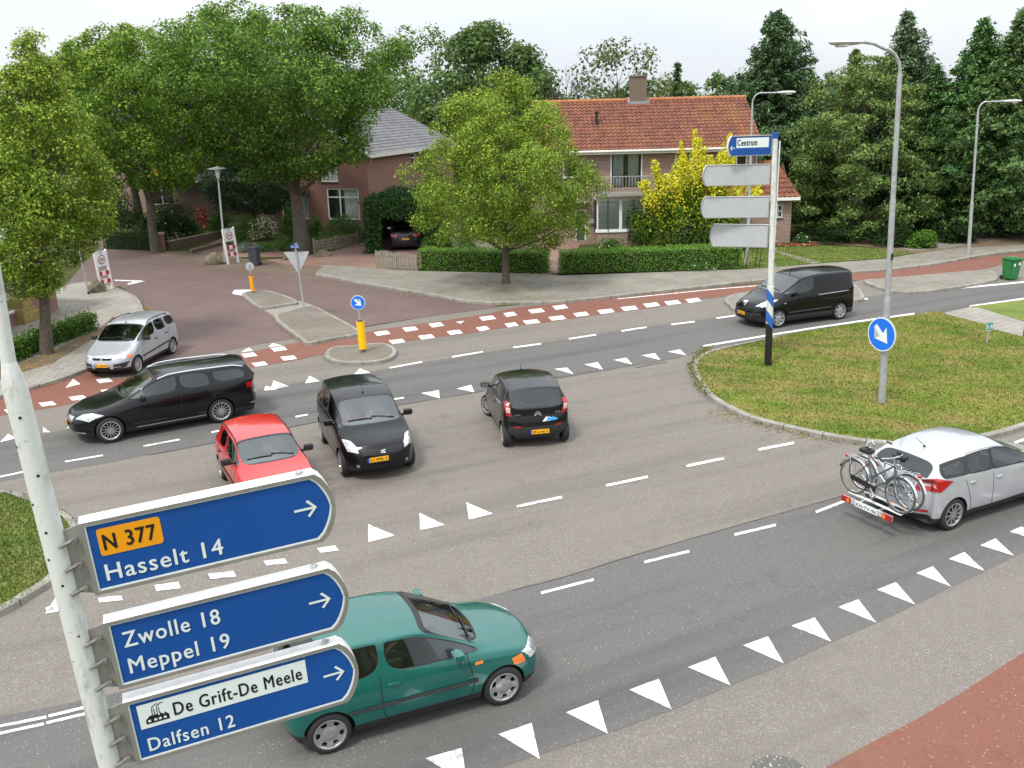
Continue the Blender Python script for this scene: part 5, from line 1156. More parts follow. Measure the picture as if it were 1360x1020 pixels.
# generic simple house for those behind
def house(name, o, rz, L_, D_, he, rh, wm, rm, wins=(), label='', hip=0.0, side_wins=(), fascia=m_fascia, chim=None):
    """o = corner; local x along the long eave wall (facing local -y)"""
    root = empty(name, o, rz, label=label, cat='house'); bm, uvl = uvbm(); W0 = [(a, b, c, d) for a, b, c, d, *_ in wins]; W1 = [(a, b, c, d) for a, b, c, d, *_ in side_wins]
    wallpanel(bm, uvl, (0, 0, 0), (1, 0, 0), L_, -.05, he, W0, .12, (0, -1, 0)); wallpanel(bm, uvl, (0, D_, 0), (1, 0, 0), L_, -.05, he)
    wallpanel(bm, uvl, (0, 0, 0), (0, 1, 0), D_, -.05, he, W1, .12, (-1, 0, 0)); wallpanel(bm, uvl, (L_, 0, 0), (0, 1, 0), D_, -.05, he)
    gable(bm, uvl, (0, 0, 0), (0, 1, 0), D_, he, rh-.1)
    if not hip: gable(bm, uvl, (L_, 0, 0), (0, 1, 0), D_, he, rh-.1)
    fin(bm, 'wall', wm, root, recalc=False); e = he-.2; xr = L_-hip if hip else L_+.25
    tiled_roof('roof', (-.25, -.4, e), (L_+.25, -.4, e), (xr, D_/2, rh), (-.25, D_/2, rh), rm, root); tiled_roof('roof', (L_+.25, D_+.4, e), (-.25, D_+.4, e), (-.25, D_/2, rh), (xr, D_/2, rh), rm, root)
    if hip: tiled_roof('roof', (L_+.25, -.4, e), (L_+.25, D_+.4, e), (xr, D_/2+.02, rh), (xr, D_/2, rh), rm, root)
    bm = NB(); box(bm, (L_/2, -.43, e-.02), (L_+.5, .05, .22))
    fin(bm, 'fascia', fascia, root)
    bm = NB()
    for a, b, z in ((0, D_/2, 1), (D_, D_/2, 1)):
        y0 = -.4 if a == 0 else D_+.4; ext(bm, [(-.27, y0, e-.08), (-.27, y0, e+.12), (-.27, D_/2, rh+.12), (-.27, D_/2, rh-.08)], (.05, 0, 0))
    fin(bm, 'bargeboard', m_white, root)
    bm = NB(); tube(bm, [(-.25, D_/2, rh+.06), (xr, D_/2, rh+.06)], .12, 8); fin(bm, 'ridge_tiles', rm, root)
    for w__ in wins:
        a, b, c, d = w__[:4]; kw = w__[4] if len(w__) > 4 else {}; window(root, (a, 0), (1, 0, 0), (0, -1, 0), b-a, d-c, c, **kw)
    for w__ in side_wins:
        a, b, c, d = w__[:4]; kw = w__[4] if len(w__) > 4 else {}; window(root, (0, a), (0, 1, 0), (-1, 0, 0), b-a, d-c, c, **kw)
    if chim:
        bm = NB(); box(bm, (chim[0], chim[1], rh+.1), (.14, .14, 1.0)); fin(bm, 'flue', m_trim, root)
    return root
# red brick house with grey tiles: long wall runs away to the right, gable end towards the street
c0 = G(493, 306); e1 = G(482, 206, 5.0); e2 = G(572, 194.5, 5.0); d_ = (e2-e1); d_.z = 0; hd_ = math.atan2(d_.y, d_.x)
D2 = 8.4
gd = lambda px, py: None
house('grey_roof_house', (c0.x, c0.y, 0), hd_, 16.0, D2, 5.05, 7.6, m_wall2, m_roofgrey,
      wins=[(7.3, 8.1, 3.75, 4.65, dict(trans=(.6,), fr=.08)), (9.9, 10.8, 3.75, 4.65, dict(trans=(.6,), fr=.08))],
      side_wins=[(.75, 3.1, .7, 2.75, dict(mull=(.6,), trans=(.72,), curtain=((.05, .5),), fr=.07)), (4.6, 6.6, .7, 2.6, dict(trans=(.8,), curtain=((.1, .6),), fr=.07)), (2.2, 3.4, 3.2, 4.6, dict(curtain=((0, 1),), fr=.07)), (5.2, 6.3, 3.2, 4.6, dict(curtain=((0, 1),), fr=.07))],
      label='red brick house with a grey tiled roof and large white framed ground floor windows', hip=1.6, chim=(9.3, D2/2-.7))
q = G(238, 292); house('brown_brick_house', (q.x-1, q.y+3, 0), R(8), 13, 8, 2.9, 6.6, m_wall3, m_roofgrey, wins=[(4.9, 7.4, .8, 2.1, dict(mull=(.5,), fr=.09)), (8.6, 9.6, .8, 2.1, dict(fr=.09))], label='low brown brick house glimpsed behind the street trees with a long white gutter')
q = G(150, 300); hz = house('terraced_house', (q.x-4, q.y+9, 0), R(6), 12, 8, 5.2, 8.0, m_wall1, m_roofgrey, wins=[(3.5, 5.5, .6, 2.3, dict(mull=(.5,), fr=.09)), (7.5, 8.6, 3.1, 4.5, dict(fr=.09)), (9.3, 10.6, 3.1, 4.5, dict(fr=.09)), (9.0, 11.0, .6, 2.2, dict(fr=.09))], label='terraced brick house with an orange awning seen under the far left trees')
bm = NB(); ext(bm, [(3.2, -.02, 3.5), (6.2, -.02, 3.5), (6.2, -1.3, 2.95), (3.2, -1.3, 2.95)], (0, 0, .04)); ext(bm, [(3.2, -1.3, 2.7), (6.2, -1.3, 2.7), (6.2, -1.3, 2.97), (3.2, -1.3, 2.97)], (0, -.02, 0)); fin(bm, 'awning', M('orange_awning', (.85, .13, .01), .8), hz)
# shop at the left edge
q0 = G(78, 411, .1); sroot = empty('brick_shop', (q0.x, q0.y, .1), R(0), label='brick corner building at the left edge behind the pale lime tree, with a purple panel', cat='building')
sdir = (G(0, 440, .1)-q0); sdir.z = 0; sdir.normalize(); sn = Vector((-sdir.y, sdir.x, 0)); 
if sn.y > 0: sn = -sn
bm, uvl = uvbm(); holes_ = [(2.2, 4.6, .5, 2.3)]
wallpanel(bm, uvl, (0, 0, 0), sdir, 9, 0, 3.1, holes_, .12, sn); wallpanel(bm, uvl, (0, 0, 0), -sn, 8, 0, 3.1); fin(bm, 'wall', m_wall2, sroot, recalc=False)
bm = NB(); ext(bm, [sn*.3-sdir*.3+Vector((0, 0, 3.1)), sdir*9+sn*.3+Vector((0, 0, 3.1)), sdir*9-sn*8+Vector((0, 0, 3.1)), -sn*8-sdir*.3+Vector((0, 0, 3.1))], (0, 0, .25)); fin(bm, 'flat_roof', M('roof_edge', (.3, .3, .3), .7), sroot)
window(sroot, sdir*2.2, sdir, sn, 2.4, 1.8, .5, fr=.08, name='shop_window')
bm = NB(); p = sdir*5.0+sn*.03; ext(bm, [p+Vector((0, 0, .2)), p+sdir*1.6+Vector((0, 0, .2)), p+sdir*1.6+Vector((0, 0, 2.6)), p+Vector((0, 0, 2.6))], sn*.04); fin(bm, 'purple_panel', M('purple_paint', (.09, .04, .3), .5), sroot)

# ------------------------------------------------------------------ fences, walls, carport
m_wood = M('weathered_wood', (.22, .185, .135), .85, var=.3, vs=5)
m_woodg = M('greyed_wood', (.27, .245, .2), .85, var=.3, vs=7)
def picket(name, a, b, hgt, label, n, wd=.085, arc=.0, mat=None, z=.0, group=None):
    a = Vector(a); b = Vector(b); d = b-a; rz = math.atan2(d.y, d.x); root = empty(name, (a.x, a.y, z), rz, label=label, cat='fence', group=group); Ln = d.to_2d().length
    seg = 1.25
    for i in range(n):
        x = Ln*(i+.5)/n; ph = ((x % seg)/seg); h = hgt+arc*math.sin(math.pi*ph); bm = NB(); w2 = wd/2
        ext(bm, [(x-w2, -.012, .05), (x+w2, -.012, .05), (x+w2, -.012, h-.03), (x+w2*.5, -.012, h), (x-w2*.5, -.012, h), (x-w2, -.012, h-.03)], (0, .022, 0)); fin(bm, 'picket', mat or m_woodg, root)
    bm = NB(); box(bm, (Ln/2, .035, .25), (Ln, .03, .07)); fin(bm, 'rail', mat or m_woodg, root); bm = NB(); box(bm, (Ln/2, .035, hgt-.18), (Ln, .03, .07)); fin(bm, 'rail', mat or m_woodg, root)
    k = max(1, round(Ln/seg))
    for i in range(k+1): bm = NB(); box(bm, (Ln*i/k, .05, (hgt+.08)/2), (.09, .09, hgt+.08), bev=.008); fin(bm, 'post', m_wood, root)
picket('picket_fence', G(500, 356), G(554, 361), .82, 'short weathered wooden picket fence with arched top left of the first clipped hedge', 21, arc=.12)
picket('picket_fence', G(632, 335), G(700, 334), .8, 'grey picket fence inside the garden, behind the first clipped hedge', 26)
def plank_fence(pts, hgt, planks, label):
    P = [G(*p) for p in pts]; root = empty('plank_fence', P[0], 0, label=label, cat='fence')
    for a, b in zip(P[:-1], P[1:]):
        a = a-P[0]; b = b-P[0]; d = (b-a); rz = math.atan2(d.y, d.x); Ln = d.length; c = (a+b)/2
        for k in range(planks): bm = NB(); box(bm, (c.x, c.y, hgt*(.22+.68*k/(planks-1))), (Ln, .035, .14), rz=rz); fin(bm, 'plank', m_wood, root)
        bm = NB(); box(bm, (a.x, a.y, (hgt+.1)/2), (.1, .1, hgt+.1), rz=rz); fin(bm, 'post', m_wood, root)
    bm = NB(); box(bm, (P[-1].x-P[0].x, P[-1].y-P[0].y, (hgt+.1)/2), (.1, .1, hgt+.1)); fin(bm, 'post', m_wood, root)
plank_fence([(418, 337), (447, 332), (476, 326), (497, 321)], .75, 4, 'low weathered plank fence with wide horizontal boards beside the brick driveway')
def lowwall(name, pts, hgt, th, label, mat, z=0, cat='wall'):
    P = [G(*p) for p in pts]; root = empty(name, (P[0].x, P[0].y, z), 0, label=label, cat=cat); bm, uvl = uvbm()
    for a, b in zip(P[:-1], P[1:]):
        a = a-P[0]; b = b-P[0]; d = (b-a).normalized(); n = Vector((-d.y, d.x, 0))*th/2; Ln = (b-a).length
        wallpanel(bm, uvl, a+n, d, Ln, 0, hgt); wallpanel(bm, uvl, a-n, d, Ln, 0, hgt); wallpanel(bm, uvl, a-n, n.normalized(), th, 0, hgt); wallpanel(bm, uvl, b-n, n.normalized(), th, 0, hgt)
    fin(bm, 'brickwork', mat, root, recalc=False); bm = NB()
    for a, b in zip(P[:-1], P[1:]):
        a = a-P[0]; b = b-P[0]; d = (b-a); box(bm, ((a.x+b.x)/2, (a.y+b.y)/2, hgt+.025), (d.length, th+.05, .05), rz=math.atan2(d.y, d.x))
    fin(bm, 'coping', M('coping_stone', (.24, .19, .15), .8, var=.2), root)
lowwall('garden_wall', [(223, 331), (297, 315)], .42, .22, 'low brick garden wall running right from the square brick pillar', m_wall3)
lowwall('planter_edge', [(254, 337), (300, 325), (345, 331)], .2, .12, 'ankle high brick planter edging in front of the garden wall', m_wall3)
P_ = G(214, 334); root = empty('brick_pillar', P_, R(12), label='square brick gate pillar with a pale stone cap at the end of the hedge', cat='pillar'); bm, uvl = uvbm()
for o_, u_ in (((-.25, -.25, 0), (1, 0, 0)), ((-.25, .25, 0), (1, 0, 0)), ((-.25, -.25, 0), (0, 1, 0)), ((.25, -.25, 0), (0, 1, 0))): wallpanel(bm, uvl, o_, u_, .5, 0, 1.02)
fin(bm, 'shaft', m_wall2, root, recalc=False); bm = NB(); box(bm, (0, 0, 1.06), (.62, .62, .1), bev=.02); fin(bm, 'cap', M('pillar_cap', (.33, .26, .19), .8, var=.15), root)
# carport under ivy
cp_ = AT(539, 312, 55.5); root = empty('carport', (cp_.x, cp_.y+.4, 0), R(3), label='ivy covered carport with a dark opening between the brick house and the lime tree', cat='carport')
bm = NB()
for sx_ in (-1.75, 1.75):
    for yy in (-2.6, 0, 2.6): box(bm, (sx_, yy, 1.15), (.12, .12, 2.3))
box(bm, (0, 0, 2.34), (3.9, 5.8, .1)); box(bm, (0, 2.9, 1.15), (3.6, .05, 2.3)); fin(bm, 'timber_frame', m_trim, root)
CARPORT = root
# lattice fence far right
fl_ = [G(1300, 318), G(1420, 306)]; d_ = fl_[1]-fl_[0]; root = empty('lattice_fence', fl_[0], math.atan2(d_.y, d_.x), label='dark lattice fence under the spruces at the right edge', cat='fence'); bm = NB(); Ln = d_.length
for i in range(int(Ln/.22)):
    x = i*.22
    for sg in (1, -1): tube(bm, [(x if sg == 1 else x+.8, .01*sg, .05), (x+.8 if sg == 1 else x, .01*sg, .85)], .016, 4)
fin(bm, 'lattice', M('dark_wood', (.05, .045, .035), .8), root)
for i in range(int(Ln/2.0)+1): bm = NB(); box(bm, (i*2.0, 0, .48), (.08, .08, .96)); fin(bm, 'post', MATS['dark_wood'], root)
# ------------------------------------------------------------------ street furniture
m_pole = M('lichen_white_paint', (.60, .61, .58), .6, c2=(.26, .29, .22), vs=5.5, bump=.25, bs=70)
def polemat(name='lichen_pole', scale=6):
    m_, t, b, N_, L_ = nodes_of(name)
    c_ = ramp(t, noise(t, scale, 8, .75, sc=(1, 1, .35)), .30, .50, (.27, .29, .23), (.66, .67, .64))
    c_ = mixc(t, c_, (.16, .15, .12), ramp(t, noise(t, scale*3.3, 4, .7), .62, .72, (0, 0, 0), (.6, .6, .6)))
    L_(c_, b.inputs['Base Color']); b.inputs['Roughness'].default_value = .6
    bp = N_('ShaderNodeBump'); bp.inputs['Strength'].default_value = .3; bp.inputs['Distance'].default_value = .003; L_(noise(t, 120, 4, .7), bp.inputs['Height']); L_(bp.outputs[0], b.inputs['Normal']); return m_
m_lich = polemat()
m_back = M('sign_back_aluminium', (.46, .47, .49), .5, .15, var=.06, vs=3, bump=.03, bs=40)
m_edge = M('white_aluminium_edge', (.78, .78, .77), .4, var=.1, vs=9)
m_sframe = M('aluminium_frame', (.30, .285, .265), .45, .3, var=.12, vs=8)
m_under = M('dark_underside', (.13, .13, .085), .9, c2=(.07, .085, .04), vs=12)  # darker mottled colour for the bottom faces of the sign boxes

def panel_shape(L, h, r=.16, n=8, bulge=.06):
    """outline in (u, v): square near the pole (u=0), bowed end at u=L"""
    P = [(0, 0), (L-.09, 0)]
    for i in range(n+1):
        t = i/n; v = -h*t; P.append((L-.085+bulge*1.6*math.sin(math.pi*t)**.75, v)) if 0 < i < n else None
    P += [(L-.09, -h), (0, -h)]; return P
def box_sign(root, o, u, v, n, L, h, th, front, name='direction_sign', flip=1, back=None, faceinset=.021, edge=None, under=None):
    """a thick sign box: front face plate with frame; u along, v up, n towards the reader; o = top edge nearest the pole"""
    edge = edge or m_edge; P = panel_shape(L, h, n=14); W3 = lambda a, b, c: o+u*a*flip+v*b+n*c
    bm = NB(); k = len(P); A = [bm.verts.new(W3(a, b, 0)) for a, b in P]; B = [bm.verts.new(W3(a, b, -th)) for a, b in P]
    fs = []
    for i in range(k):
        j = (i+1) % k; f = bm.faces.new((A[i], A[j], B[j], B[i])); m_i = 0
        if P[i][1] == -h and P[j][1] == -h: m_i = 1
        f.material_index = m_i
    f = bm.faces.new(B); f.material_index = 2
    Q = []
    for a, b in P: Q.append((a+faceinset*(1 if a == 0 else -1), b+faceinset*(-1 if b > -h/2 else 1)))
    Q = [(min(a, L), b) for a, b in Q]
    # ring
    C = [bm.verts.new(W3(a, b, 0)) for a, b in Q]
    for i in range(k):
        j = (i+1) % k; f = bm.faces.new((A[i], A[j], C[j], C[i])); f.material_index = 3
    D = [bm.verts.new(W3(a, b, -.012)) for a, b in Q]
    for i in range(k):
        j = (i+1) % k; f = bm.faces.new((C[i], C[j], D[j], D[i])); f.material_index = 3
    f = bm.faces.new(D); f.material_index = 4
    bmesh.ops.triangulate(bm, faces=[f for f in bm.faces if len(f.verts) > 4])
    so_ = fin(bm, name, [edge, under or m_under, back or m_back, m_sframe, front], root)
    return so_, W3, Q
def flat(name, pts, W3, c, mat, parent):
    bm = NB(); bm.faces.new([bm.verts.new(W3(a, b, c)) for a, b in pts]); bmesh.ops.triangulate(bm, faces=bm.faces[:]); return fin(bm, name, mat, parent, recalc=False)
def arrow(W3, cx_, cy_, s, c, mat, parent, d=1):
    t = .10*s
    P = [(-.5*s, -t*.55), (.30*s, -t*.55), (.02*s, -.36*s), (.17*s, -.36*s), (.5*s, 0), (.17*s, .36*s), (.02*s, .36*s), (.30*s, t*.55), (-.5*s, t*.55)]
    P = [(-.5*s, -.058*s), (.31*s, -.058*s), (.04*s, -.34*s), (.13*s, -.42*s), (.5*s, 0), (.13*s, .42*s), (.04*s, .34*s), (.31*s, .058*s), (-.5*s, .058*s)]
    return flat('arrow', [(cx_+a*d, cy_+b) for a, b in P], W3, c, mat, parent)

# --- near signpost (its foot is below the picture) with three blue direction signs
sa, sb_, sc_ = .378, .052, .045
u0 = Vector((math.cos(sa), math.sin(sa), 0)); n0 = Vector((math.sin(sa), -math.cos(sa), 0)); Z = Vector((0, 0, 1))
su = u0*math.cos(sb_)+Z*math.sin(sb_); v2 = Z*math.cos(sb_)-u0*math.sin(sb_); sv = (v2*math.cos(sc_)+n0*math.sin(sc_)).normalized(); sn_ = su.cross(sv).normalized()
if sn_.y > 0: sn_ = -sn_
SO = Vector((-2.363, 4.678, 5.688)); SL, SH = 1.37, .451
TH = .10
m_clamp = M('clamp_steel', (.2, .19, .17), .6, .3, var=.3, vs=30)
pc = SO - su*.142 - sn_*TH*.5                     # point on the pole axis at the height of the top sign
foot = pc - sv*(pc.z/sv.z)
sp = empty('direction_signpost', foot, 0, label='tall lichen stained signpost in the left foreground carrying three blue direction signs', cat='signpost')
ro = lambda p: p-foot
bm = NB(); hts = [(0, .07), (6.36, .060), (5.90, .085), (5.96, .050), (9.5, .040)]
tube(bm, [ro(foot+sv*(h/sv.z)) for h, _ in hts[:2]], [hts[0][1], hts[1][1]], 28)
fin(bm, 'lower_pole', m_lich, sp, smooth=True)
kz = 6.46
bm = NB(); tube(bm, [ro(foot+sv*(h/sv.z)) for h in (6.361, kz, kz+.05, kz+.10, kz+.16)], [.060, .060, .057, .047, .036], 28); fin(bm, 'pole_shoulder', m_lich, sp, smooth=True)
bm = NB(); tube(bm, [ro(foot+sv*(h/sv.z)+su*(h-kz-.15)*.07) for h in (kz+.15, 9.3)], [.036, .030], 20); fin(bm, 'upper_pole', m_lich, sp, smooth=True)
bm = NB()
for i, h in enumerate(np.arange(3.2, kz, .165)):
    a = -1.2+(i % 2)*.9+(i % 3)*.25; d = (sn_*math.cos(a)*1-su*math.sin(a)*-1).normalized(); p = foot+sv*(h/sv.z)+d*.059; tube(bm, [ro(p-d*.006), ro(p+d*.003)], .0085, 8)
fin(bm, 'bolt_hole', m_gap, sp)
offs = [(0, 0), (.634, .005), (1.180, .006)]
for k, (dv, du) in enumerate(offs):
    o = SO - sv*dv + su*du; o_l = ro(o)
    sg, W3, Q = box_sign(sp, o_l, su, sv, sn_, SL, SH, TH, m_blue, name='direction_sign')
    sg['label'] = ['topmost blue sign reading N 377 Hasselt 14', 'middle blue sign reading Zwolle 18 Meppel 19', 'lowest blue sign reading De Grift-De Meele and Dalfsen 12'][k]
    bl_ = []
    fi = .021; bw = .010                       # white border line just inside the frame
    for a, b in Q: bl_.append((a+(bw if a < .2 else -bw), b+(-bw if b > -SH/2 else bw)))
    bm = NB(); A = [bm.verts.new(W3(a, b, -.0095)) for a, b in Q]; B = [bm.verts.new(W3(a, b, -.0095)) for a, b in bl_]
    for i in range(len(Q)): j = (i+1) % len(Q); bm.faces.new((A[i], A[j], B[j], B[i]))
    fin(bm, 'border', m_signwhite, sg, recalc=False)
    def T(s, a, b, size, width=None, mat=m_signwhite, c=-.008, bold=.015): text_obj('lettering', s, mat, sg, W3(a, b, c), su, sv, size, width=width, bold=bold, depth=0)
    if k == 0:
        pts = []; x0, x1, y0, y1, r = .075, .405, -.225, -.058, .018
        for cxx, cyy, a0 in ((x1-r, y1-r, 0), (x0+r, y1-r, 90), (x0+r, y0+r, 180), (x1-r, y0+r, 270)):
            for q in range(4): a = R(a0+q*30); pts.append((cxx+r*math.cos(a), cyy+r*math.sin(a)))
        flat('number_field', pts, W3, -.009, m_signorange, sg); T('N 377', .10, -.19, .135, .272, m_signblack, -.0075, .022)
        T('Hasselt 14', .078, -.378, .145, .63)
    if k == 1: T('Zwolle 18', .08, -.19, .145, .535); T('Meppel 19', .08, -.368, .145, .565)
    if k == 2:
        flat('white_field', [(.065, -.052), (1.06, -.052), (1.06, -.222), (.065, -.222)], W3, -.009, m_signwhite, sg)
        T('De Grift-De Meele', .262, -.185, .130, .765, m_signblack, -.0075, .016); T('Dalfsen 12', .085, -.385, .132, .50)
        fx_, fy_ = .10, -.195
        F_ = lambda P: [(fx_+a*.001, fy_+b*.001) for a, b in P]
        flat('factory_symbol', F_([(0, 0), (132, 0), (132, 34), (108, 58), (108, 40), (82, 62), (82, 40), (66, 54), (26, 54), (0, 30)]), W3, -.0075, m_signblack, sg)
        for q in (12, 46, 72, 100): flat('factory_symbol_window', F_([(q, 12), (q+16, 12), (q+16, 27), (q, 27)]), W3, -.0068, m_signwhite, sg)
        for q in (38, 66):
            flat('factory_symbol_chimney', F_([(q, 52), (q+5, 52), (q+8, 100), (q+3, 100)]), W3, -.0074, m_signblack, sg); flat('factory_symbol_chimney', F_([(q+15, 52), (q+20, 52), (q+17, 100), (q+13, 100)]), W3, -.0074, m_signblack, sg)
            flat('factory_symbol_smoke', F_([(q+5, 103), (q+30, 122), (q+44, 122), (q+44, 127), (q+28, 127), (q+2, 108)]), W3, -.0074, m_signblack, sg)
    arrow(W3, 1.205+(0, .0, .02)[k], -.215, .135, -.0075, m_signwhite, sg)
    # brackets
    hs = (.06, .21, .36)
    bm = NB(); P4 = [W3(a, b, c) for a, b, c in ((0, -.01, -.02), (-.088, -.035, -.03), (-.088, -SH+.035, -.03), (0, -SH+.01, -.02))]; ext(bm, P4, -sn_*.012); fin(bm, 'bracket_plate', m_sframe, sg)
    for h in hs:
        bm = NB(); tube(bm, [W3(-.04, -h-.03, -.01), W3(-.08, -h-.036, .006), W3(-.115, -h-.045, .014)], [.014, .012, .010], 8); tube(bm, [W3(-.038, -h-.03, -.02), W3(-.038, -h-.03, .016)], .015, 6); fin(bm, 'clamp_bolt', m_clamp, sg)
    bm = NB(); box(bm, W3(SL-.17, .008, -.05), (.03, .05, .016)); tube(bm, [W3(SL-.17, .012, -.05), W3(SL-.14, .012, -.05)], .008, 6); fin(bm, 'end_clip', m_galv, sg)

# --- far signpost with the Centrum sign and three sign backs
b_ = G(1020, 485, .1); fp = empty('direction_signpost', b_, 0, label='white signpost with blue stripes and black foot, carrying the Centrum sign', cat='signpost')
lean = Vector((-.022, 0, 1)).normalized()
segs = [('foot_section', 0, 1.30, m_signblack, .105), ('post', 1.30, 2.42, m_lich, .103), ('post', 2.42, 3.4, m_lich, .085), ('post', 3.4, 6.62, m_lich, .078), ('cap', 6.62, 6.78, m_blue, .085)]
for nm, a, b, mt, r in segs: bm = NB(); tube(bm, [lean*a, lean*b], r, 20); fin(bm, nm, mt, fp, smooth=True)
def helix_band(z0, z1, r, rise, mat):
    bm = NB(); n = 28; A = []; B = []
    for i in range(n+1):
        a = 2*math.pi*i/n; d = Vector((math.cos(a), math.sin(a), 0)); off = -rise*d.x*.5
        A.append(bm.verts.new(lean*(z0+off)+d*r)); B.append(bm.verts.new(lean*(z1+off)+d*r))
    for i in range(n): bm.faces.new((A[i], A[i+1], B[i+1], B[i]))
    return fin(bm, 'blue_band', mat, fp, smooth=True, recalc=False)
helix_band(1.22, 1.56, .108, .3, M('band_blue', (.02, .12, .45), .5)); helix_band(1.88, 2.20, .108, .3, MATS['band_blue'])
bm = NB(); box(bm, lean*4.4+Vector((.09, 0, 0)), (.03, .05, 4.3)); fin(bm, 'mounting_rail', m_lich, fp)
for k in range(17): bm = NB(); z_ = 2.5+k*.25; tube(bm, [lean*z_+Vector((.09, 0, 0)), lean*z_+Vector((.135, 0, 0))], .014, 5); fin(bm, 'bolt', m_galv, fp)
def farsign(topR, topL, botR, front, yaw, label, ln):
    """sign box pointing left from the post"""
    z_ = AT(*topR, b_.y).z-b_.z; zb = AT(*botR, b_.y).z-b_.z; u = Vector((-math.cos(yaw), math.sin(yaw), 0)); v = Vector((0, 0, 1)); n = Vector((-math.sin(yaw), -math.cos(yaw), 0))
    o = lean*z_+u*.10+n*.05; s_, W3, Q = box_sign(fp, o, u, v, n, ln, z_-zb, .11, front, name='direction_sign', back=m_blue if front == m_back else m_back)
    s_['label'] = label; return s_, W3, z_-zb, u, v
s_, W3, hh, u, v = farsign((1019, 179), 0, (1018, 206), m_blue, R(-10), 'blue direction sign reading Centrum', 1.30)
flat('white_field', [(.1, -.06), (1.06, -.06), (1.06, -.33), (.1, -.33)], W3, -.008, m_signwhite, s_)
text_obj('lettering', 'Centrum', m_signblack, s_, W3(1.03, -.27, -.006), -u, v, .24, width=.58, bold=.03, depth=0)
arrow(W3, 1.17, -.33, .15, -.006, m_signwhite, s_)
farsign((1020, 217.5), 0, (1020, 245.5), m_back, R(2), 'uppermost of the three grey sign backs', 1.90)
farsign((1020, 260.5), 0, (1020, 289), m_back, R(8), 'middle of the three grey sign backs', 1.92)
farsign((1020, 298.5), 0, (1020, 329), m_back, R(18), 'lowest of the three grey sign backs', 1.66)

def disc_sign(root, c, n, r, name='round_sign', kind='arrow', backonly=False):
    """traffic sign disc; n = outward normal of the face"""
    n = Vector(n).normalized(); x = Vector((-n.y, n.x, 0)).normalized(); x = Z.cross(n).normalized(); y = n.cross(x)
    Mx = Matrix((x, y, n)).transposed().to_4x4(); Mx.translation = c; bm = NB()
    lathe(bm, [(.0001, -.012), (r, -.012), (r+.004, 0), (r, .012), (.0001, .012)], 40, Mx, False); d = fin(bm, name, [m_back], root)
    if kind == 'arrow':
        bm = NB(); lathe(bm, [(.0001, .0145), (r*.995, .0145)], 40, Mx, False); fin(bm, 'white_rim', m_signwhite, d, recalc=False)
        bm = NB(); lathe(bm, [(.0001, .017), (r*.93, .017)], 40, Mx, False); fin(bm, 'blue_face', m_bluebright, d, recalc=False)
        P = [(-.62, .12), (-.12, .12), (-.12, .50), (.62, 0), (-.12, -.50), (-.12, -.12), (-.62, -.12)]; P = [(-.66, .13), (.02, .13), (-.12, .56), (.66, 0), (-.12, -.56), (.02, -.13), (-.66, -.13)]
        a = R(-45); bm = NB(); bm.faces.new([bm.verts.new(Mx @ Vector((r*(p*math.cos(a)-q*math.sin(a)), r*(p*math.sin(a)+q*math.cos(a)), .020))) for p, q in P]); bmesh.ops.triangulate(bm, faces=bm.faces[:]); fin(bm, 'arrow', m_signwhite, d, recalc=False)
    if kind == '30':
        bm = NB(); lathe(bm, [(.0001, .0145), (r*.995, .0145)], 40, Mx, False); fin(bm, 'red_ring', m_red, d, recalc=False)
        bm = NB(); lathe(bm, [(.0001, .017), (r*.78, .017)], 40, Mx, False); fin(bm, 'white_face', m_signwhite, d, recalc=False)
        text_obj('numeral', '30', m_signblack, d, Mx @ Vector((-r*.52, -r*.34, .02)), x, y, r*.95, width=r*1.04, bold=.04, depth=0)
    return d
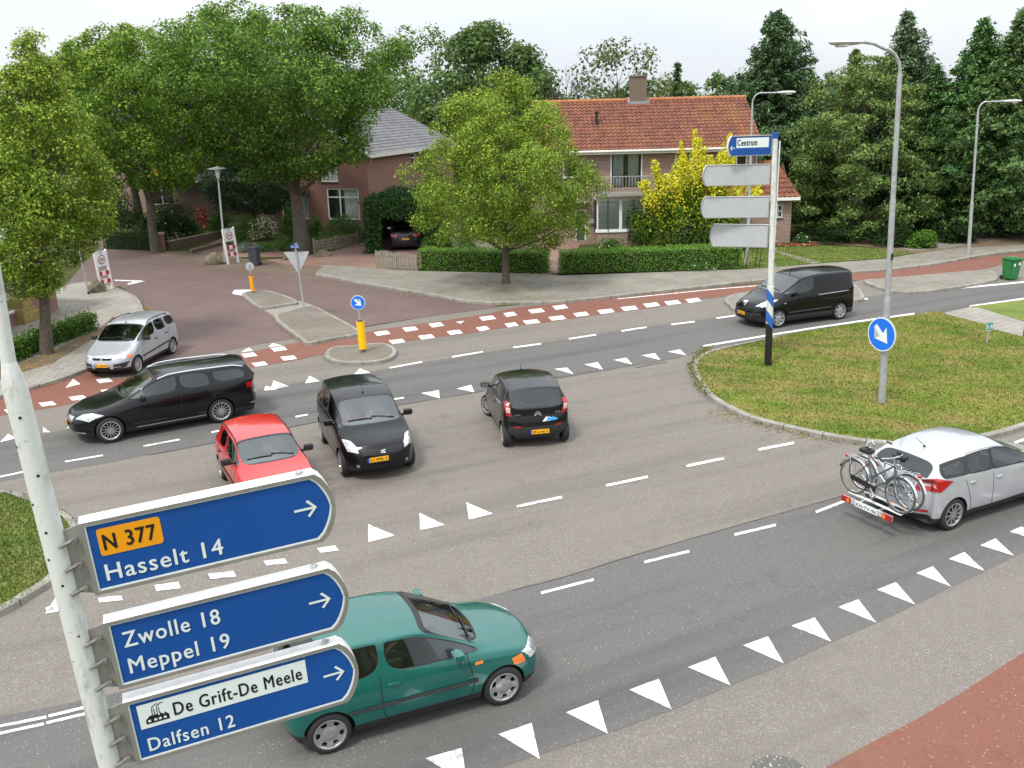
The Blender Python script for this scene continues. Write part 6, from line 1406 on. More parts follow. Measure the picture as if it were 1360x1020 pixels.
def bent_lamp(b, lean_v, hgt, r0, arm_dir, arm_len, head_len, label, group=None, steps=(), rise=.35, z0=0, base=None, bow=.9, coll=m_galv):
    """street lamp: stepped post, curved arm, flat lantern head"""
    root = empty('street_lamp', b, 0, label=label, cat='street lamp', group=group); L_ = Vector(lean_v).normalized(); prev = 0
    hs = [0]+[s for s, _ in steps]+[hgt-bow]; rs = [r0]+[r for _, r in steps]
    for i in range(len(hs)-1):
        bm = NB(); tube(bm, [L_*hs[i], L_*hs[i+1]], [rs[i], rs[i]*.93], 18); fin(bm, 'post', m_galv, root, smooth=True)
        if i: bm = NB(); tube(bm, [L_*(hs[i]-.05), L_*(hs[i]+.05)], [rs[i-1]*.98, rs[i]*1.1], 18); fin(bm, 'collar', m_galv, root, smooth=True)
    ad = Vector(arm_dir).normalized(); top = L_*(hgt-bow); P = []
    for k in range(9): a = k/8*math.pi/2*.97; P.append(top+L_*(bow*math.sin(a))+ad*(bow*.8*(1-math.cos(a))))
    e = P[-1]; P.append(e+ad*(arm_len*.5)+Z*rise*.3); P.append(e+ad*arm_len+Z*rise*.4); bm = NB(); tube(bm, P, rs[-1]*.62, 12); fin(bm, 'arm', m_galv, root, smooth=True)
    h0 = P[-1]; bm = NB(); n = 10; rings = []
    side = ad.cross(Z).normalized(); prof = [(0, .05, .03, .03), (.12, .09, .05, .05), (.3, .15, .07, .07), (.7, .17, .075, .075), (.92, .13, .06, .05), (1.0, .05, .03, .02)]
    for t, w_, up_, dn in prof: rings.append([bm.verts.new(h0+ad*(head_len*t)+side*w_*math.cos(2*math.pi*k/n)+Z*((up_ if math.sin(2*math.pi*k/n) > 0 else dn)*math.sin(2*math.pi*k/n))) for k in range(n)])
    for i in range(len(rings)-1):
        for k in range(n): bm.faces.new((rings[i][k], rings[i][(k+1) % n], rings[i+1][(k+1) % n], rings[i+1][k]))
    bm.faces.new(rings[0][::-1]); bm.faces.new(rings[-1]); hd_ = fin(bm, 'lamp_head', M('lamp_housing', (.5, .5, .5), .5), root, smooth=True)
    bm = NB(); box(bm, h0+ad*(head_len*.62)-Z*.075, (.25, .25, .05), bev=.02); bmesh.ops.scale(bm, vec=(1, 1, 1), verts=bm.verts); fin(bm, 'lamp_glass', M('lamp_diffuser', (.55, .55, .52), .2), hd_)
    return root
b_ = G(1171, 535, .1); lampn = bent_lamp(b_, (-.034, 0, 1), 8.75, .095, (-1, -.15, 0), .55, .85, 'tall street lamp on the right verge with a round blue arrow sign', steps=((2.75, .075), (5.2, .062)), bow=.55, rise=.4)
disc_sign(lampn, Vector((-.034, 0, 1)).normalized()*1.86+Vector((-.885, -.467, 0))*.13, (-.885, -.467, .0), .44, kind='arrow')
bm = NB(); box(bm, Vector((-.11, -.1, 3.85)), (.05, .02, .16)); fin(bm, 'service_hatch', m_gap, lampn)
b_ = G(1286, 340, .05); bent_lamp(b_, (-.045, 0, 1), 7.35, .085, (1, -.1, 0), .75, .85, 'street lamp with its arm to the right, at the pavement edge before the spruces', steps=((2.6, .06),), bow=.45, rise=0, group='street lamps along the road')
b_ = G(992, 352, .05); bent_lamp(b_, (-.012, 0, 1), 8.0, .085, (1, -.1, 0), .75, .85, 'street lamp behind the Centrum sign in front of the pale brick house', steps=((3.3, .065), (6.1, .05)), bow=.45, rise=0, group='street lamps along the road')
b_ = G(-36, 330, 0); bent_lamp(b_, (-.0, 0, 1), 8.2, .085, (1, .1, 0), .55, .7, 'street lamp whose head peeks in at the left edge above the pale lime', steps=((3.0, .06),), bow=.4, rise=.3)
# post-top lantern
b_ = G(300, 348); la = empty('lantern_post', b_, 0, label='grey lantern post with a flat disc hood behind the right hand zone sign', cat='lamp post'); ld = Vector((.02, 0, 1)).normalized(); q = ld*4.45
bm = NB(); tube(bm, [(0, 0, 0), ld*1.1, ld*1.2, q], [.08, .08, .055, .05], 14); fin(bm, 'post', m_grey, la, smooth=True)
bm = NB(); lathe(bm, [(.07, 0), (.10, .12), (.16, .42), (.14, .46)], 20, Matrix.Translation(q)); lg = fin(bm, 'lantern_glass', M('lantern_glass', (.62, .64, .62), .25), la, smooth=True)
bm = NB(); lathe(bm, [(.14, .44), (.5, .50), (.5, .52), (.12, .60), (.0001, .66)], 28, Matrix.Translation(q)); fin(bm, 'hood', m_galv, la, smooth=True)
# 30 km/h zone gates
def zone(bL, bR, wpx, label):
    A = G(*bL); B = G(*bR); d = B-A; rz = math.atan2(d.y, d.x); Wd = d.length; root = empty('zone_sign', A, rz, label=label, cat='traffic sign', group='zone 30 gate signs'); u = Vector((1, 0, 0)); v = Z; n = Vector((0, -1, 0)); H_ = 1.95; lv = -.075
    W3 = lambda a, b, c: Vector((a+lv*b, 0, b))+n*c
    for x in (0, Wd): bm = NB(); ext(bm, [W3(x-.05, 0, 0), W3(x+.05, 0, 0), W3(x+.05, H_-(0.06 if x == 0 else 0), 0), W3(x-.05, H_-.06, 0)], -n*.07); fin(bm, 'post', m_white, root)
    bm = NB(); ext(bm, [W3(.05, 1.22, -.02), W3(Wd-.05, 1.22, -.02), W3(Wd-.05, H_-.06, -.02), W3(.05, H_-.06, -.02)], -n*.03); bd = fin(bm, 'sign_board', m_signwhite, root)
    disc_sign(bd, W3(Wd/2, 1.53, -.005), n, min(.21, Wd*.34), kind='30', name='speed_disc')
    text_obj('zone_lettering', 'ZONE', m_signblack, bd, W3(Wd/2-.11, H_-.155, -.012), u, v, .09, width=.22, bold=.02, depth=0)
    for z_ in (.42, .80):
        bm = NB(); ext(bm, [W3(.05, z_, -.02), W3(Wd-.05, z_, -.02), W3(Wd-.05, z_+.2, -.02), W3(.05, z_+.2, -.02)], -n*.03); pb = fin(bm, 'striped_board', m_signwhite, root); k = Wd-.1
        for a0, a1 in ((0, .3), (.68, 1)): flat('red_stripe', [(.05+k*a0, z_), (.05+k*a1, z_), (.05+k*a1, z_+.2), (.05+k*a0, z_+.2)], W3, -.014, m_red, pb)
zone((136.5, 390), (151, 386), 0, 'left hand zone 30 gate sign with white posts and red white boards, beside a rock')
zone((304, 351.5), (317.5, 349), 0, 'right hand zone 30 gate sign with white posts, in front of the lantern post')
# bollards
def bollard(px, hpole, hy0, hy1, r, sr, n, label, kind, group='yellow keep right bollards on the islands', z=.12, wd=.13):
    b = G(*px, z); root = empty('traffic_bollard', b, 0, label=label, cat='bollard', group=group); L_ = Vector((-.03, 0, 1)).normalized()
    bm = NB(); tube(bm, [(0, 0, 0), L_*hpole], .028, 10); fin(bm, 'pole', m_grey, root, smooth=True)
    bm = NB(); tube(bm, [L_*hy0, L_*hy1], wd, 18); fin(bm, 'yellow_sleeve', m_yellow if kind else M('bollard_orange', (.85, .36, .01), .45), root, smooth=True)
    bm = NB(); tube(bm, [L_*(hy0-.04), L_*(hy0-.001)], wd*.8, 14); tube(bm, [L_*(hy1+.001), L_*(hy1+.03)], wd*.7, 14); fin(bm, 'sleeve_collar', m_trim, root, smooth=True)
    disc_sign(root, L_*(hpole-sr*.6)+Vector((0, -.045 if n[1] < 0 else .045, 0)), n, sr, kind='arrow')
bollard((482.5, 467), 1.80, .10, 1.02, .13, .235, (0.02, -1, 0), 'yellow bollard with a round blue arrow sign on the small kerbed island', True)
bollard((336, 388), 1.25, .04, .75, .1, .18, (0, 1, .0), 'orange yellow bollard at the street island tip, its round sign seen from behind', False, wd=.09)
# give way sign seen from behind, with street name plates
b_ = G(405.5, 420, .12); yr = empty('give_way_sign', b_, 0, label='give way triangle seen from behind, with small blue street name plates above it', cat='traffic sign'); L_ = Vector((-.055, 0, 1)).normalized()
bm = NB(); tube(bm, [(0, 0, 0), L_*2.85], .032, 10); tube(bm, [(0, 0, 0), L_*1.3], .04, 10); fin(bm, 'pole', m_galv, yr, smooth=True)
c = L_*2.2+Vector((0, .05, 0)); s = .94; P = [(-.5, .30), (-.47, .335), (.47, .335), (.5, .30), (.04, -.50), (0, -.52), (-.04, -.50)]
bm = NB(); ext(bm, [c+Vector((a*s, 0, b*s)) for a, b in P], (0, .02, 0)); tr_ = fin(bm, 'triangle_plate', m_back, yr)
bm = NB(); ext(bm, [c+Vector((a*s*.96, .024, b*s*.96+.01)) for a, b in P], (0, .003, 0)); fin(bm, 'triangle_face', m_red, tr_); bm = NB(); ext(bm, [c+Vector((a*s*.68, .029, b*s*.68+.0)) for a, b in P], (0, .003, 0)); fin(bm, 'triangle_centre', m_signwhite, tr_)
bm = NB(); box(bm, c+Vector((0, -.012, .18)), (.06, .02, .05)); box(bm, c+Vector((0, -.012, -.12)), (.06, .02, .05)); fin(bm, 'clamp', m_galv, yr)
for yaw_, zz in ((R(-8), 2.72), (R(70), 2.80)):
    Rm = Matrix.Rotation(yaw_, 3, 'Z'); bm = NB(); p0 = L_*zz; hw_ = .19 if yaw_ < 0 else .17; ext(bm, [p0+Rm @ Vector((-hw_, -.04, -.06)), p0+Rm @ Vector((hw_, -.04, -.06)), p0+Rm @ Vector((hw_, -.04, .06)), p0+Rm @ Vector((-hw_, -.04, .06))], Rm @ Vector((0, .008, 0))); pl = fin(bm, 'street_name_plate', m_blue, yr)
    bm = NB()
    for z_ in (.02, -.022): p1 = p0+Rm @ Vector((-hw_*.75, -.0425, z_)); bm.faces.new([bm.verts.new(x) for x in (p1, p1+Rm @ Vector((hw_*1.5, 0, 0)), p1+Rm @ Vector((hw_*1.5, 0, .016)), p1+Z*.016)])
    fin(bm, 'lettering', m_signwhite, pl, recalc=False)
# plain grey post by the left zone sign
b_ = G(118, 391, .1); root = empty('metal_post', b_, 0, label='plain thin grey post left of the left hand zone sign', cat='post'); bm = NB(); tube(bm, [(0, 0, 0), (-.14, 0, 2.2)], .038, 10); fin(bm, 'shaft', m_grey, root, smooth=True); bm = NB(); tube(bm, [(0, 0, 0), (0, 0, .12)], .055, 10); fin(bm, 'base_collar', m_trim, root, smooth=True); bm = NB(); tube(bm, [(-.14, 0, 2.2), (-.141, 0, 2.23)], .042, 10); fin(bm, 'cap', m_trim, root)
# wheelie bins
def bin_(px, rz, mat, hgt, wd, label, tags=False):
    b = G(*px); root = empty('wheelie_bin', b, rz, label=label, cat='bin'); bm = NB(); r0, r1 = wd*.40, wd*.5
    v0 = [(-r0, -r0, .05), (r0, -r0, .05), (r0, r0, .05), (-r0, r0, .05)]; v1 = [(-r1, -r1*1.05, hgt), (r1, -r1*1.05, hgt), (r1, r1*1.05, hgt), (-r1, r1*1.05, hgt)]
    a = [bm.verts.new(v) for v in v0]; c = [bm.verts.new(v) for v in v1]; bm.faces.new(a[::-1]); bm.faces.new(c)
    for i in range(4): bm.faces.new((a[i], a[(i+1) % 4], c[(i+1) % 4], c[i]))
    bmesh.ops.bevel(bm, geom=bm.edges[:], offset=.03, segments=2, affect='EDGES'); fin(bm, 'body', mat, root)
    bm = NB(); box(bm, (0, 0, hgt+.02), (wd+.06, wd*1.05+.06, .06), bev=.02); box(bm, (0, -.02, hgt+.065), (wd*.8, wd*.8, .04), bev=.015); box(bm, (0, wd*.6, hgt+.0), (wd*.7, .05, .05), bev=.01); fin(bm, 'lid', mat, root)
    for sx_ in (-1, 1): bm = NB(); lathe(bm, [(.0001, -.02), (.09, -.02), (.1, 0), (.09, .02), (.0001, .02)], 16, Matrix.Translation((sx_*(wd*.43), wd*.42, .1)) @ Matrix.Rotation(R(90), 4, 'Y'), False); fin(bm, 'wheel', m_rubber, root)
    if tags:
        for x, z_ in ((-.12, .68), (.14, .72)): bm = NB(); box(bm, (x, -wd*.505, z_), (.09, .012, .12)); fin(bm, 'sticker', m_signwhite, root)
bin_((1341, 371.5), R(20), M('bin_green', (.02, .16, .045), .5, var=.12, vs=4), .90, .56, 'green wheelie bin at the right edge by the road', True)
bin_((339.5, 353), R(-12), M('bin_grey', (.045, .055, .065), .5, var=.12, vs=4), .95, .52, 'dark grey wheelie bin right of the right hand zone sign')
# kilometre sign
b_ = G(1310.5, 456, .1); root = empty('distance_sign', b_, R(20), label='small green sign with white figures on a low post in the right verge', cat='sign'); bm = NB(); tube(bm, [(0, 0, 0), (-.0, 0, .46)], .028, 8); fin(bm, 'post', m_galv, root)
bm = NB(); ext(bm, [(-.15, -.03, .43), (.15, -.03, .43), (.15, -.03, .69), (-.15, -.03, .69)], (0, .015, 0)); pl = fin(bm, 'plate', M('sign_green', (.0, .24, .16), .4), root)
W3 = lambda a, b, c: Vector((a, -.03-c, b))
for P in ([(-.15, .43), (.15, .43), (.15, .443), (-.15, .443)], [(-.15, .677), (.15, .677), (.15, .69), (-.15, .69)], [(-.15, .443), (-.137, .443), (-.137, .677), (-.15, .677)], [(.137, .443), (.15, .443), (.15, .677), (.137, .677)]): flat('border', P, W3, .003, m_signwhite, pl)
text_obj('figures', '0.8', m_signwhite, pl, (-.11, -.034, .49), (1, 0, 0), (0, 0, 1), .2, width=.22, bold=.03, depth=0)
# brown post at the right edge, hoop rack on the lawn
b_ = G(1363, 447, .1); root = empty('wooden_post', b_, 0, label='dark red brown post cut off by the right edge beside the pale path', cat='post'); bm = NB(); box(bm, (0, 0, .32), (.16, .16, .64), bev=.02); fin(bm, 'shaft', M('redbrown_wood', (.11, .035, .025), .7), root); bm = NB(); box(bm, (0, 0, .655), (.18, .18, .03), bev=.01); fin(bm, 'cap', MATS['redbrown_wood'], root)
b_ = G(1001, 356, .03); root = empty('metal_table', b_, R(8), label='light topped metal frame with thin curved legs on the lawn beside the second hedge', cat='frame')
bm = NB(); 
for x in (-.32, .32):
    for y in (-.0, .45):
        bm = NB(); tube(bm, [(x-.06, y, 0), (x, y, .5), (x+.02, y, .85), (x+.14, y, 1.0)], .018, 6); fin(bm, 'leg', m_trim, root, smooth=True)
bm = NB(); box(bm, (.14, .22, 1.02), (.62, .5, .03), bev=.008); fin(bm, 'top', m_edge, root)
# rocks
m_rock = M('mossy_rock', (.2, .17, .12), .9, c2=(.09, .08, .05), vs=5, bump=.8, bs=9)
def rock(px, s, seed, label, z=0):
    rnd = random.Random(seed); b = G(*px, z); bm = NB(); bmesh.ops.create_icosphere(bm, subdivisions=3, radius=1)
    dirs = [(Vector((rnd.uniform(-1, 1), rnd.uniform(-1, 1), rnd.uniform(-.3, 1))).normalized(), rnd.uniform(.55, .9)) for _ in range(12)]
    for v in bm.verts:
        for d, q in dirs:
            t = v.co.dot(d)
            if t > q: v.co -= d*(t-q)
    for v in bm.verts: v.co = Vector((v.co.x*s[0], v.co.y*s[1], (v.co.z+.55)*s[2]))
    o = fin(bm, 'rock', m_rock, None, loc=b); tag(o, label, 'rock', 'boulders beside the zone signs')
rock((130, 388), (.42, .35, .42), 3, 'mossy boulder tucked behind the left hand zone sign', .1)
rock((286, 351), (.62, .4, .5), 8, 'brown boulder at the left foot of the lantern post')
rock((382, 345), (.32, .3, .3), 5, 'small pale boulder at the corner of the planting near the dark bin')
rock((428, 341), (.55, .35, .28), 9, 'grey boulder at the foot of the big lime tree trunk by the plank fence')
# yellow display steps at the shop
q = G(33, 428, .1); root = empty('stone_steps', q, math.atan2(sdir.y, sdir.x), label='stepped yellow stone block against the corner building behind the pale lime trunk', cat='block'); ms_ = M('yellow_stone', (.36, .26, .07), .8, c2=(.2, .15, .06), vs=6)
for i, (w_, h0, h1) in enumerate(((1.0, 0, .45), (.85, .45, .6), (.6, .6, .95))): bm = NB(); box(bm, (0, 0, (h0+h1)/2), (w_, .7-.12*i, h1-h0-.002), bev=.02); fin(bm, 'step', ms_, root)
# ------------------------------------------------------------------ vegetation
def leafmat(name, rough=.55, trans=.3):
    m_ = bpy.data.materials.new(name); m_.use_nodes = True; t = m_.node_tree; b = t.nodes['Principled BSDF']; a = t.nodes.new('ShaderNodeAttribute'); a.attribute_name = 'Col'
    t.links.new(a.outputs['Color'], b.inputs['Base Color']); b.inputs['Roughness'].default_value = rough; b.inputs['Specular IOR Level'].default_value = .10
    tl = t.nodes.new('ShaderNodeBsdfTranslucent'); ms = t.nodes.new('ShaderNodeMixShader'); ms.inputs[0].default_value = trans; o = t.nodes['Material Output']
    h = t.nodes.new('ShaderNodeHueSaturation'); h.inputs['Value'].default_value = 1.3; h.inputs['Saturation'].default_value = 1.05; t.links.new(a.outputs['Color'], h.inputs['Color']); t.links.new(h.outputs[0], tl.inputs[0])
    t.links.new(b.outputs[0], ms.inputs[1]); t.links.new(tl.outputs[0], ms.inputs[2]); t.links.new(ms.outputs[0], o.inputs[0]); MATS[name] = m_; return m_
m_leaf = leafmat('leaf'); m_needle = leafmat('needles', .6, .12)
m_bark = M('bark', (.13, .105, .075), .9, c2=(.07, .06, .045), vs=7, bump=.8, bs=18)
def cards(name, C, Nn, U, sz, colr, mat, parent=None, asp=.62, fold=.0):
    """one mesh of rhombic leaves: centres C, normals Nn, long axes U (n,3), sizes sz, colours (n,3)"""
    n = len(C); Nn = Nn/(np.linalg.norm(Nn, axis=1, keepdims=True)+1e-9); U = U-Nn*np.sum(U*Nn, 1, keepdims=True); U = U/(np.linalg.norm(U, axis=1, keepdims=True)+1e-9); Vv = np.cross(Nn, U)
    s = sz[:, None]; P = np.empty((n, 4, 3)); P[:, 0] = C-U*s*.5; P[:, 1] = C+Vv*s*.5*asp-Nn*s*fold; P[:, 2] = C+U*s*.5; P[:, 3] = C-Vv*s*.5*asp-Nn*s*fold
    me = bpy.data.meshes.new(name); me.vertices.add(4*n); me.vertices.foreach_set('co', P.ravel().astype(np.float32)); me.loops.add(4*n); me.loops.foreach_set('vertex_index', np.arange(4*n, dtype=np.int32))
    me.polygons.add(n); me.polygons.foreach_set('loop_start', np.arange(0, 4*n, 4, dtype=np.int32)); me.polygons.foreach_set('loop_total', np.full(n, 4, dtype=np.int32)); me.update()
    ca = me.color_attributes.new('Col', 'FLOAT_COLOR', 'POINT'); cc = np.ones((n, 4, 4), dtype=np.float32); cc[:, :, :3] = np.clip(colr, 0, 1)[:, None, :]; ca.data.foreach_set('color', cc.ravel())
    return link(name, me, mat, parent)
def rdir(rng, n): v = rng.normal(size=(n, 3)); return v/np.linalg.norm(v, axis=1, keepdims=True)
def leafcol(rng, n, base, var=.25, tip=None, ptip=0, clump=None):
    b = np.array(base)[None]*(1+rng.normal(size=(n, 1))*var*.6)*(1+rng.normal(size=(n, 3))*var*.18)
    if clump is not None: b = b*clump
    if tip is not None: mk_ = rng.random(n) < ptip; b[mk_] = np.array(tip)[None]*(1+rng.normal(size=(mk_.sum(), 1))*.15)
    return np.clip(b, .004, .9)
def branch_tubes(name, paths, parent, mat=None, n=6):
    bm = NB()
    for pts, r0, r1 in paths: tube(bm, pts, [r0+(r1-r0)*i/(len(pts)-1) for i in range(len(pts))], n, True)
    return fin(bm, name, mat or m_bark, parent, smooth=True)
def tree(name, base, H_, cb, rx, prof, label, base_col=(.06, .12, .02), tip=(.16, .2, .03), ptip=.25, nc=200, nl=130, leaf=.15, cr=.75, seed=1, trunk=.2, group=None, mat=None, cat='tree', ry=None, inner=.35, lean=(0, 0), squash=.8, up=.35, trunk_h=None, bark=None, lump=.22, gaps=0.0, sparse=False, colvar=.22, asp=.62):
    """prof: list of (t, r) crown radius factor against height fraction of the crown"""
    rng = np.random.default_rng(seed); rnd = random.Random(seed); ry = ry or rx; root = empty(name, base, 0, label=label, cat=cat, group=group)
    ch = H_-cb; T = np.array([p[0] for p in prof]); Rr = np.array([p[1] for p in prof])
    # lumps of the outline
    ph = rng.random(6)*6.28; 
    def env(t, th):
        l = 1+lump*(.5*np.sin(2*th+ph[0]+5*t)+.35*np.sin(3*th+ph[1]-7*t)+.35*np.sin(5*th+ph[2]+11*t)+.25*np.sin(7*th+ph[3]-15*t))
        return np.interp(t, T, Rr)*l
    ts = []; 
    area = np.interp(np.linspace(0, 1, 60), T, Rr)+.12; pdf = area/area.sum(); t = np.interp(rng.random(nc), np.concatenate([[0], np.cumsum(pdf)]), np.linspace(0, 1, 61)); th = rng.random(nc)*2*math.pi
    q = np.where(rng.random(nc) < inner, rng.random(nc)**.6*.75, 1-.22*rng.random(nc)**1.3); rad = env(t, th)*q
    Cc = np.stack([rad*rx*np.cos(th)+lean[0]*t*ch, rad*ry*np.sin(th)+lean[1]*t*ch, cb+t*ch], 1)
    crs = cr*(.65+.6*rng.random(nc))*(.75+.25*np.interp(t, T, Rr)); cb_ = (1+rng.normal(size=nc)*.14)
    k = (nl*(crs/cr)**2).astype(int)+3; idx = np.repeat(np.arange(nc), k); n = len(idx)
    d = rdir(rng, n); d[:, 2] = d[:, 2]+up*.6; d /= np.linalg.norm(d, axis=1, keepdims=True)
    out_ = Cc[idx]-np.array([0, 0, cb+ch*.42]); out_ /= np.linalg.norm(out_, axis=1, keepdims=True)+1e-6; d = d+out_*.45; d /= np.linalg.norm(d, axis=1, keepdims=True)
    rr = crs[idx]*(.55+.5*rng.random(n)**.7)*(1+.25*np.sin(d[:, 0]*9+idx)*np.sin(d[:, 1]*8+idx*2)); off = d*rr[:, None]; off[:, 2] *= squash
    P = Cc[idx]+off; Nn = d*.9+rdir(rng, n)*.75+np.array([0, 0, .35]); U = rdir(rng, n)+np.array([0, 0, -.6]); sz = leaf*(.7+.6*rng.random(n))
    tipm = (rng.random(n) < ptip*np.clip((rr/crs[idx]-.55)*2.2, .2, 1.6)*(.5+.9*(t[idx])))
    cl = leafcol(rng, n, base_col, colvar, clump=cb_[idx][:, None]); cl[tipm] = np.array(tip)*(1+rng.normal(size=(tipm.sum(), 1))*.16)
    cards('crown', P, Nn, U, sz, cl, mat or m_leaf, root, asp, .08)
    # trunk and limbs
    top = Vector((lean[0]*ch*.7, lean[1]*ch*.7, cb+ch*(.72))); pts = [Vector((0, 0, -.1))]; nseg = 7
    for i in range(1, nseg+1): f = i/nseg; pts.append(Vector((top.x*f+rnd.uniform(-1, 1)*trunk*.35*(i < nseg), top.y*f+rnd.uniform(-1, 1)*trunk*.35, top.z*f)))
    bm = NB(); rads = [trunk*1.25]+[trunk*(1-.8*(i/nseg)) for i in range(1, nseg+1)]; tube(bm, pts, rads, 12); fin(bm, 'trunk', bark or m_bark, root, smooth=True)
    paths = []
    sel = rng.choice(nc, min(nc, 26), replace=False)
    for i in sel:
        e = Vector(Cc[i]); z0 = max(cb*.75, min(top.z*.95, e.z-(e.to_2d().length)*.75)); f = z0/top.z; s_ = pts[0].lerp(top, max(0, f)); s_.z = z0; mid = s_.lerp(e, .5)+Vector((rnd.uniform(-.2, .2), rnd.uniform(-.2, .2), -.12*(e-s_).length*.5)); r_ = trunk*(1-.8*f)*.42
        paths.append(([s_, s_.lerp(mid, .5)+Vector((0, 0, -.03)), mid, mid.lerp(e, .5), e], max(.02, r_), .012))
    branch_tubes('limbs', paths, root, bark, 6)
    return root
OV = [(0, .45), (.12, .8), (.3, 1), (.5, .95), (.7, .75), (.88, .45), (1, .12)]
CONE = [(0, .75), (.1, .95), (.25, 1), (.45, .82), (.65, .6), (.85, .33), (1, .06)]
ROUND = [(0, .5), (.15, .85), (.4, 1), (.65, .95), (.85, .68), (1, .25)]
def spruce(name, base, H_, r0, label, col_=(.03, .07, .03), tipc=(.06, .11, .045), seed=1, nb=150, droop=.35, group=None, cb=.05, card=.26, per=26, hang=.5, trunk=.16, nar=1.0, pr=1.0):
    rng = np.random.default_rng(seed); root = empty(name, base, 0, label=label, cat='tree', group=group); t = rng.random(nb)**.85; t = np.sort(t); th = np.arange(nb)*2.4+rng.random(nb)*.6
    Ls = r0*(1-t)**pr*(.55+.75*rng.random(nb))*(1+.28*np.sin(th+t*9))+.15; Pc = []; Ux = []; paths = []; cc = []
    for i in range(nb):
        z0 = H_*(cb+(1-cb)*t[i]); d = np.array([math.cos(th[i]), math.sin(th[i]), 0]); L_ = Ls[i]; m_ = max(5, int(per*L_/1.5)); s = rng.random(m_)**.7
        dz = L_*(.10*s-droop*s**1.6+.16*s**4); base_ = np.outer(s*L_, d); base_[:, 2] = z0+dz; w_ = (.10+.22*(1-s))*L_*.55+.08; side = np.array([-d[1], d[0], 0]); lat = (rng.random(m_)-.5)*2
        p = base_+side*(lat*w_)[:, None]; p[:, 2] -= np.abs(lat)*.12*L_*.4+rng.random(m_)*hang*.35; Pc.append(p); Ux.append(np.tile(d, (m_, 1))*.7+side*np.sign(lat)[:, None]*.6+np.array([0, 0, -hang])); cc.append(np.full(m_, 1+rng.normal()*.15)*(1.0))
        if i % 3 == 0: paths.append(([Vector((0, 0, z0)), Vector(d*L_*.5)+Vector((0, 0, z0-droop*L_*.18)), Vector(d*L_*.92)+Vector((0, 0, z0-droop*L_*.75))], .035, .008))
    P = np.concatenate(Pc); U = np.concatenate(Ux); c_ = np.concatenate(cc); n = len(P); P[:, 0] *= nar; k = 3; P = np.repeat(P, k, 0)+rng.normal(size=(n*k, 3))*.09; U = np.repeat(U, k, 0)+rng.normal(size=(n*k, 3))*.45; c_ = np.repeat(c_, k); n *= k
    Nn = np.tile([0, 0, 1.], (n, 1))+rdir(rng, n)*.9; cl = leafcol(rng, n, np.array(col_)*1.9+[.022, .016, .004], .3, np.array(tipc)*2.1+[.02, .01, 0], .25, c_[:, None]); cards('crown', P, Nn, U, card*(.6+.8*rng.random(n)), cl, m_needle, root, .34, .1)
    bm = NB(); tube(bm, [(0, 0, -.1), (0, 0, H_*.5), (0, 0, H_*.98)], [trunk, trunk*.6, .02], 10); fin(bm, 'trunk', m_bark, root, smooth=True); branch_tubes('limbs', paths, root, None, 5)
    return root
def bush(name, base, r, h, label, col_, tip=None, ptip=.2, seed=1, n=2600, leaf=.09, group=None, cat='bush', lump=.3, flowers=None, fl_n=0, stems=True, nc=26):
    rng = np.random.default_rng(seed); root = empty(name, base, 0, label=label, cat=cat, group=group)
    d0 = rdir(rng, nc); d0[:, 2] = np.abs(d0[:, 2]); q = .35+.5*rng.random(nc); Cc = d0*q[:, None]*np.array([r, r, h]); idx = rng.integers(0, nc, n); d = rdir(rng, n); d[:, 2] = np.abs(d[:, 2])*.9-.15*0
    cr_ = np.array([r, r, h])*.42; P = Cc[idx]+d*cr_*(.6+.45*rng.random(n)[:, None]); P[:, 2] = np.abs(P[:, 2])+.03; Nn = d+rdir(rng, n)*.6+[0, 0, .3]
    cl = leafcol(rng, n, col_, .25, tip, ptip, (1+rng.normal(size=nc)*.12)[idx][:, None])
    cards('foliage', P, Nn, rdir(rng, n), leaf*(.7+.6*rng.random(n)), cl, m_leaf, root, .6)
    if fl_n: 
        pick = rng.choice(n, fl_n); cards('flowers', P[pick]+d[pick]*.05, d[pick]+[0, 0, .6], rdir(rng, fl_n), np.full(fl_n, leaf*1.15), leafcol(rng, fl_n, flowers, .12), m_leaf, root, .95)
    if stems:
        paths = [([Vector((0, 0, 0)), Vector(Cc[i])*.5+Vector((0, 0, .05)), Vector(Cc[i])], .022, .008) for i in range(0, nc, 3)]; branch_tubes('stems', paths, root, None, 5)
    return root
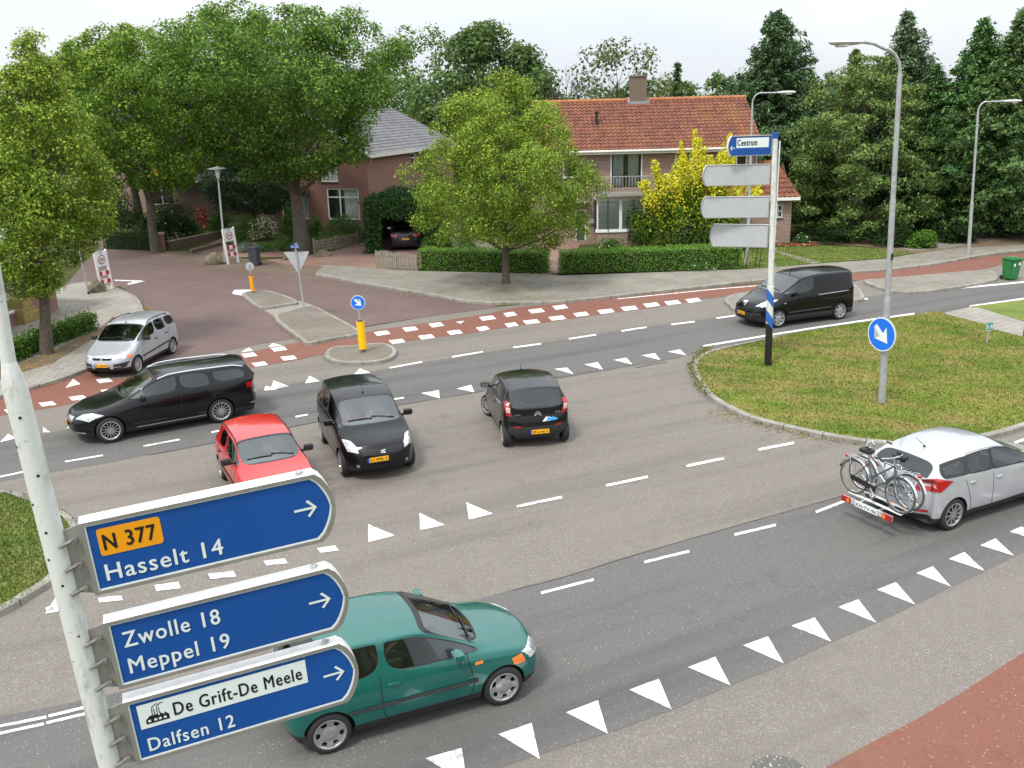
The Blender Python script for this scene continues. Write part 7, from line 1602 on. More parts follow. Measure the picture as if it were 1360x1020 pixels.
def hedge(name, pts, h, th, label, col_=(.12, .25, .035), tip=(.2, .36, .06), seed=1, dens=420, leaf=.075, rough=.05, z=.0, inset=.13):
    """clipped hedge along a line; pts = ground points of the front face, body goes to the left side of the line"""
    rng = np.random.default_rng(seed); P0 = [Vector((p[0], p[1], 0)) for p in pts]; root = empty(name, (P0[0].x, P0[0].y, z), 0, label=label, cat='hedge'); P0 = [p-P0[0] for p in P0]; Cs = []; Ns = []; bm = NB()
    for a, b in zip(P0[:-1], P0[1:]):
        d = (b-a); L_ = d.length; d.normalize(); n = Vector((-d.y, d.x, 0)); c = (a+b)/2+n*th/2; i_ = inset
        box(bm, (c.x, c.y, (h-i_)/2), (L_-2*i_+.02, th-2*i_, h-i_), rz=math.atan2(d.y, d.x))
        def add(m_, fo_, nn): Cs.append(fo_(rng.random(m_), rng.random(m_))); Ns.append(np.tile(np.array(nn, float), (m_, 1)))
        A = np.array(a); D = np.array(d); N_ = np.array(n)
        add(int(L_*h*dens), lambda u, v: A+np.outer(u*L_, D)+np.outer(v*h, [0, 0, 1]), -n); add(int(L_*h*dens*.5), lambda u, v: A+N_*th+np.outer(u*L_, D)+np.outer(v*h, [0, 0, 1]), n)
        add(int(L_*th*dens), lambda u, v: A+np.outer(u*L_, D)+np.outer(v*th, N_)+[0, 0, h], (0, 0, 1))
        add(int(th*h*dens), lambda u, v: A+np.outer(u*th, N_)+np.outer(v*h, [0, 0, 1]), -d); add(int(th*h*dens), lambda u, v: A+D*L_+np.outer(u*th, N_)+np.outer(v*h, [0, 0, 1]), d)
    C = np.concatenate(Cs); Nn = np.concatenate(Ns); n = len(C); w_ = np.sin(C[:, 0]*2.1+1)*.5+np.sin(C[:, 0]*5.3+C[:, 2]*4)*.3+np.sin(C[:, 1]*3.7+2*C[:, 2])*.3
    C = C+Nn*(rng.normal(size=(n, 1))*rough+w_[:, None]*.035-.03); C[:, 2] = np.maximum(C[:, 2], .03)
    cl = leafcol(rng, n, col_, .28, tip, .25); cards('foliage', C, Nn+rdir(rng, n)*.9, rdir(rng, n), leaf*(.7+.6*rng.random(n)), cl, m_leaf, root, .6)
    fin(bm, 'dark_core', M('hedge_dark_core', (.018, .028, .008), .95), root)  # plain dark box: the shade inside the hedge put into its colour
    return root

LIME = dict(base_col=(.14, .222, .028), tip=(.34, .41, .065))
# trees named by where their trunks stand
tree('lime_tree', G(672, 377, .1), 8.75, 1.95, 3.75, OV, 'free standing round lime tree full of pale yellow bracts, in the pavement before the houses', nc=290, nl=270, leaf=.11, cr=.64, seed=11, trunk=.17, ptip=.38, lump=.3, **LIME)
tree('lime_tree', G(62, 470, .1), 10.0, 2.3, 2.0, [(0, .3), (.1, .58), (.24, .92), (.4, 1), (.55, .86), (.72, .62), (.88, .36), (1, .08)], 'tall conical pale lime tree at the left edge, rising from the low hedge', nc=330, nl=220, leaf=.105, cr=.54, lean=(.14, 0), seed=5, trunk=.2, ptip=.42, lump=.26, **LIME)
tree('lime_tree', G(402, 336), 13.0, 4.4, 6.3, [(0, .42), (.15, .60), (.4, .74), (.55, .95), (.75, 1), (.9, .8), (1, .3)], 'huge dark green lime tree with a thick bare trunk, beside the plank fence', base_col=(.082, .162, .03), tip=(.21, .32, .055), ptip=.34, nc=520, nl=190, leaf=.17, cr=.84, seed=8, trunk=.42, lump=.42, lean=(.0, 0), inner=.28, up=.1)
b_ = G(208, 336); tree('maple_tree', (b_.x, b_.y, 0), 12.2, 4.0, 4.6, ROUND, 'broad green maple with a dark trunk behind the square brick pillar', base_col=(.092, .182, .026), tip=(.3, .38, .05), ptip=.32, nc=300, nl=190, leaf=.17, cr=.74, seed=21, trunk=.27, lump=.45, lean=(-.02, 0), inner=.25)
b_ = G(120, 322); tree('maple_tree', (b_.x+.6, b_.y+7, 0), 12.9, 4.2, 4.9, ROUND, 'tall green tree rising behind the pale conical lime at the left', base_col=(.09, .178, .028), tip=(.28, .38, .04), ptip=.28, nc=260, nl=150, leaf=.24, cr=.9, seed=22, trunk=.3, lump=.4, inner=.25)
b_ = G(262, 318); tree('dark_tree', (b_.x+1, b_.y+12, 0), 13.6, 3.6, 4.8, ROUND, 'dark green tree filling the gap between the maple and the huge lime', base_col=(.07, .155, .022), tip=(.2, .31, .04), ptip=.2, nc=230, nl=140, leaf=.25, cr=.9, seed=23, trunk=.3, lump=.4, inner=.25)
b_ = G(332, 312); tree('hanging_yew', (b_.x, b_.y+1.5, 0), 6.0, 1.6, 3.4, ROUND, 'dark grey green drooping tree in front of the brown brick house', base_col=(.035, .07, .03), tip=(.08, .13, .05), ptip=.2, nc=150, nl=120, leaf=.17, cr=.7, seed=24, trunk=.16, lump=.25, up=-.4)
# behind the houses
def far(px, ytop, Y, wpx, label, seed, col_=(.08, .14, .04), tip=(.16, .22, .065), name='far_tree', nc=150, nl=90, prof=ROUND, base_frac=.08, ptip=.25, **kw):
    top = AT(px, ytop, Y); H_ = top.z; r = abs(AT(px+wpx/2, 140, Y).x-AT(px-wpx/2, 140, Y).x)/2
    return tree(name, (top.x, Y, 0), H_, max(1.2, H_*base_frac), r, prof, label, base_col=col_, tip=tip, ptip=ptip, nc=nc, nl=nl, leaf=kw.pop('leaf', .36), cr=kw.pop('cr', r*.26), seed=seed, trunk=.3, group='trees behind the houses', **kw)
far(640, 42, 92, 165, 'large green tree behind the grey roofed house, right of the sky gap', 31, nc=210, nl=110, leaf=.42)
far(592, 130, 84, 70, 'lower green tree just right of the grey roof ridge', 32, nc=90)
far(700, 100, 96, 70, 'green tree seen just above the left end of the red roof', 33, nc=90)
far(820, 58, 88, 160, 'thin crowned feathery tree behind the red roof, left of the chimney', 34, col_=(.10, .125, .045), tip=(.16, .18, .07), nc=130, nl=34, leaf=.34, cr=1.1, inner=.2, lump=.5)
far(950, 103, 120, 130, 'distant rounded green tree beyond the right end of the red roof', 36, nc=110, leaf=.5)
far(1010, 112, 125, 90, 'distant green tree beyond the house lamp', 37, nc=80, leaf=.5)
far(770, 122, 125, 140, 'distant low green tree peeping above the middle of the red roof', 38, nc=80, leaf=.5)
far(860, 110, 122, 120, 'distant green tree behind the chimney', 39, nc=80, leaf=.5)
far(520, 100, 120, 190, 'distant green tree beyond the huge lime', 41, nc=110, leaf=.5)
# bare crowned tree: twigs only
rng = np.random.default_rng(77); tp = AT(765, 62, 86); root = empty('bare_tree', (tp.x, 86, 0), 0, label='half bare tree with a fan of leafless twigs above the red roof', cat='tree', group='trees behind the houses'); paths = []
def grow(p, d, L_, r, dep):
    e = p+d*L_; mid = p.lerp(e, .5)+Vector(rng.normal(size=3))*L_*.04; paths.append(([p, mid, e], r, r*.6))
    if dep == 0: return
    for _ in range(3 if dep > 1 else 4):
        dd = (d+Vector(rng.normal(size=3))*.38+Vector((0, 0, .12))).normalized(); grow(p.lerp(e, rng.uniform(.55, 1)), dd, L_*rng.uniform(.6, .82), r*.55, dep-1)
grow(Vector((0, 0, 0)), Vector((0, 0, 1)), 4.2, .26, 5); bm = NB()
for pts, a, b in paths: tube(bm, pts, [a, (a+b)/2, b], 4, False)
fin(bm, 'branches', m_bark, root)
# conifers
def conifer(px, ytop, Y, wpx, label, seed, **kw):
    tp = AT(px, ytop, Y); r = abs(AT(px+wpx/2, 200, Y).x-AT(px-wpx/2, 200, Y).x)/2; return spruce('spruce_tree', (tp.x, Y, 0), tp.z, r, label, seed=seed, group='conifers at the right', **kw)
conifer(900, 84, 96, 60, 'small dark spruce above the red roof right of the chimney', 51, nb=120, card=.5, per=16)
conifer(1032, 14, 64, 190, 'tall dark spruce with a thin top beyond the right end of the house', 52, nb=420, col_=(.03, .065, .03), hang=.9, card=.30, pr=.62, per=30)
conifer(1075, 92, 70, 110, 'mid height spruce between the tall dark spruce and the broad olive yew', 53, nb=260, card=.32, pr=.7, col_=(.035, .075, .028))
conifer(1137, 64, 60, 130, 'pointed spruce tip rising behind the broad olive yew', 54, nb=280, card=.30, col_=(.05, .075, .02), tipc=(.1, .13, .03))
conifer(1206, 14, 58, 180, 'tall spruce with a drooping jagged top behind the near street lamp', 55, nb=420, hang=.9, col_=(.045, .085, .045), tipc=(.09, .12, .07), card=.28, pr=.75)
conifer(1243, 84, 56, 120, 'dense dark conical spruce right of the near street lamp', 56, nb=360, col_=(.028, .07, .025), card=.27, pr=.7)
conifer(1308, 24, 55, 190, 'tall mid green spruce behind the right hand street lamp', 57, nb=420, col_=(.035, .09, .03), tipc=(.05, .11, .03), card=.28, pr=.8, hang=.6)
conifer(1360, 10, 53, 190, 'open branched spruce at the right edge', 58, nb=380, col_=(.04, .085, .03), tipc=(.06, .1, .03), card=.28, pr=.8)
conifer(1268, 118, 60, 90, 'shorter spruce filling the dip between the two tall right hand spruces', 59, nb=260, col_=(.035, .075, .028), card=.28)
conifer(1330, 60, 62, 160, 'dark spruce standing behind the others near the right edge', 60, nb=260, col_=(.028, .06, .024), card=.3)
conifer(1400, 60, 56, 150, 'spruce half outside the right edge of the picture', 61, nb=260, col_=(.035, .075, .028), card=.3)
b_ = AT(1146, 330, 53.6); tree('yew_tree', (b_.x, 53.6+1.5, 0), 10.1, .5, 4.3, [(0, .78), (.12, .95), (.3, 1), (.5, .88), (.7, .66), (.88, .42), (1, .12)], 'broad olive green yew with layered tufted boughs, right of the pale brick house', base_col=(.085, .14, .036), tip=(.19, .26, .07), ptip=.42, nc=300, nl=170, leaf=.17, cr=.72, seed=62, trunk=.3, squash=.5, lump=.2, inner=.35, mat=m_needle, asp=.5)
tp = AT(1101, 100, 190); tree('poplar_tree', (tp.x, 190, 0), tp.z, 2, 1.9, OV, 'tiny slender poplar far away in the sky gap', base_col=(.07, .12, .07), tip=(.1, .15, .09), nc=60, nl=60, leaf=.7, cr=1.1, seed=63, trunk=.3)
# golden elm: upright yellow plumes over a green body
b_ = AT(915, 330, 51.0); root = empty('golden_elm', (b_.x, 50.6, 0), 0, label='yellow leaved upright elm with green lower boughs, in the garden before the pale brick house', cat='tree'); rng = np.random.default_rng(71); Pc = []; Cc = []; Ns = []; paths = []
plm = [(-2.3, 3.9), (-1.9, 4.9), (-1.35, 4.2), (-.9, 4.6), (-.4, 5.7), (.05, 6.35), (.35, 5.9), (.9, 5.0), (1.35, 5.5), (1.75, 6.1), (2.1, 5.0), (2.5, 4.2), (-1.5, 3.4), (1.0, 4.0), (2.9, 3.5), (-.2, 4.9), (.6, 4.6)]
for i, (x, top) in enumerate([(x*1.14, t) for x, t in plm]):
    for rep in range(2):
        y = rng.uniform(-1.4, 1.2); tp_ = top*(1-.06*rep); z0 = tp_*.35; m_ = 620; s = rng.random(m_); z = z0+(tp_-z0)*s; rad = .60*(1-s**2.2*.72)*(.8+.3*np.sin(s*14+i)); a = rng.random(m_)*6.28; q = rad*rng.random(m_)**.4; xx = x*(.55+.45*s)
        P = np.stack([xx+q*np.cos(a), y*(.6+.4*s)+q*np.sin(a), z], 1); Pc.append(P); Ns.append(np.stack([np.cos(a), np.sin(a), np.full(m_, .5)], 1)); yel = rng.random(m_) < np.clip((s-.08)*1.8, .15, .95)
        c_ = leafcol(rng, m_, (.07, .13, .014), .25); c_[yel] = np.array((.60, .57, .04))*(1+rng.normal(size=(yel.sum(), 1))*.18); Cc.append(c_); paths.append(([Vector((0, 0, .1)), Vector((x*.5, y*.4, z0)), Vector((x*.85, y*.8, tp_*.7)), Vector((x, y, tp_*.97))], .05, .008))
m_ = 9000; d = rdir(rng, m_); d[:, 2] = np.abs(d[:, 2]); P = d*np.array([3.1, 1.9, 3.5])*(.75+.3*rng.random((m_, 1)))*(1+.15*np.sin(d[:, :1]*9)*np.cos(d[:, 2:]*8)); P[:, 2] += .25; Pc.append(P); Ns.append(d); c_ = leafcol(rng, m_, (.055, .12, .012), .28); yl = rng.random(m_) < .26*(P[:, 2] > 1.2); c_[yl] = (.4, .4, .03); Cc.append(c_)
P = np.concatenate(Pc); n = len(P); cards('crown', P, np.concatenate(Ns)+rdir(rng, n)*.7, rdir(rng, n)+[0, 0, .5], .13*(.7+.6*rng.random(n)), np.concatenate(Cc), m_leaf, root); branch_tubes('limbs', paths, root)
# hedges
hedge('clipped_hedge', [G(556, 360.5, 0), G(724, 365, 0)], 1.08, 1.1, 'left clipped green hedge between the picket fence and the house path', seed=1)
hedge('clipped_hedge', [G(746, 367, 0), G(985, 358, 0)], 1.12, 1.1, 'long clipped green hedge right of the house path, below the golden elm', seed=2)
hedge('dark_hedge', [G(138, 331), G(209, 334)], .95, .8, 'dark clipped hedge left of the square brick pillar', col_=(.022, .05, .012), tip=(.045, .08, .02), seed=3)
hp = [G(-25, 500, .1), G(30, 478, .1), G(68, 461, .1), G(100, 450, .1), G(131, 437, .1)]
hedge('box_hedge', hp, .62, .55, 'low bushy green hedge along the left pavement at the foot of the pale lime tree', col_=(.05, .12, .015), tip=(.12, .22, .03), seed=4, dens=700, rough=.10, z=.1, leaf=.08)
# ivy over the carport
rng = np.random.default_rng(90); n = 15000; a = rng.random(n); P = np.empty((n, 3)); Nn = np.empty((n, 3)); f = rng.random(n)
x = rng.uniform(-2.05, 2.05, n); y = rng.uniform(-3.0, 2.9, n); zt = 2.55+.55*np.cos(x*.75)+.15*np.sin(y*2+x*3)
P[:] = np.stack([x, y, zt], 1); Nn[:] = [0, 0, 1]
s = f < .30; P[s, 0] = -2.0+rng.normal(size=s.sum())*.1; P[s, 2] = rng.random(s.sum())*2.9; Nn[s] = [-1, 0, 0]
s = (f > .30) & (f < .46); P[s, 0] = 2.0+rng.normal(size=s.sum())*.1; P[s, 2] = rng.random(s.sum())*2.9; Nn[s] = [1, 0, 0]
s = (f > .46) & (f < .74); xx = rng.uniform(-2.1, 2.1, s.sum()); P[s, 0] = xx; P[s, 1] = -3.0+rng.normal(size=s.sum())*.09; lo_ = np.where(np.abs(xx) > 1.25, .0, 2.0+.12*np.sin(xx*5)); P[s, 2] = lo_+rng.random(s.sum())*(2.55+.55*np.cos(xx*.75)-lo_); Nn[s] = [0, -1, 0]
P += rng.normal(size=(n, 3))*.07; P[:, 2] = np.abs(P[:, 2]); cards('ivy', P, Nn+rdir(rng, n)*.8, rdir(rng, n), .16*(.7+.6*rng.random(n)), leafcol(rng, n, (.028, .075, .022), .3, (.1, .15, .03), .12), m_leaf, CARPORT)
# garden bushes
def BU(px, py, wpx, hpx, *a, Y=None, **kw):
    b = G(px, py); dd = (b-Vector((0, 0, CAM_H))).dot(vF); s = dd/FPX; return bush(a[0], (b.x, b.y, 0), wpx*s/2, hpx*s*.92, a[1], a[2], **kw)
dk = (.03, .062, .018); gr = (.055, .12, .02); lt = (.10, .18, .03)
BU(163, 312, 66, 66, 'dark_bush', 'dark dome of a bush left of the maple trunk', dk, seed=101, n=5000, leaf=.13)
BU(236, 322, 62, 74, 'dark_bush', 'dark bush right of the maple trunk behind the garden wall', dk, seed=102, n=5000, leaf=.13, flowers=(.6, .55, .5), fl_n=40)
BU(200, 325, 40, 40, 'dark_bush', 'dark bush wrapping the foot of the maple', (.035, .075, .018), seed=103, n=2500, leaf=.12)
BU(268, 306, 22, 38, 'red_bush', 'small reddish bush against the brown brick house', (.22, .06, .045), tip=(.3, .12, .08), seed=104, n=1400, leaf=.12)
BU(294, 315, 40, 34, 'round_bush', 'round clipped green bush right behind the lantern post', (.055, .14, .03), seed=105, n=3000, leaf=.09, lump=.1)
BU(258, 318, 32, 30, 'green_bush', 'loose green bush left of the lantern post', gr, seed=106, n=1500, leaf=.1)
BU(331, 312, 36, 28, 'green_bush', 'fresh green bush right of the round clipped one', lt, seed=107, n=1700, leaf=.1)
BU(352, 318, 40, 34, 'flowering_bush', 'bush dusted with cream flowers above the grey bin', (.10, .15, .06), seed=108, n=2300, leaf=.09, flowers=(.72, .68, .5), fl_n=800)
BU(322, 330, 30, 26, 'green_bush', 'green bush just above the right hand zone sign', gr, seed=109, n=1300, leaf=.09)
BU(325, 335, 26, 16, 'grey_bush', 'low silvery grey bush beside the grey bin', (.2, .25, .2), seed=110, n=900, leaf=.07)
BU(350, 335, 26, 14, 'green_bush', 'low green bush behind the grey bin', (.06, .14, .025), seed=118, n=900, leaf=.08)
BU(374, 333, 36, 20, 'green_bush', 'low bright green cushion left of the huge lime trunk', (.07, .15, .03), seed=111, n=1300, leaf=.08)
BU(385, 320, 24, 56, 'climbing_shoots', 'leafy shoots climbing the left side of the huge lime trunk', (.07, .15, .03), tip=(.15, .24, .04), seed=112, n=1900, leaf=.12)
BU(421, 318, 24, 34, 'green_bush', 'fresh leafy bush right of the huge lime trunk', (.075, .16, .03), seed=119, n=1300, leaf=.11)
BU(455, 318, 66, 36, 'green_bush', 'wide green bush below the big white framed windows', (.06, .12, .03), seed=113, n=3800, leaf=.1)
BU(424, 330, 34, 20, 'green_bush', 'low green bush behind the left end of the plank fence', (.065, .14, .025), seed=120, n=1300, leaf=.09)
BU(487, 318, 22, 18, 'green_bush', 'small bush at the right end of the plank fence', gr, seed=121, n=900, leaf=.09)
BU(583, 334, 46, 30, 'green_bush', 'loose green bush behind the left end of the left clipped hedge', (.075, .15, .03), seed=114, n=2200, leaf=.1)
BU(620, 334, 40, 22, 'green_bush', 'low leafy bush behind the left clipped hedge near the lime trunk', (.06, .13, .025), seed=122, n=1600, leaf=.1)
BU(700, 332, 36, 22, 'green_bush', 'leafy bush behind the right end of the left clipped hedge', (.065, .14, .03), seed=123, n=1500, leaf=.1)
BU(812, 335, 44, 22, 'flower_bush', 'low bush with pale blooms under the bay window', (.07, .14, .03), seed=115, n=1800, leaf=.09, flowers=(.6, .6, .45), fl_n=60)
BU(850, 325, 40, 56, 'dark_bush', 'dark glossy bush right of the bay window', (.018, .05, .012), seed=116, n=3200, leaf=.13)
BU(880, 336, 42, 34, 'reddish_bush', 'bronze tinted bush between the long hedge and the golden elm', (.16, .10, .03), tip=(.3, .14, .06), seed=117, n=1900, leaf=.09)
BU(958, 330, 50, 46, 'green_bush', 'green bush at the right side of the golden elm', (.04, .10, .015), seed=124, n=2600, leaf=.11)
BU(1222, 329, 42, 32, 'rhododendron', 'rounded bright green shrub at the pavement under the spruces', (.06, .14, .02), tip=(.13, .24, .035), ptip=.35, seed=125, n=3200, leaf=.12)
BU(1180, 326, 70, 34, 'dark_bush', 'dark undergrowth bush beneath the olive yew', (.02, .045, .012), seed=126, n=3000, leaf=.14)
BU(1110, 321, 90, 30, 'dark_bush', 'dark undergrowth between the annex and the olive yew', (.018, .04, .012), seed=127, n=3200, leaf=.14)
BU(1270, 322, 60, 30, 'dark_bush', 'dark undergrowth bush between the rhododendron and the right hand street lamp', (.02, .045, .012), seed=128, n=2600, leaf=.14)
BU(1330, 312, 70, 34, 'dark_bush', 'dark undergrowth behind the lattice fence', (.02, .05, .014), seed=129, n=2800, leaf=.14)
BU(1064, 323, 26, 13, 'flower_bush', 'small leafy plant with white blooms beside the annex wall', (.05, .12, .03), seed=130, n=600, leaf=.08, flowers=(.75, .75, .7), fl_n=50)
BU(925, 361, 50, 14, 'flower_bush', 'low weeds with white flowers at the foot of the long clipped hedge', (.07, .15, .03), seed=131, n=900, leaf=.07, flowers=(.75, .75, .6), fl_n=25, stems=False)
# red flower border
rng = np.random.default_rng(140); n = 700; a = G(1030, 327.5); b = G(1085, 327); P = np.array([list(a.lerp(b, t)) for t in rng.random(n)])+rng.normal(size=(n, 3))*[.0, .15, .04]; P[:, 2] = np.abs(P[:, 2])+.05
cl = leafcol(rng, n, (.4, .04, .03), .3); g_ = rng.random(n) < .45; cl[g_] = (.05, .09, .02); w_ = rng.random(n) < .06; cl[w_] = (.75, .75, .7)
tag(cards('flower_border', P, np.tile([0, -.4, 1.], (n, 1))+rdir(rng, n)*.5, rdir(rng, n), .09*(.7+.6*rng.random(n)), cl, m_leaf), 'strip of red bedding flowers along the lawn by the annex', 'flowers', kind='stuff')
# distant wood closing the horizon
rng = np.random.default_rng(150); n = 42000; th = rng.uniform(-.85, .85, n); Y = 175+rng.random(n)*40; hgt = 7.0+1.6*np.sin(th*23)+1.2*np.sin(th*57+1)+.9*np.sin(th*121); z = hgt*rng.random(n)**.6
P = np.stack([np.tan(th)*Y, Y, z], 1); cl = leafcol(rng, n, (.06, .10, .05), .3, (.1, .15, .07), .3, (1+.25*np.sin(th*37)*np.sin(th*11))[:, None])
tag(cards('distant_wood', P, rdir(rng, n)+[0, -.5, .6], rdir(rng, n), 1.5*(.6+.8*rng.random(n)), cl, m_leaf), 'low far off wood along the horizon', 'wood', kind='stuff')

# grass blades on the verges (uses the verge material, so that blades follow its dry and green patches)
def inpoly(x, y, P):
    c = np.zeros(len(x), bool); n = len(P)
    for i in range(n):
        x0, y0 = P[i]; x1, y1 = P[(i+1) % n]
        k = ((y0 > y) != (y1 > y)) & (x < (x1-x0)*(y-y0)/(y1-y0+1e-12)+x0); c ^= k
    return c
def grass(name, poly, n, z, mat, seed, h=.06, label=''):
    rng = np.random.default_rng(seed); A = np.array(poly)[:, :2]; lo_ = A.min(0); hi = A.max(0); q = rng.random((n*3, 2))*(hi-lo_)+lo_; q = q[inpoly(q[:, 0], q[:, 1], [tuple(p) for p in A])][:n]; n = len(q)
    a = rng.random(n)*6.28; w_ = .012+.01*rng.random(n); hh = h*(.4+1.0*rng.random(n)**2); ln_ = rng.normal(size=(n, 2))*hh[:, None]*.45; P = np.empty((n, 3, 3)); dx = np.cos(a)*w_; dy = np.sin(a)*w_
    P[:, 0] = np.stack([q[:, 0]-dx, q[:, 1]-dy, np.full(n, z)], 1); P[:, 1] = np.stack([q[:, 0]+dx, q[:, 1]+dy, np.full(n, z)], 1); P[:, 2] = np.stack([q[:, 0]+ln_[:, 0], q[:, 1]+ln_[:, 1], z+hh], 1)
    me = bpy.data.meshes.new(name); me.vertices.add(3*n); me.vertices.foreach_set('co', P.ravel().astype(np.float32)); me.loops.add(3*n); me.loops.foreach_set('vertex_index', np.arange(3*n, dtype=np.int32)); me.polygons.add(n); me.polygons.foreach_set('loop_start', np.arange(0, 3*n, 3, dtype=np.int32)); me.polygons.foreach_set('loop_total', np.full(n, 3, dtype=np.int32)); me.update()
    tag(link(name, me, mat), label, 'grass', kind='stuff')
vp = [G(*p, .1) for p in ((1250, 414), (1215, 418), (1160, 426), (1090, 437), (1029, 447.5), (960, 462), (933, 472), (923, 485), (929, 504), (947, 526), (987, 547), (1022, 558), (1078, 571), (1132, 580), (1175, 585), (1205, 587), (1260, 585), (1317, 573), (1380, 558), (1380, 452), (1320, 438), (1307, 431), (1260, 420))]
grass('verge_grass', vp, 60000, .104, m_verge, 1, .045, 'short patchy grass on the right hand verge')
grass('verge_grass', gw, 26000, .104, m_lawn, 2, .05, 'short green grass on the left hand island')
grass('lawn_blades', [G(*p) for p in ((987, 357), (1030, 355), (1077, 350), (1175, 343), (1215, 336), (1150, 329), (1049, 326), (1000, 329))], 16000, .02, m_lawn, 3, .06, 'mown grass of the lawn beside the annex')
# fallen leaves and blossom dust in the gutters
rng = np.random.default_rng(161); Pk = []
for line, z, k, sd in ((((60, 512), (110, 494), (150, 478), (182, 452), (194, 425), (192, 408)), .02, 1500, .13), (((0, 499), (60, 475), (130, 442)), .125, 900, .35), (((135, 332), (200, 342), (265, 357), (300, 360)), .025, 700, .8), (((420, 372), (490, 384), (565, 396)), .02, 500, .15), (((400, 345), (430, 350), (470, 352)), .03, 300, .6), (((640, 378), (672, 384), (710, 380)), .125, 500, .7), (((370, 428), (400, 452)), .02, 260, .1), (((1230, 335), (1290, 333), (1350, 325)), .13, 500, .6), (((950, 545), (1020, 566), (1100, 583)), .02, 420, .25)):
    s = spline([G(*p, z) for p in line], 14)
    for _ in range(k):
        p = s[rng.integers(0, len(s))]; r_ = rng.normal(size=2)*sd; Pk.append((p.x+r_[0], p.y+r_[1], z+.004+rng.random()*.012))
P = np.array(Pk); n = len(P); tag(cards('fallen_leaves', P, np.tile([0, 0, 1.], (n, 1))+rdir(rng, n)*.25, rdir(rng, n), .055*(.5+rng.random(n)), leafcol(rng, n, (.30, .19, .06), .3, (.42, .33, .10), .4), m_leaf, asp=.6), 'dry leaves and blossom lying in the gutters', 'leaves', kind='stuff')
# tufts of weeds along kerbs
rng = np.random.default_rng(160); Pk = []
for line, z, k in ((((940, 463), (930, 470), (920, 486), (924, 504), (940, 524)), .1, 500), (((1010, 561), (1077, 576), (1132, 586), (1190, 591)), .02, 420), (((490, 378), (565, 390), (640, 402), (700, 404), (790, 398)), .02, 300), (((1005, 373), (1060, 369), (1127, 363)), .05, 320), (((120, 490), (180, 446), (192, 420), (184, 400)), .02, 260), (((1205, 350), (1295, 343)), .05, 200)):
    Q = [G(*p, z) for p in line]; s = spline(Q, 12)
    for _ in range(k):
        i = rng.integers(0, len(s)); p = s[i]; r_ = rng.normal(size=2)*.09; Pk.append((p.x+r_[0], p.y+r_[1], z+rng.random()*.05+.01))
P = np.array(Pk); n = len(P); tag(cards('kerb_weeds', P, rdir(rng, n)+[0, -.5, .5], rdir(rng, n)+[0, 0, 1], .09*(.5+rng.random(n)), leafcol(rng, n, (.12, .15, .03), .3, (.24, .2, .08), .4), m_leaf, asp=.4), 'weeds and moss growing along the kerbs', 'weeds', kind='stuff')
# ------------------------------------------------------------------ people in the cars
m_skin = M('skin', (.48, .27, .19), .55, var=.06, vs=12)
def skinned(name, chains, mat, parent, level=1):
    """chains: list of [(point, radius)...]; the first chain is the root, the others start on an existing point"""
    bm = NB(); vid = {}; rad = []
    def vert(p, r):
        key = tuple(round(c, 4) for c in p)
        if key not in vid: vid[key] = bm.verts.new(p); rad.append(r)
        return vid[key]
    for ch in chains:
        prev = None
        for p, r in ch:
            v = vert(p, r)
            if prev is not None and prev != v and not bm.edges.get((prev, v)): bm.edges.new((prev, v))
            prev = v
    me = bpy.data.meshes.new(name); bm.to_mesh(me); bm.free(); o = bpy.data.objects.new(name, me); col.objects.link(o)
    md = o.modifiers.new('k', 'SKIN'); md.use_smooth_shade = True
    for i, r in enumerate(rad): me.skin_vertices[0].data[i].radius = (r, r)
    me.skin_vertices[0].data[0].use_root = True; sb = o.modifiers.new('s', 'SUBSURF'); sb.levels = level; sb.render_levels = level
    dg = bpy.context.evaluated_depsgraph_get(); m2 = bpy.data.meshes.new_from_object(o.evaluated_get(dg)); bpy.data.objects.remove(o); m2.name = name
    m2.polygons.foreach_set('use_smooth', [True]*len(m2.polygons)); m2.materials.clear()
    return link(name, m2, mat, parent)
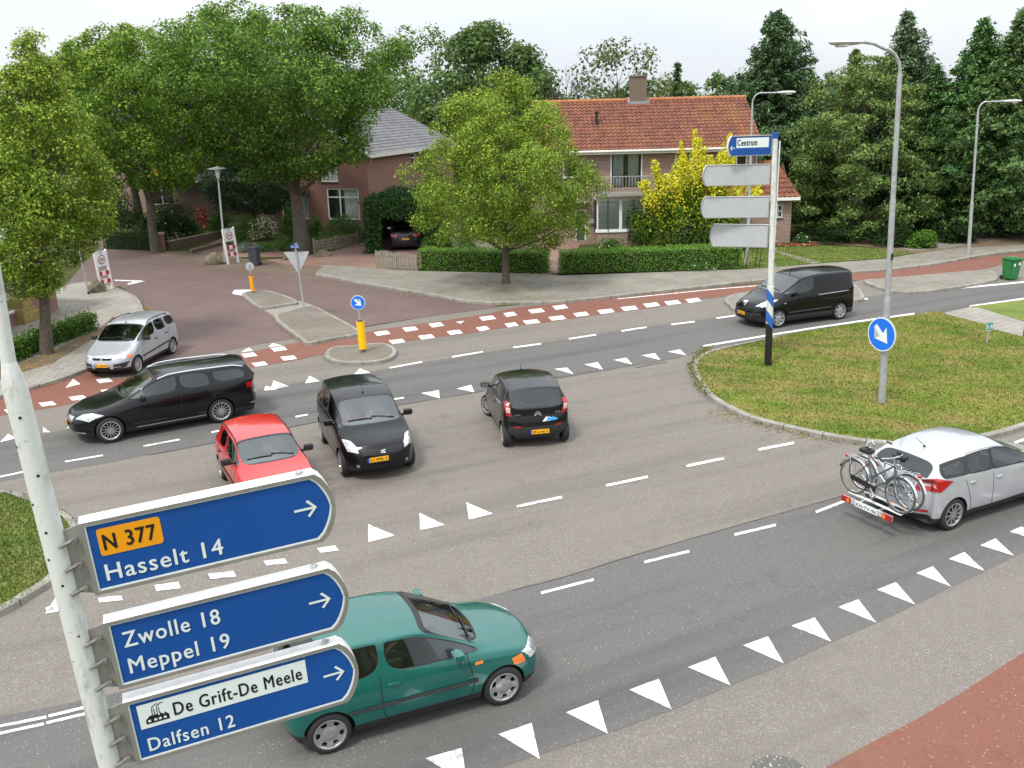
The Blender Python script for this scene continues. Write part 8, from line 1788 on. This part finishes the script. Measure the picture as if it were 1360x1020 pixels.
def person(loc, heading, label, shirt, trousers, hair, pose='drive', hairlen=0.0, scale=1.0, belt=False):
    """seated figure; loc = point under the hips at floor height 0, facing local +x"""
    root = empty('person', loc, heading, label=label, cat='person', group=None); root.scale = (scale,)*3
    hip = .56; sh = 1.02; lean_ = -.14
    pel = (0, 0, hip); wa = (-.03, 0, hip+.18); chn = (lean_*.75, 0, hip+.36); nk = (lean_, 0, sh+.06); hd1 = (lean_+.0, 0, sh+.15); hd2 = (lean_+.015, 0, sh+.24)
    body = [[(pel, .13), (wa, .115), (chn, .135), (nk, .055), (hd1, .062), (hd2, .088), ((lean_+.0, 0, sh+.30), .075)]]
    sleeves = [[(pel, .14), (wa, .128), (chn, .150), ((lean_, 0, sh+.01), .07)]]; legs = [[(pel, .135), ((.02, 0, hip+.06), .135)]]
    for s in (1, -1):
        shd = (lean_, .19*s, sh-.03)
        if pose == 'drive': el = (lean_+.20, .25*s, sh-.27); wr = (lean_+.47, .16*s, sh-.14)
        elif pose == 'high': el = (lean_+.22, .26*s, sh-.20); wr = (lean_+.46, .15*s, sh-.03)
        else: el = (lean_+.10, .26*s, sh-.30); wr = (lean_+.33, .12*s, sh-.38)
        body.append([(chn, .135), (shd, .06), (el, .043), (wr, .028)])
        d = Vector(wr)-Vector(el); d.normalize(); palm = Vector(wr)+d*.045; body.append([(wr, .028), (tuple(palm), .032)])
        for k, (oy, ln_, cz_) in enumerate(((-.030, .055, -.02), (-.010, .066, -.025), (.010, .062, -.025), (.028, .048, -.02))):
            b0 = palm+Vector((.01, oy, .004)); b1 = b0+d*ln_*.55+Vector((0, 0, cz_*.4)); b2 = b1+d*ln_*.3+Vector((-.004, 0, cz_)); body.append([(tuple(palm), .032), (tuple(b0), .010), (tuple(b1), .0088), (tuple(b2), .0075)])
        t0 = palm+Vector((0, -.034*s, .01)); body.append([(tuple(palm), .032), (tuple(t0), .011), (tuple(t0+d*.03+Vector((0, -.008*s, .012))), .009)])
        sleeves.append([(chn, .150), (shd, .073), (tuple(Vector(shd).lerp(Vector(el), .8)), .058)])
        kn = (.46, .12*s, hip+.06); an = (.64, .11*s, .28); toe = (.80, .11*s, .25); body.append([(pel, .13), ((.02, .09*s, hip), .088), (kn, .056), (an, .036), (toe, .034)])
        legs.append([((.02, 0, hip+.06), .135), ((.04, .09*s, hip), .096), (kn, .068), (tuple(Vector(kn).lerp(Vector(an), .85)), .052)])
    b = skinned('body', body, m_skin, root); skinned('shirt', sleeves, shirt, root); skinned('trousers', legs, trousers, root)
    # face: nose, eyes, mouth, ears; hair shell
    hx = Vector(hd2); 
    bm = NB(); ext(bm, [hx+Vector((.083, -.012, -.02)), hx+Vector((.083, .012, -.02)), hx+Vector((.085, .006, .03)), hx+Vector((.085, -.006, .03))], (.016, 0, -.006)); fin(bm, 'nose', m_skin, b, smooth=True)
    for s in (1, -1):
        bm = NB(); bmesh.ops.create_uvsphere(bm, u_segments=8, v_segments=6, radius=.012, matrix=Matrix.Translation(hx+Vector((.078, .032*s, .022)))); fin(bm, 'eye', m_black, b, smooth=True)
        bm = NB(); bmesh.ops.create_uvsphere(bm, u_segments=8, v_segments=6, radius=.024, matrix=Matrix.Translation(hx+Vector((.0, .088*s, .0))) @ Matrix.Diagonal((.6, .35, 1.1, 1))); fin(bm, 'ear', m_skin, b, smooth=True)
    bm = NB(); box(bm, hx+Vector((.081, 0, -.045)), (.01, .045, .009)); fin(bm, 'mouth', M('lips', (.3, .08, .07), .5), b)
    bm = NB(); bmesh.ops.create_icosphere(bm, subdivisions=3, radius=1)
    for v in list(bm.verts):
        c = v.co
        if c.z < -.05-hairlen*1.2 or (c.x > .35 and c.z < .48): bm.verts.remove(v)
    for v in bm.verts: v.co = hx+Vector((v.co.x*.108-.012, v.co.y*.102, v.co.z*(.118 if v.co.z > 0 else .118+hairlen)+.018))
    fin(bm, 'hair', hair, root, smooth=True)
    if belt:
        bm = NB(); tube(bm, [(lean_-.02, .20, sh+.02), (lean_+.145, .08, sh-.16), (.11, -.08, hip+.2), (.08, -.17, hip+.06)], .018, 5); fin(bm, 'seat_belt', m_black, root)
    return root
def in_car(key, S, side, label, shirt, hair, back=0, **kw):
    r = CARS[key][0]; k = S.get('k', 1); x = S['L']/2-(S.get('seats', S['cowl'][0]+1.15)+.02)-back; p = Vector((x, side*S['W']/2*.44, -.08+S.get('sh', 0)))*k; h = r.rotation_euler[2]
    w_ = Vector((p.x*math.cos(h)-p.y*math.sin(h), p.x*math.sin(h)+p.y*math.cos(h), p.z))+Vector(r.location)
    return person(w_, h, label, shirt, M('dark_trousers', (.03, .035, .05), .9), hair, scale=kw.pop('scale', .96), **kw)
h_br = M('brown_hair', (.07, .035, .018), .7, var=.2, vs=30); h_gr = M('grey_hair', (.4, .39, .37), .7, var=.15, vs=30); h_bl = M('blond_hair', (.4, .27, .12), .7, var=.2, vs=30); h_dk = M('dark_hair', (.015, .012, .01), .6, var=.2, vs=30)
in_car('splash', splash, -1, 'passenger in a pink red top and dark seat belt in the facing black hatchback', M('pink_red_top', (.62, .04, .09), .8), h_bl, hairlen=.1, pose='rest', belt=True)
in_car('splash', splash, 1, 'driver in a pale grey top holding the wheel of the facing black hatchback', M('pale_top', (.5, .52, .52), .85), h_gr)
in_car('red', redcar, 1, 'bare armed driver in a pale top, hands on the wheel of the red car', M('cream_top', (.66, .62, .55), .85), h_br, pose='high')
in_car('passat', passat, 1, 'driver in a light blue shirt in the black estate car', M('light_blue_shirt', (.32, .55, .6), .85), h_gr)
in_car('star', star, 1, 'fair haired driver in a dark jacket in the silver family car', M('dark_jacket', (.04, .05, .06), .85), h_bl)
in_car('c1', c1, 1, 'driver in an orange brown top in the tiny black hatchback', M('rust_top', (.45, .16, .04), .85), h_br)
in_car('micra', micra, 1, 'driver in a blue shirt in the dark green hatchback', M('blue_shirt', (.08, .22, .36), .85), h_gr)
in_car('micra', micra, -1, 'passenger in a reddish patterned top in the dark green hatchback', M('mixed_top', (.35, .12, .1), .85, c2=(.12, .2, .3), vs=20), h_br, pose='rest')
in_car('focus', focus, -1, 'dark haired passenger in the silver hatchback with the bicycle carrier', M('brown_top', (.12, .07, .05), .85), h_dk, pose='rest', hairlen=.1)
in_car('focus', focus, 1, 'driver of the silver hatchback with the bicycle carrier, in a grey top', M('grey_top', (.2, .2, .22), .85), h_br)
in_car('partner', partner, 1, 'driver in a bright green work jacket in the black van', M('work_green', (.03, .4, .08), .85), h_br)

# ------------------------------------------------------------------ bicycles on the carrier
def bicycle(loc, rz, label, frame_mat, group=None):
    root = empty('bicycle', loc, rz, label=label, cat='bicycle', group=group); R_ = .345; wb2 = .54; Y = Vector((0, 1, 0))
    def bwheel(x):
        Mt = Matrix.Translation((x, 0, R_)) @ Matrix.Rotation(R(90), 4, 'X'); bm = NB()
        ring = [Mt @ Vector(((R_-.018)*math.cos(a), (R_-.018)*math.sin(a), 0)) for a in np.linspace(0, 2*math.pi, 41)]; tube(bm, ring, .019, 8, False); w_ = fin(bm, 'wheel', M('bike_tyre', (.07, .07, .07), .8), root, smooth=True)
        bm = NB(); ring = [Mt @ Vector(((R_-.042)*math.cos(a), (R_-.042)*math.sin(a), 0)) for a in np.linspace(0, 2*math.pi, 41)]; tube(bm, ring, .012, 6, False); fin(bm, 'rim', m_chrome, w_, smooth=True)
        bm = NB()
        for k in range(28):
            a = 2*math.pi*k/28; tube(bm, [Mt @ Vector((.02*math.cos(a+1.2), .02*math.sin(a+1.2), .025*(-1)**k)), Mt @ Vector(((R_-.045)*math.cos(a), (R_-.045)*math.sin(a), 0))], .0022, 3, False)
        fin(bm, 'spokes', m_chrome, w_); bm = NB(); lathe(bm, [(.022, -.04), (.018, 0), (.022, .04)], 10, Mt); fin(bm, 'hub', m_chrome, w_)
        bm = NB(); n = 16; A = []
        for a in np.linspace(.25, 2.9, n): c_ = Vector((x+(R_+.025)*math.cos(a+.0), 0, R_+(R_+.025)*math.sin(a))); A.append([bm.verts.new(c_+Y*s) for s in (-.028, .028)])
        for i in range(n-1): bm.faces.new((A[i][0], A[i][1], A[i+1][1], A[i+1][0]))
        fin(bm, 'mudguard', m_chrome, root, smooth=True, recalc=False)
    bwheel(-wb2); bwheel(wb2); bb = Vector((-.08, 0, .29)); st = Vector((-.24, 0, .80)); ht = Vector((.36, 0, .86)); hb = Vector((.40, 0, .70)); fr_ = Vector((wb2, 0, R_)); rr_ = Vector((-wb2, 0, R_))
    bm = NB(); tube(bm, [bb, st], .016, 8); tube(bm, [hb, Vector((.2, 0, .48)), bb], .02, 8); tube(bm, [ht, Vector((.12, 0, .66)), bb.lerp(st, .35)], .017, 8); tube(bm, [ht, hb], .02, 8)
    for s in (.045, -.045): tube(bm, [bb+Y*s*.6, rr_+Y*s], .009, 6); tube(bm, [bb.lerp(st, .85)+Y*s*.4, rr_+Y*s], .008, 6); tube(bm, [hb+Vector((.005, s*.8, 0)), hb.lerp(fr_, .5)+Vector((.0, s, 0)), fr_+Y*s], .011, 6)
    fin(bm, 'frame', frame_mat, root, smooth=True)
    bm = NB(); tube(bm, [ht, ht+Vector((-.03, 0, .14)), ht+Vector((.02, 0, .18))], .013, 8); tube(bm, [ht+Vector((-.18, -.28, .15)), ht+Vector((-.06, -.25, .17)), ht+Vector((.03, -.12, .18)), ht+Vector((.03, .12, .18)), ht+Vector((-.06, .25, .17)), ht+Vector((-.18, .28, .15))], .012, 8); hb_ = fin(bm, 'handlebar', m_chrome, root, smooth=True)
    for s in (1, -1): bm = NB(); tube(bm, [ht+Vector((-.20, .28*s, .148)), ht+Vector((-.09, .26*s, .165))], .018, 8); fin(bm, 'grip', m_black, hb_, smooth=True)
    bm = NB(); tube(bm, [st, st+Vector((-.03, 0, .12))], .013, 8); fin(bm, 'seat_post', m_chrome, root); blob('saddle', m_black, root, st+Vector((-.05, 0, .15)), (.27, .19, .08))
    bm = NB(); lathe(bm, [(.0001, -.006), (.09, -.006), (.09, .006), (.0001, .006)], 20, Matrix.Translation(bb+Y*-.05) @ Matrix.Rotation(R(90), 4, 'X'), False); tube(bm, [bb+Y*-.07, bb+Vector((.1, -.07, -.13))], .01, 6); tube(bm, [bb+Y*.07, bb+Vector((-.1, .07, .13))], .01, 6); box(bm, bb+Vector((.1, -.11, -.13)), (.09, .08, .02)); box(bm, bb+Vector((-.1, .11, .13)), (.09, .08, .02)); fin(bm, 'crank', m_chrome, root)
    bm = NB(); P = [bb+Vector((.10, -.062, .05)), bb+Vector((.10, -.062, -.06)), rr_+Vector((-.03, -.062, -.04)), rr_+Vector((-.03, -.062, .05))]; ext(bm, P, (0, .02, 0)); fin(bm, 'chain_case', m_black, root)
    bm = NB()
    for s in (.05, -.05): tube(bm, [st+Vector((-.02, s, -.06)), rr_+Vector((.12, s, .40)), rr_+Vector((-.16, s, .40))], .006, 5); tube(bm, [rr_+Vector((-.1, s, .40)), rr_+Vector((0, s, .02))], .006, 5)
    for k in range(4): tube(bm, [rr_+Vector((.1-.08*k, -.05, .40)), rr_+Vector((.1-.08*k, .05, .40))], .005, 5)
    fin(bm, 'luggage_rack', m_chrome, root); blob('rear_lamp', m_tail, root, rr_+Vector((-.2, 0, .37)), (.05, .09, .05)); blob('front_lamp', m_chrome, root, ht+Vector((.09, 0, .02)), (.09, .08, .08))
    for s in (1, -1): bm = NB(); box(bm, fr_+Vector((-.14 if s > 0 else .12, .0, -.18)), (.05, .012, .03)); fin(bm, 'spoke_reflector', m_amber, root)
    return root
fr0, fb = CARS['focus']; hF = fr0.rotation_euler[2]; kF = focus.get('k', 1); fwd = Vector((math.cos(hF), math.sin(hF), 0)); latF = Vector((-fwd.y, fwd.x, 0)); tail_ = Vector(fr0.location)-fwd*focus['L']/2*kF
rk = empty('bike_carrier', tail_+fwd*.17, hF, label='towbar bicycle carrier with white plate and red lamps behind the silver hatchback', cat='bike carrier')
bm = NB(); tube(bm, [(.10, 0, .36), (-.12, 0, .36), (-.15, 0, .42)], .035, 8)
for y in (-.22, .22): tube(bm, [(-.08, y, .44), (-.66, y, .44)], .022, 8)
tube(bm, [(-.10, -.22, .44), (-.10, .22, .44)], .022, 8); tube(bm, [(-.14, -.14, .45), (-.16, -.14, 1.18), (-.16, .14, 1.18), (-.14, .14, .45)], .018, 8); fin(bm, 'carrier_frame', m_chrome, rk, smooth=True)
for x in (-.24, -.50): bm = NB(); ext(bm, [(x-.035, -.62, .465), (x+.035, -.62, .465), (x+.035, .62, .465), (x-.035, .62, .465)], (0, 0, .012)); fin(bm, 'wheel_rail', m_edge, rk)
bm = NB(); box(bm, (-.70, 0, .42), (.03, 1.18, .11), bev=.01); bd = fin(bm, 'light_board', m_back, rk)
for s in (1, -1):
    bm = NB(); box(bm, (-.725, s*.49, .42), (.03, .22, .12), bev=.012); l_ = fin(bm, 'tail_lamp', m_tail, bd); bm = NB(); box(bm, (-.743, s*.43, .42), (.006, .06, .08)); fin(bm, 'indicator', m_amber, l_)
number_plate(bd, (-.722, .26, .365), (0, -1, 0), (0, 0, 1), 'KN-TV-96', .52, .11, mat=m_signwhite, blue=False)
m_bk1 = M('bike_dark_paint', (.09, .12, .13), .35, .3, coat=.5); m_bk2 = M('bike_silver_paint', (.42, .45, .46), .35, .5, coat=.5)
p1 = tail_-fwd*.07+Vector((0, 0, .477)); bicycle(p1+latF*.03, hF+R(90), 'silver city bicycle on the carrier, next to the rear window', m_bk2, 'bicycles on the carrier')
p2 = tail_-fwd*.33+Vector((0, 0, .477)); bicycle(p2-latF*.0, hF-R(90), 'dark framed city bicycle on the carrier, the outer one', m_bk1, 'bicycles on the carrier')
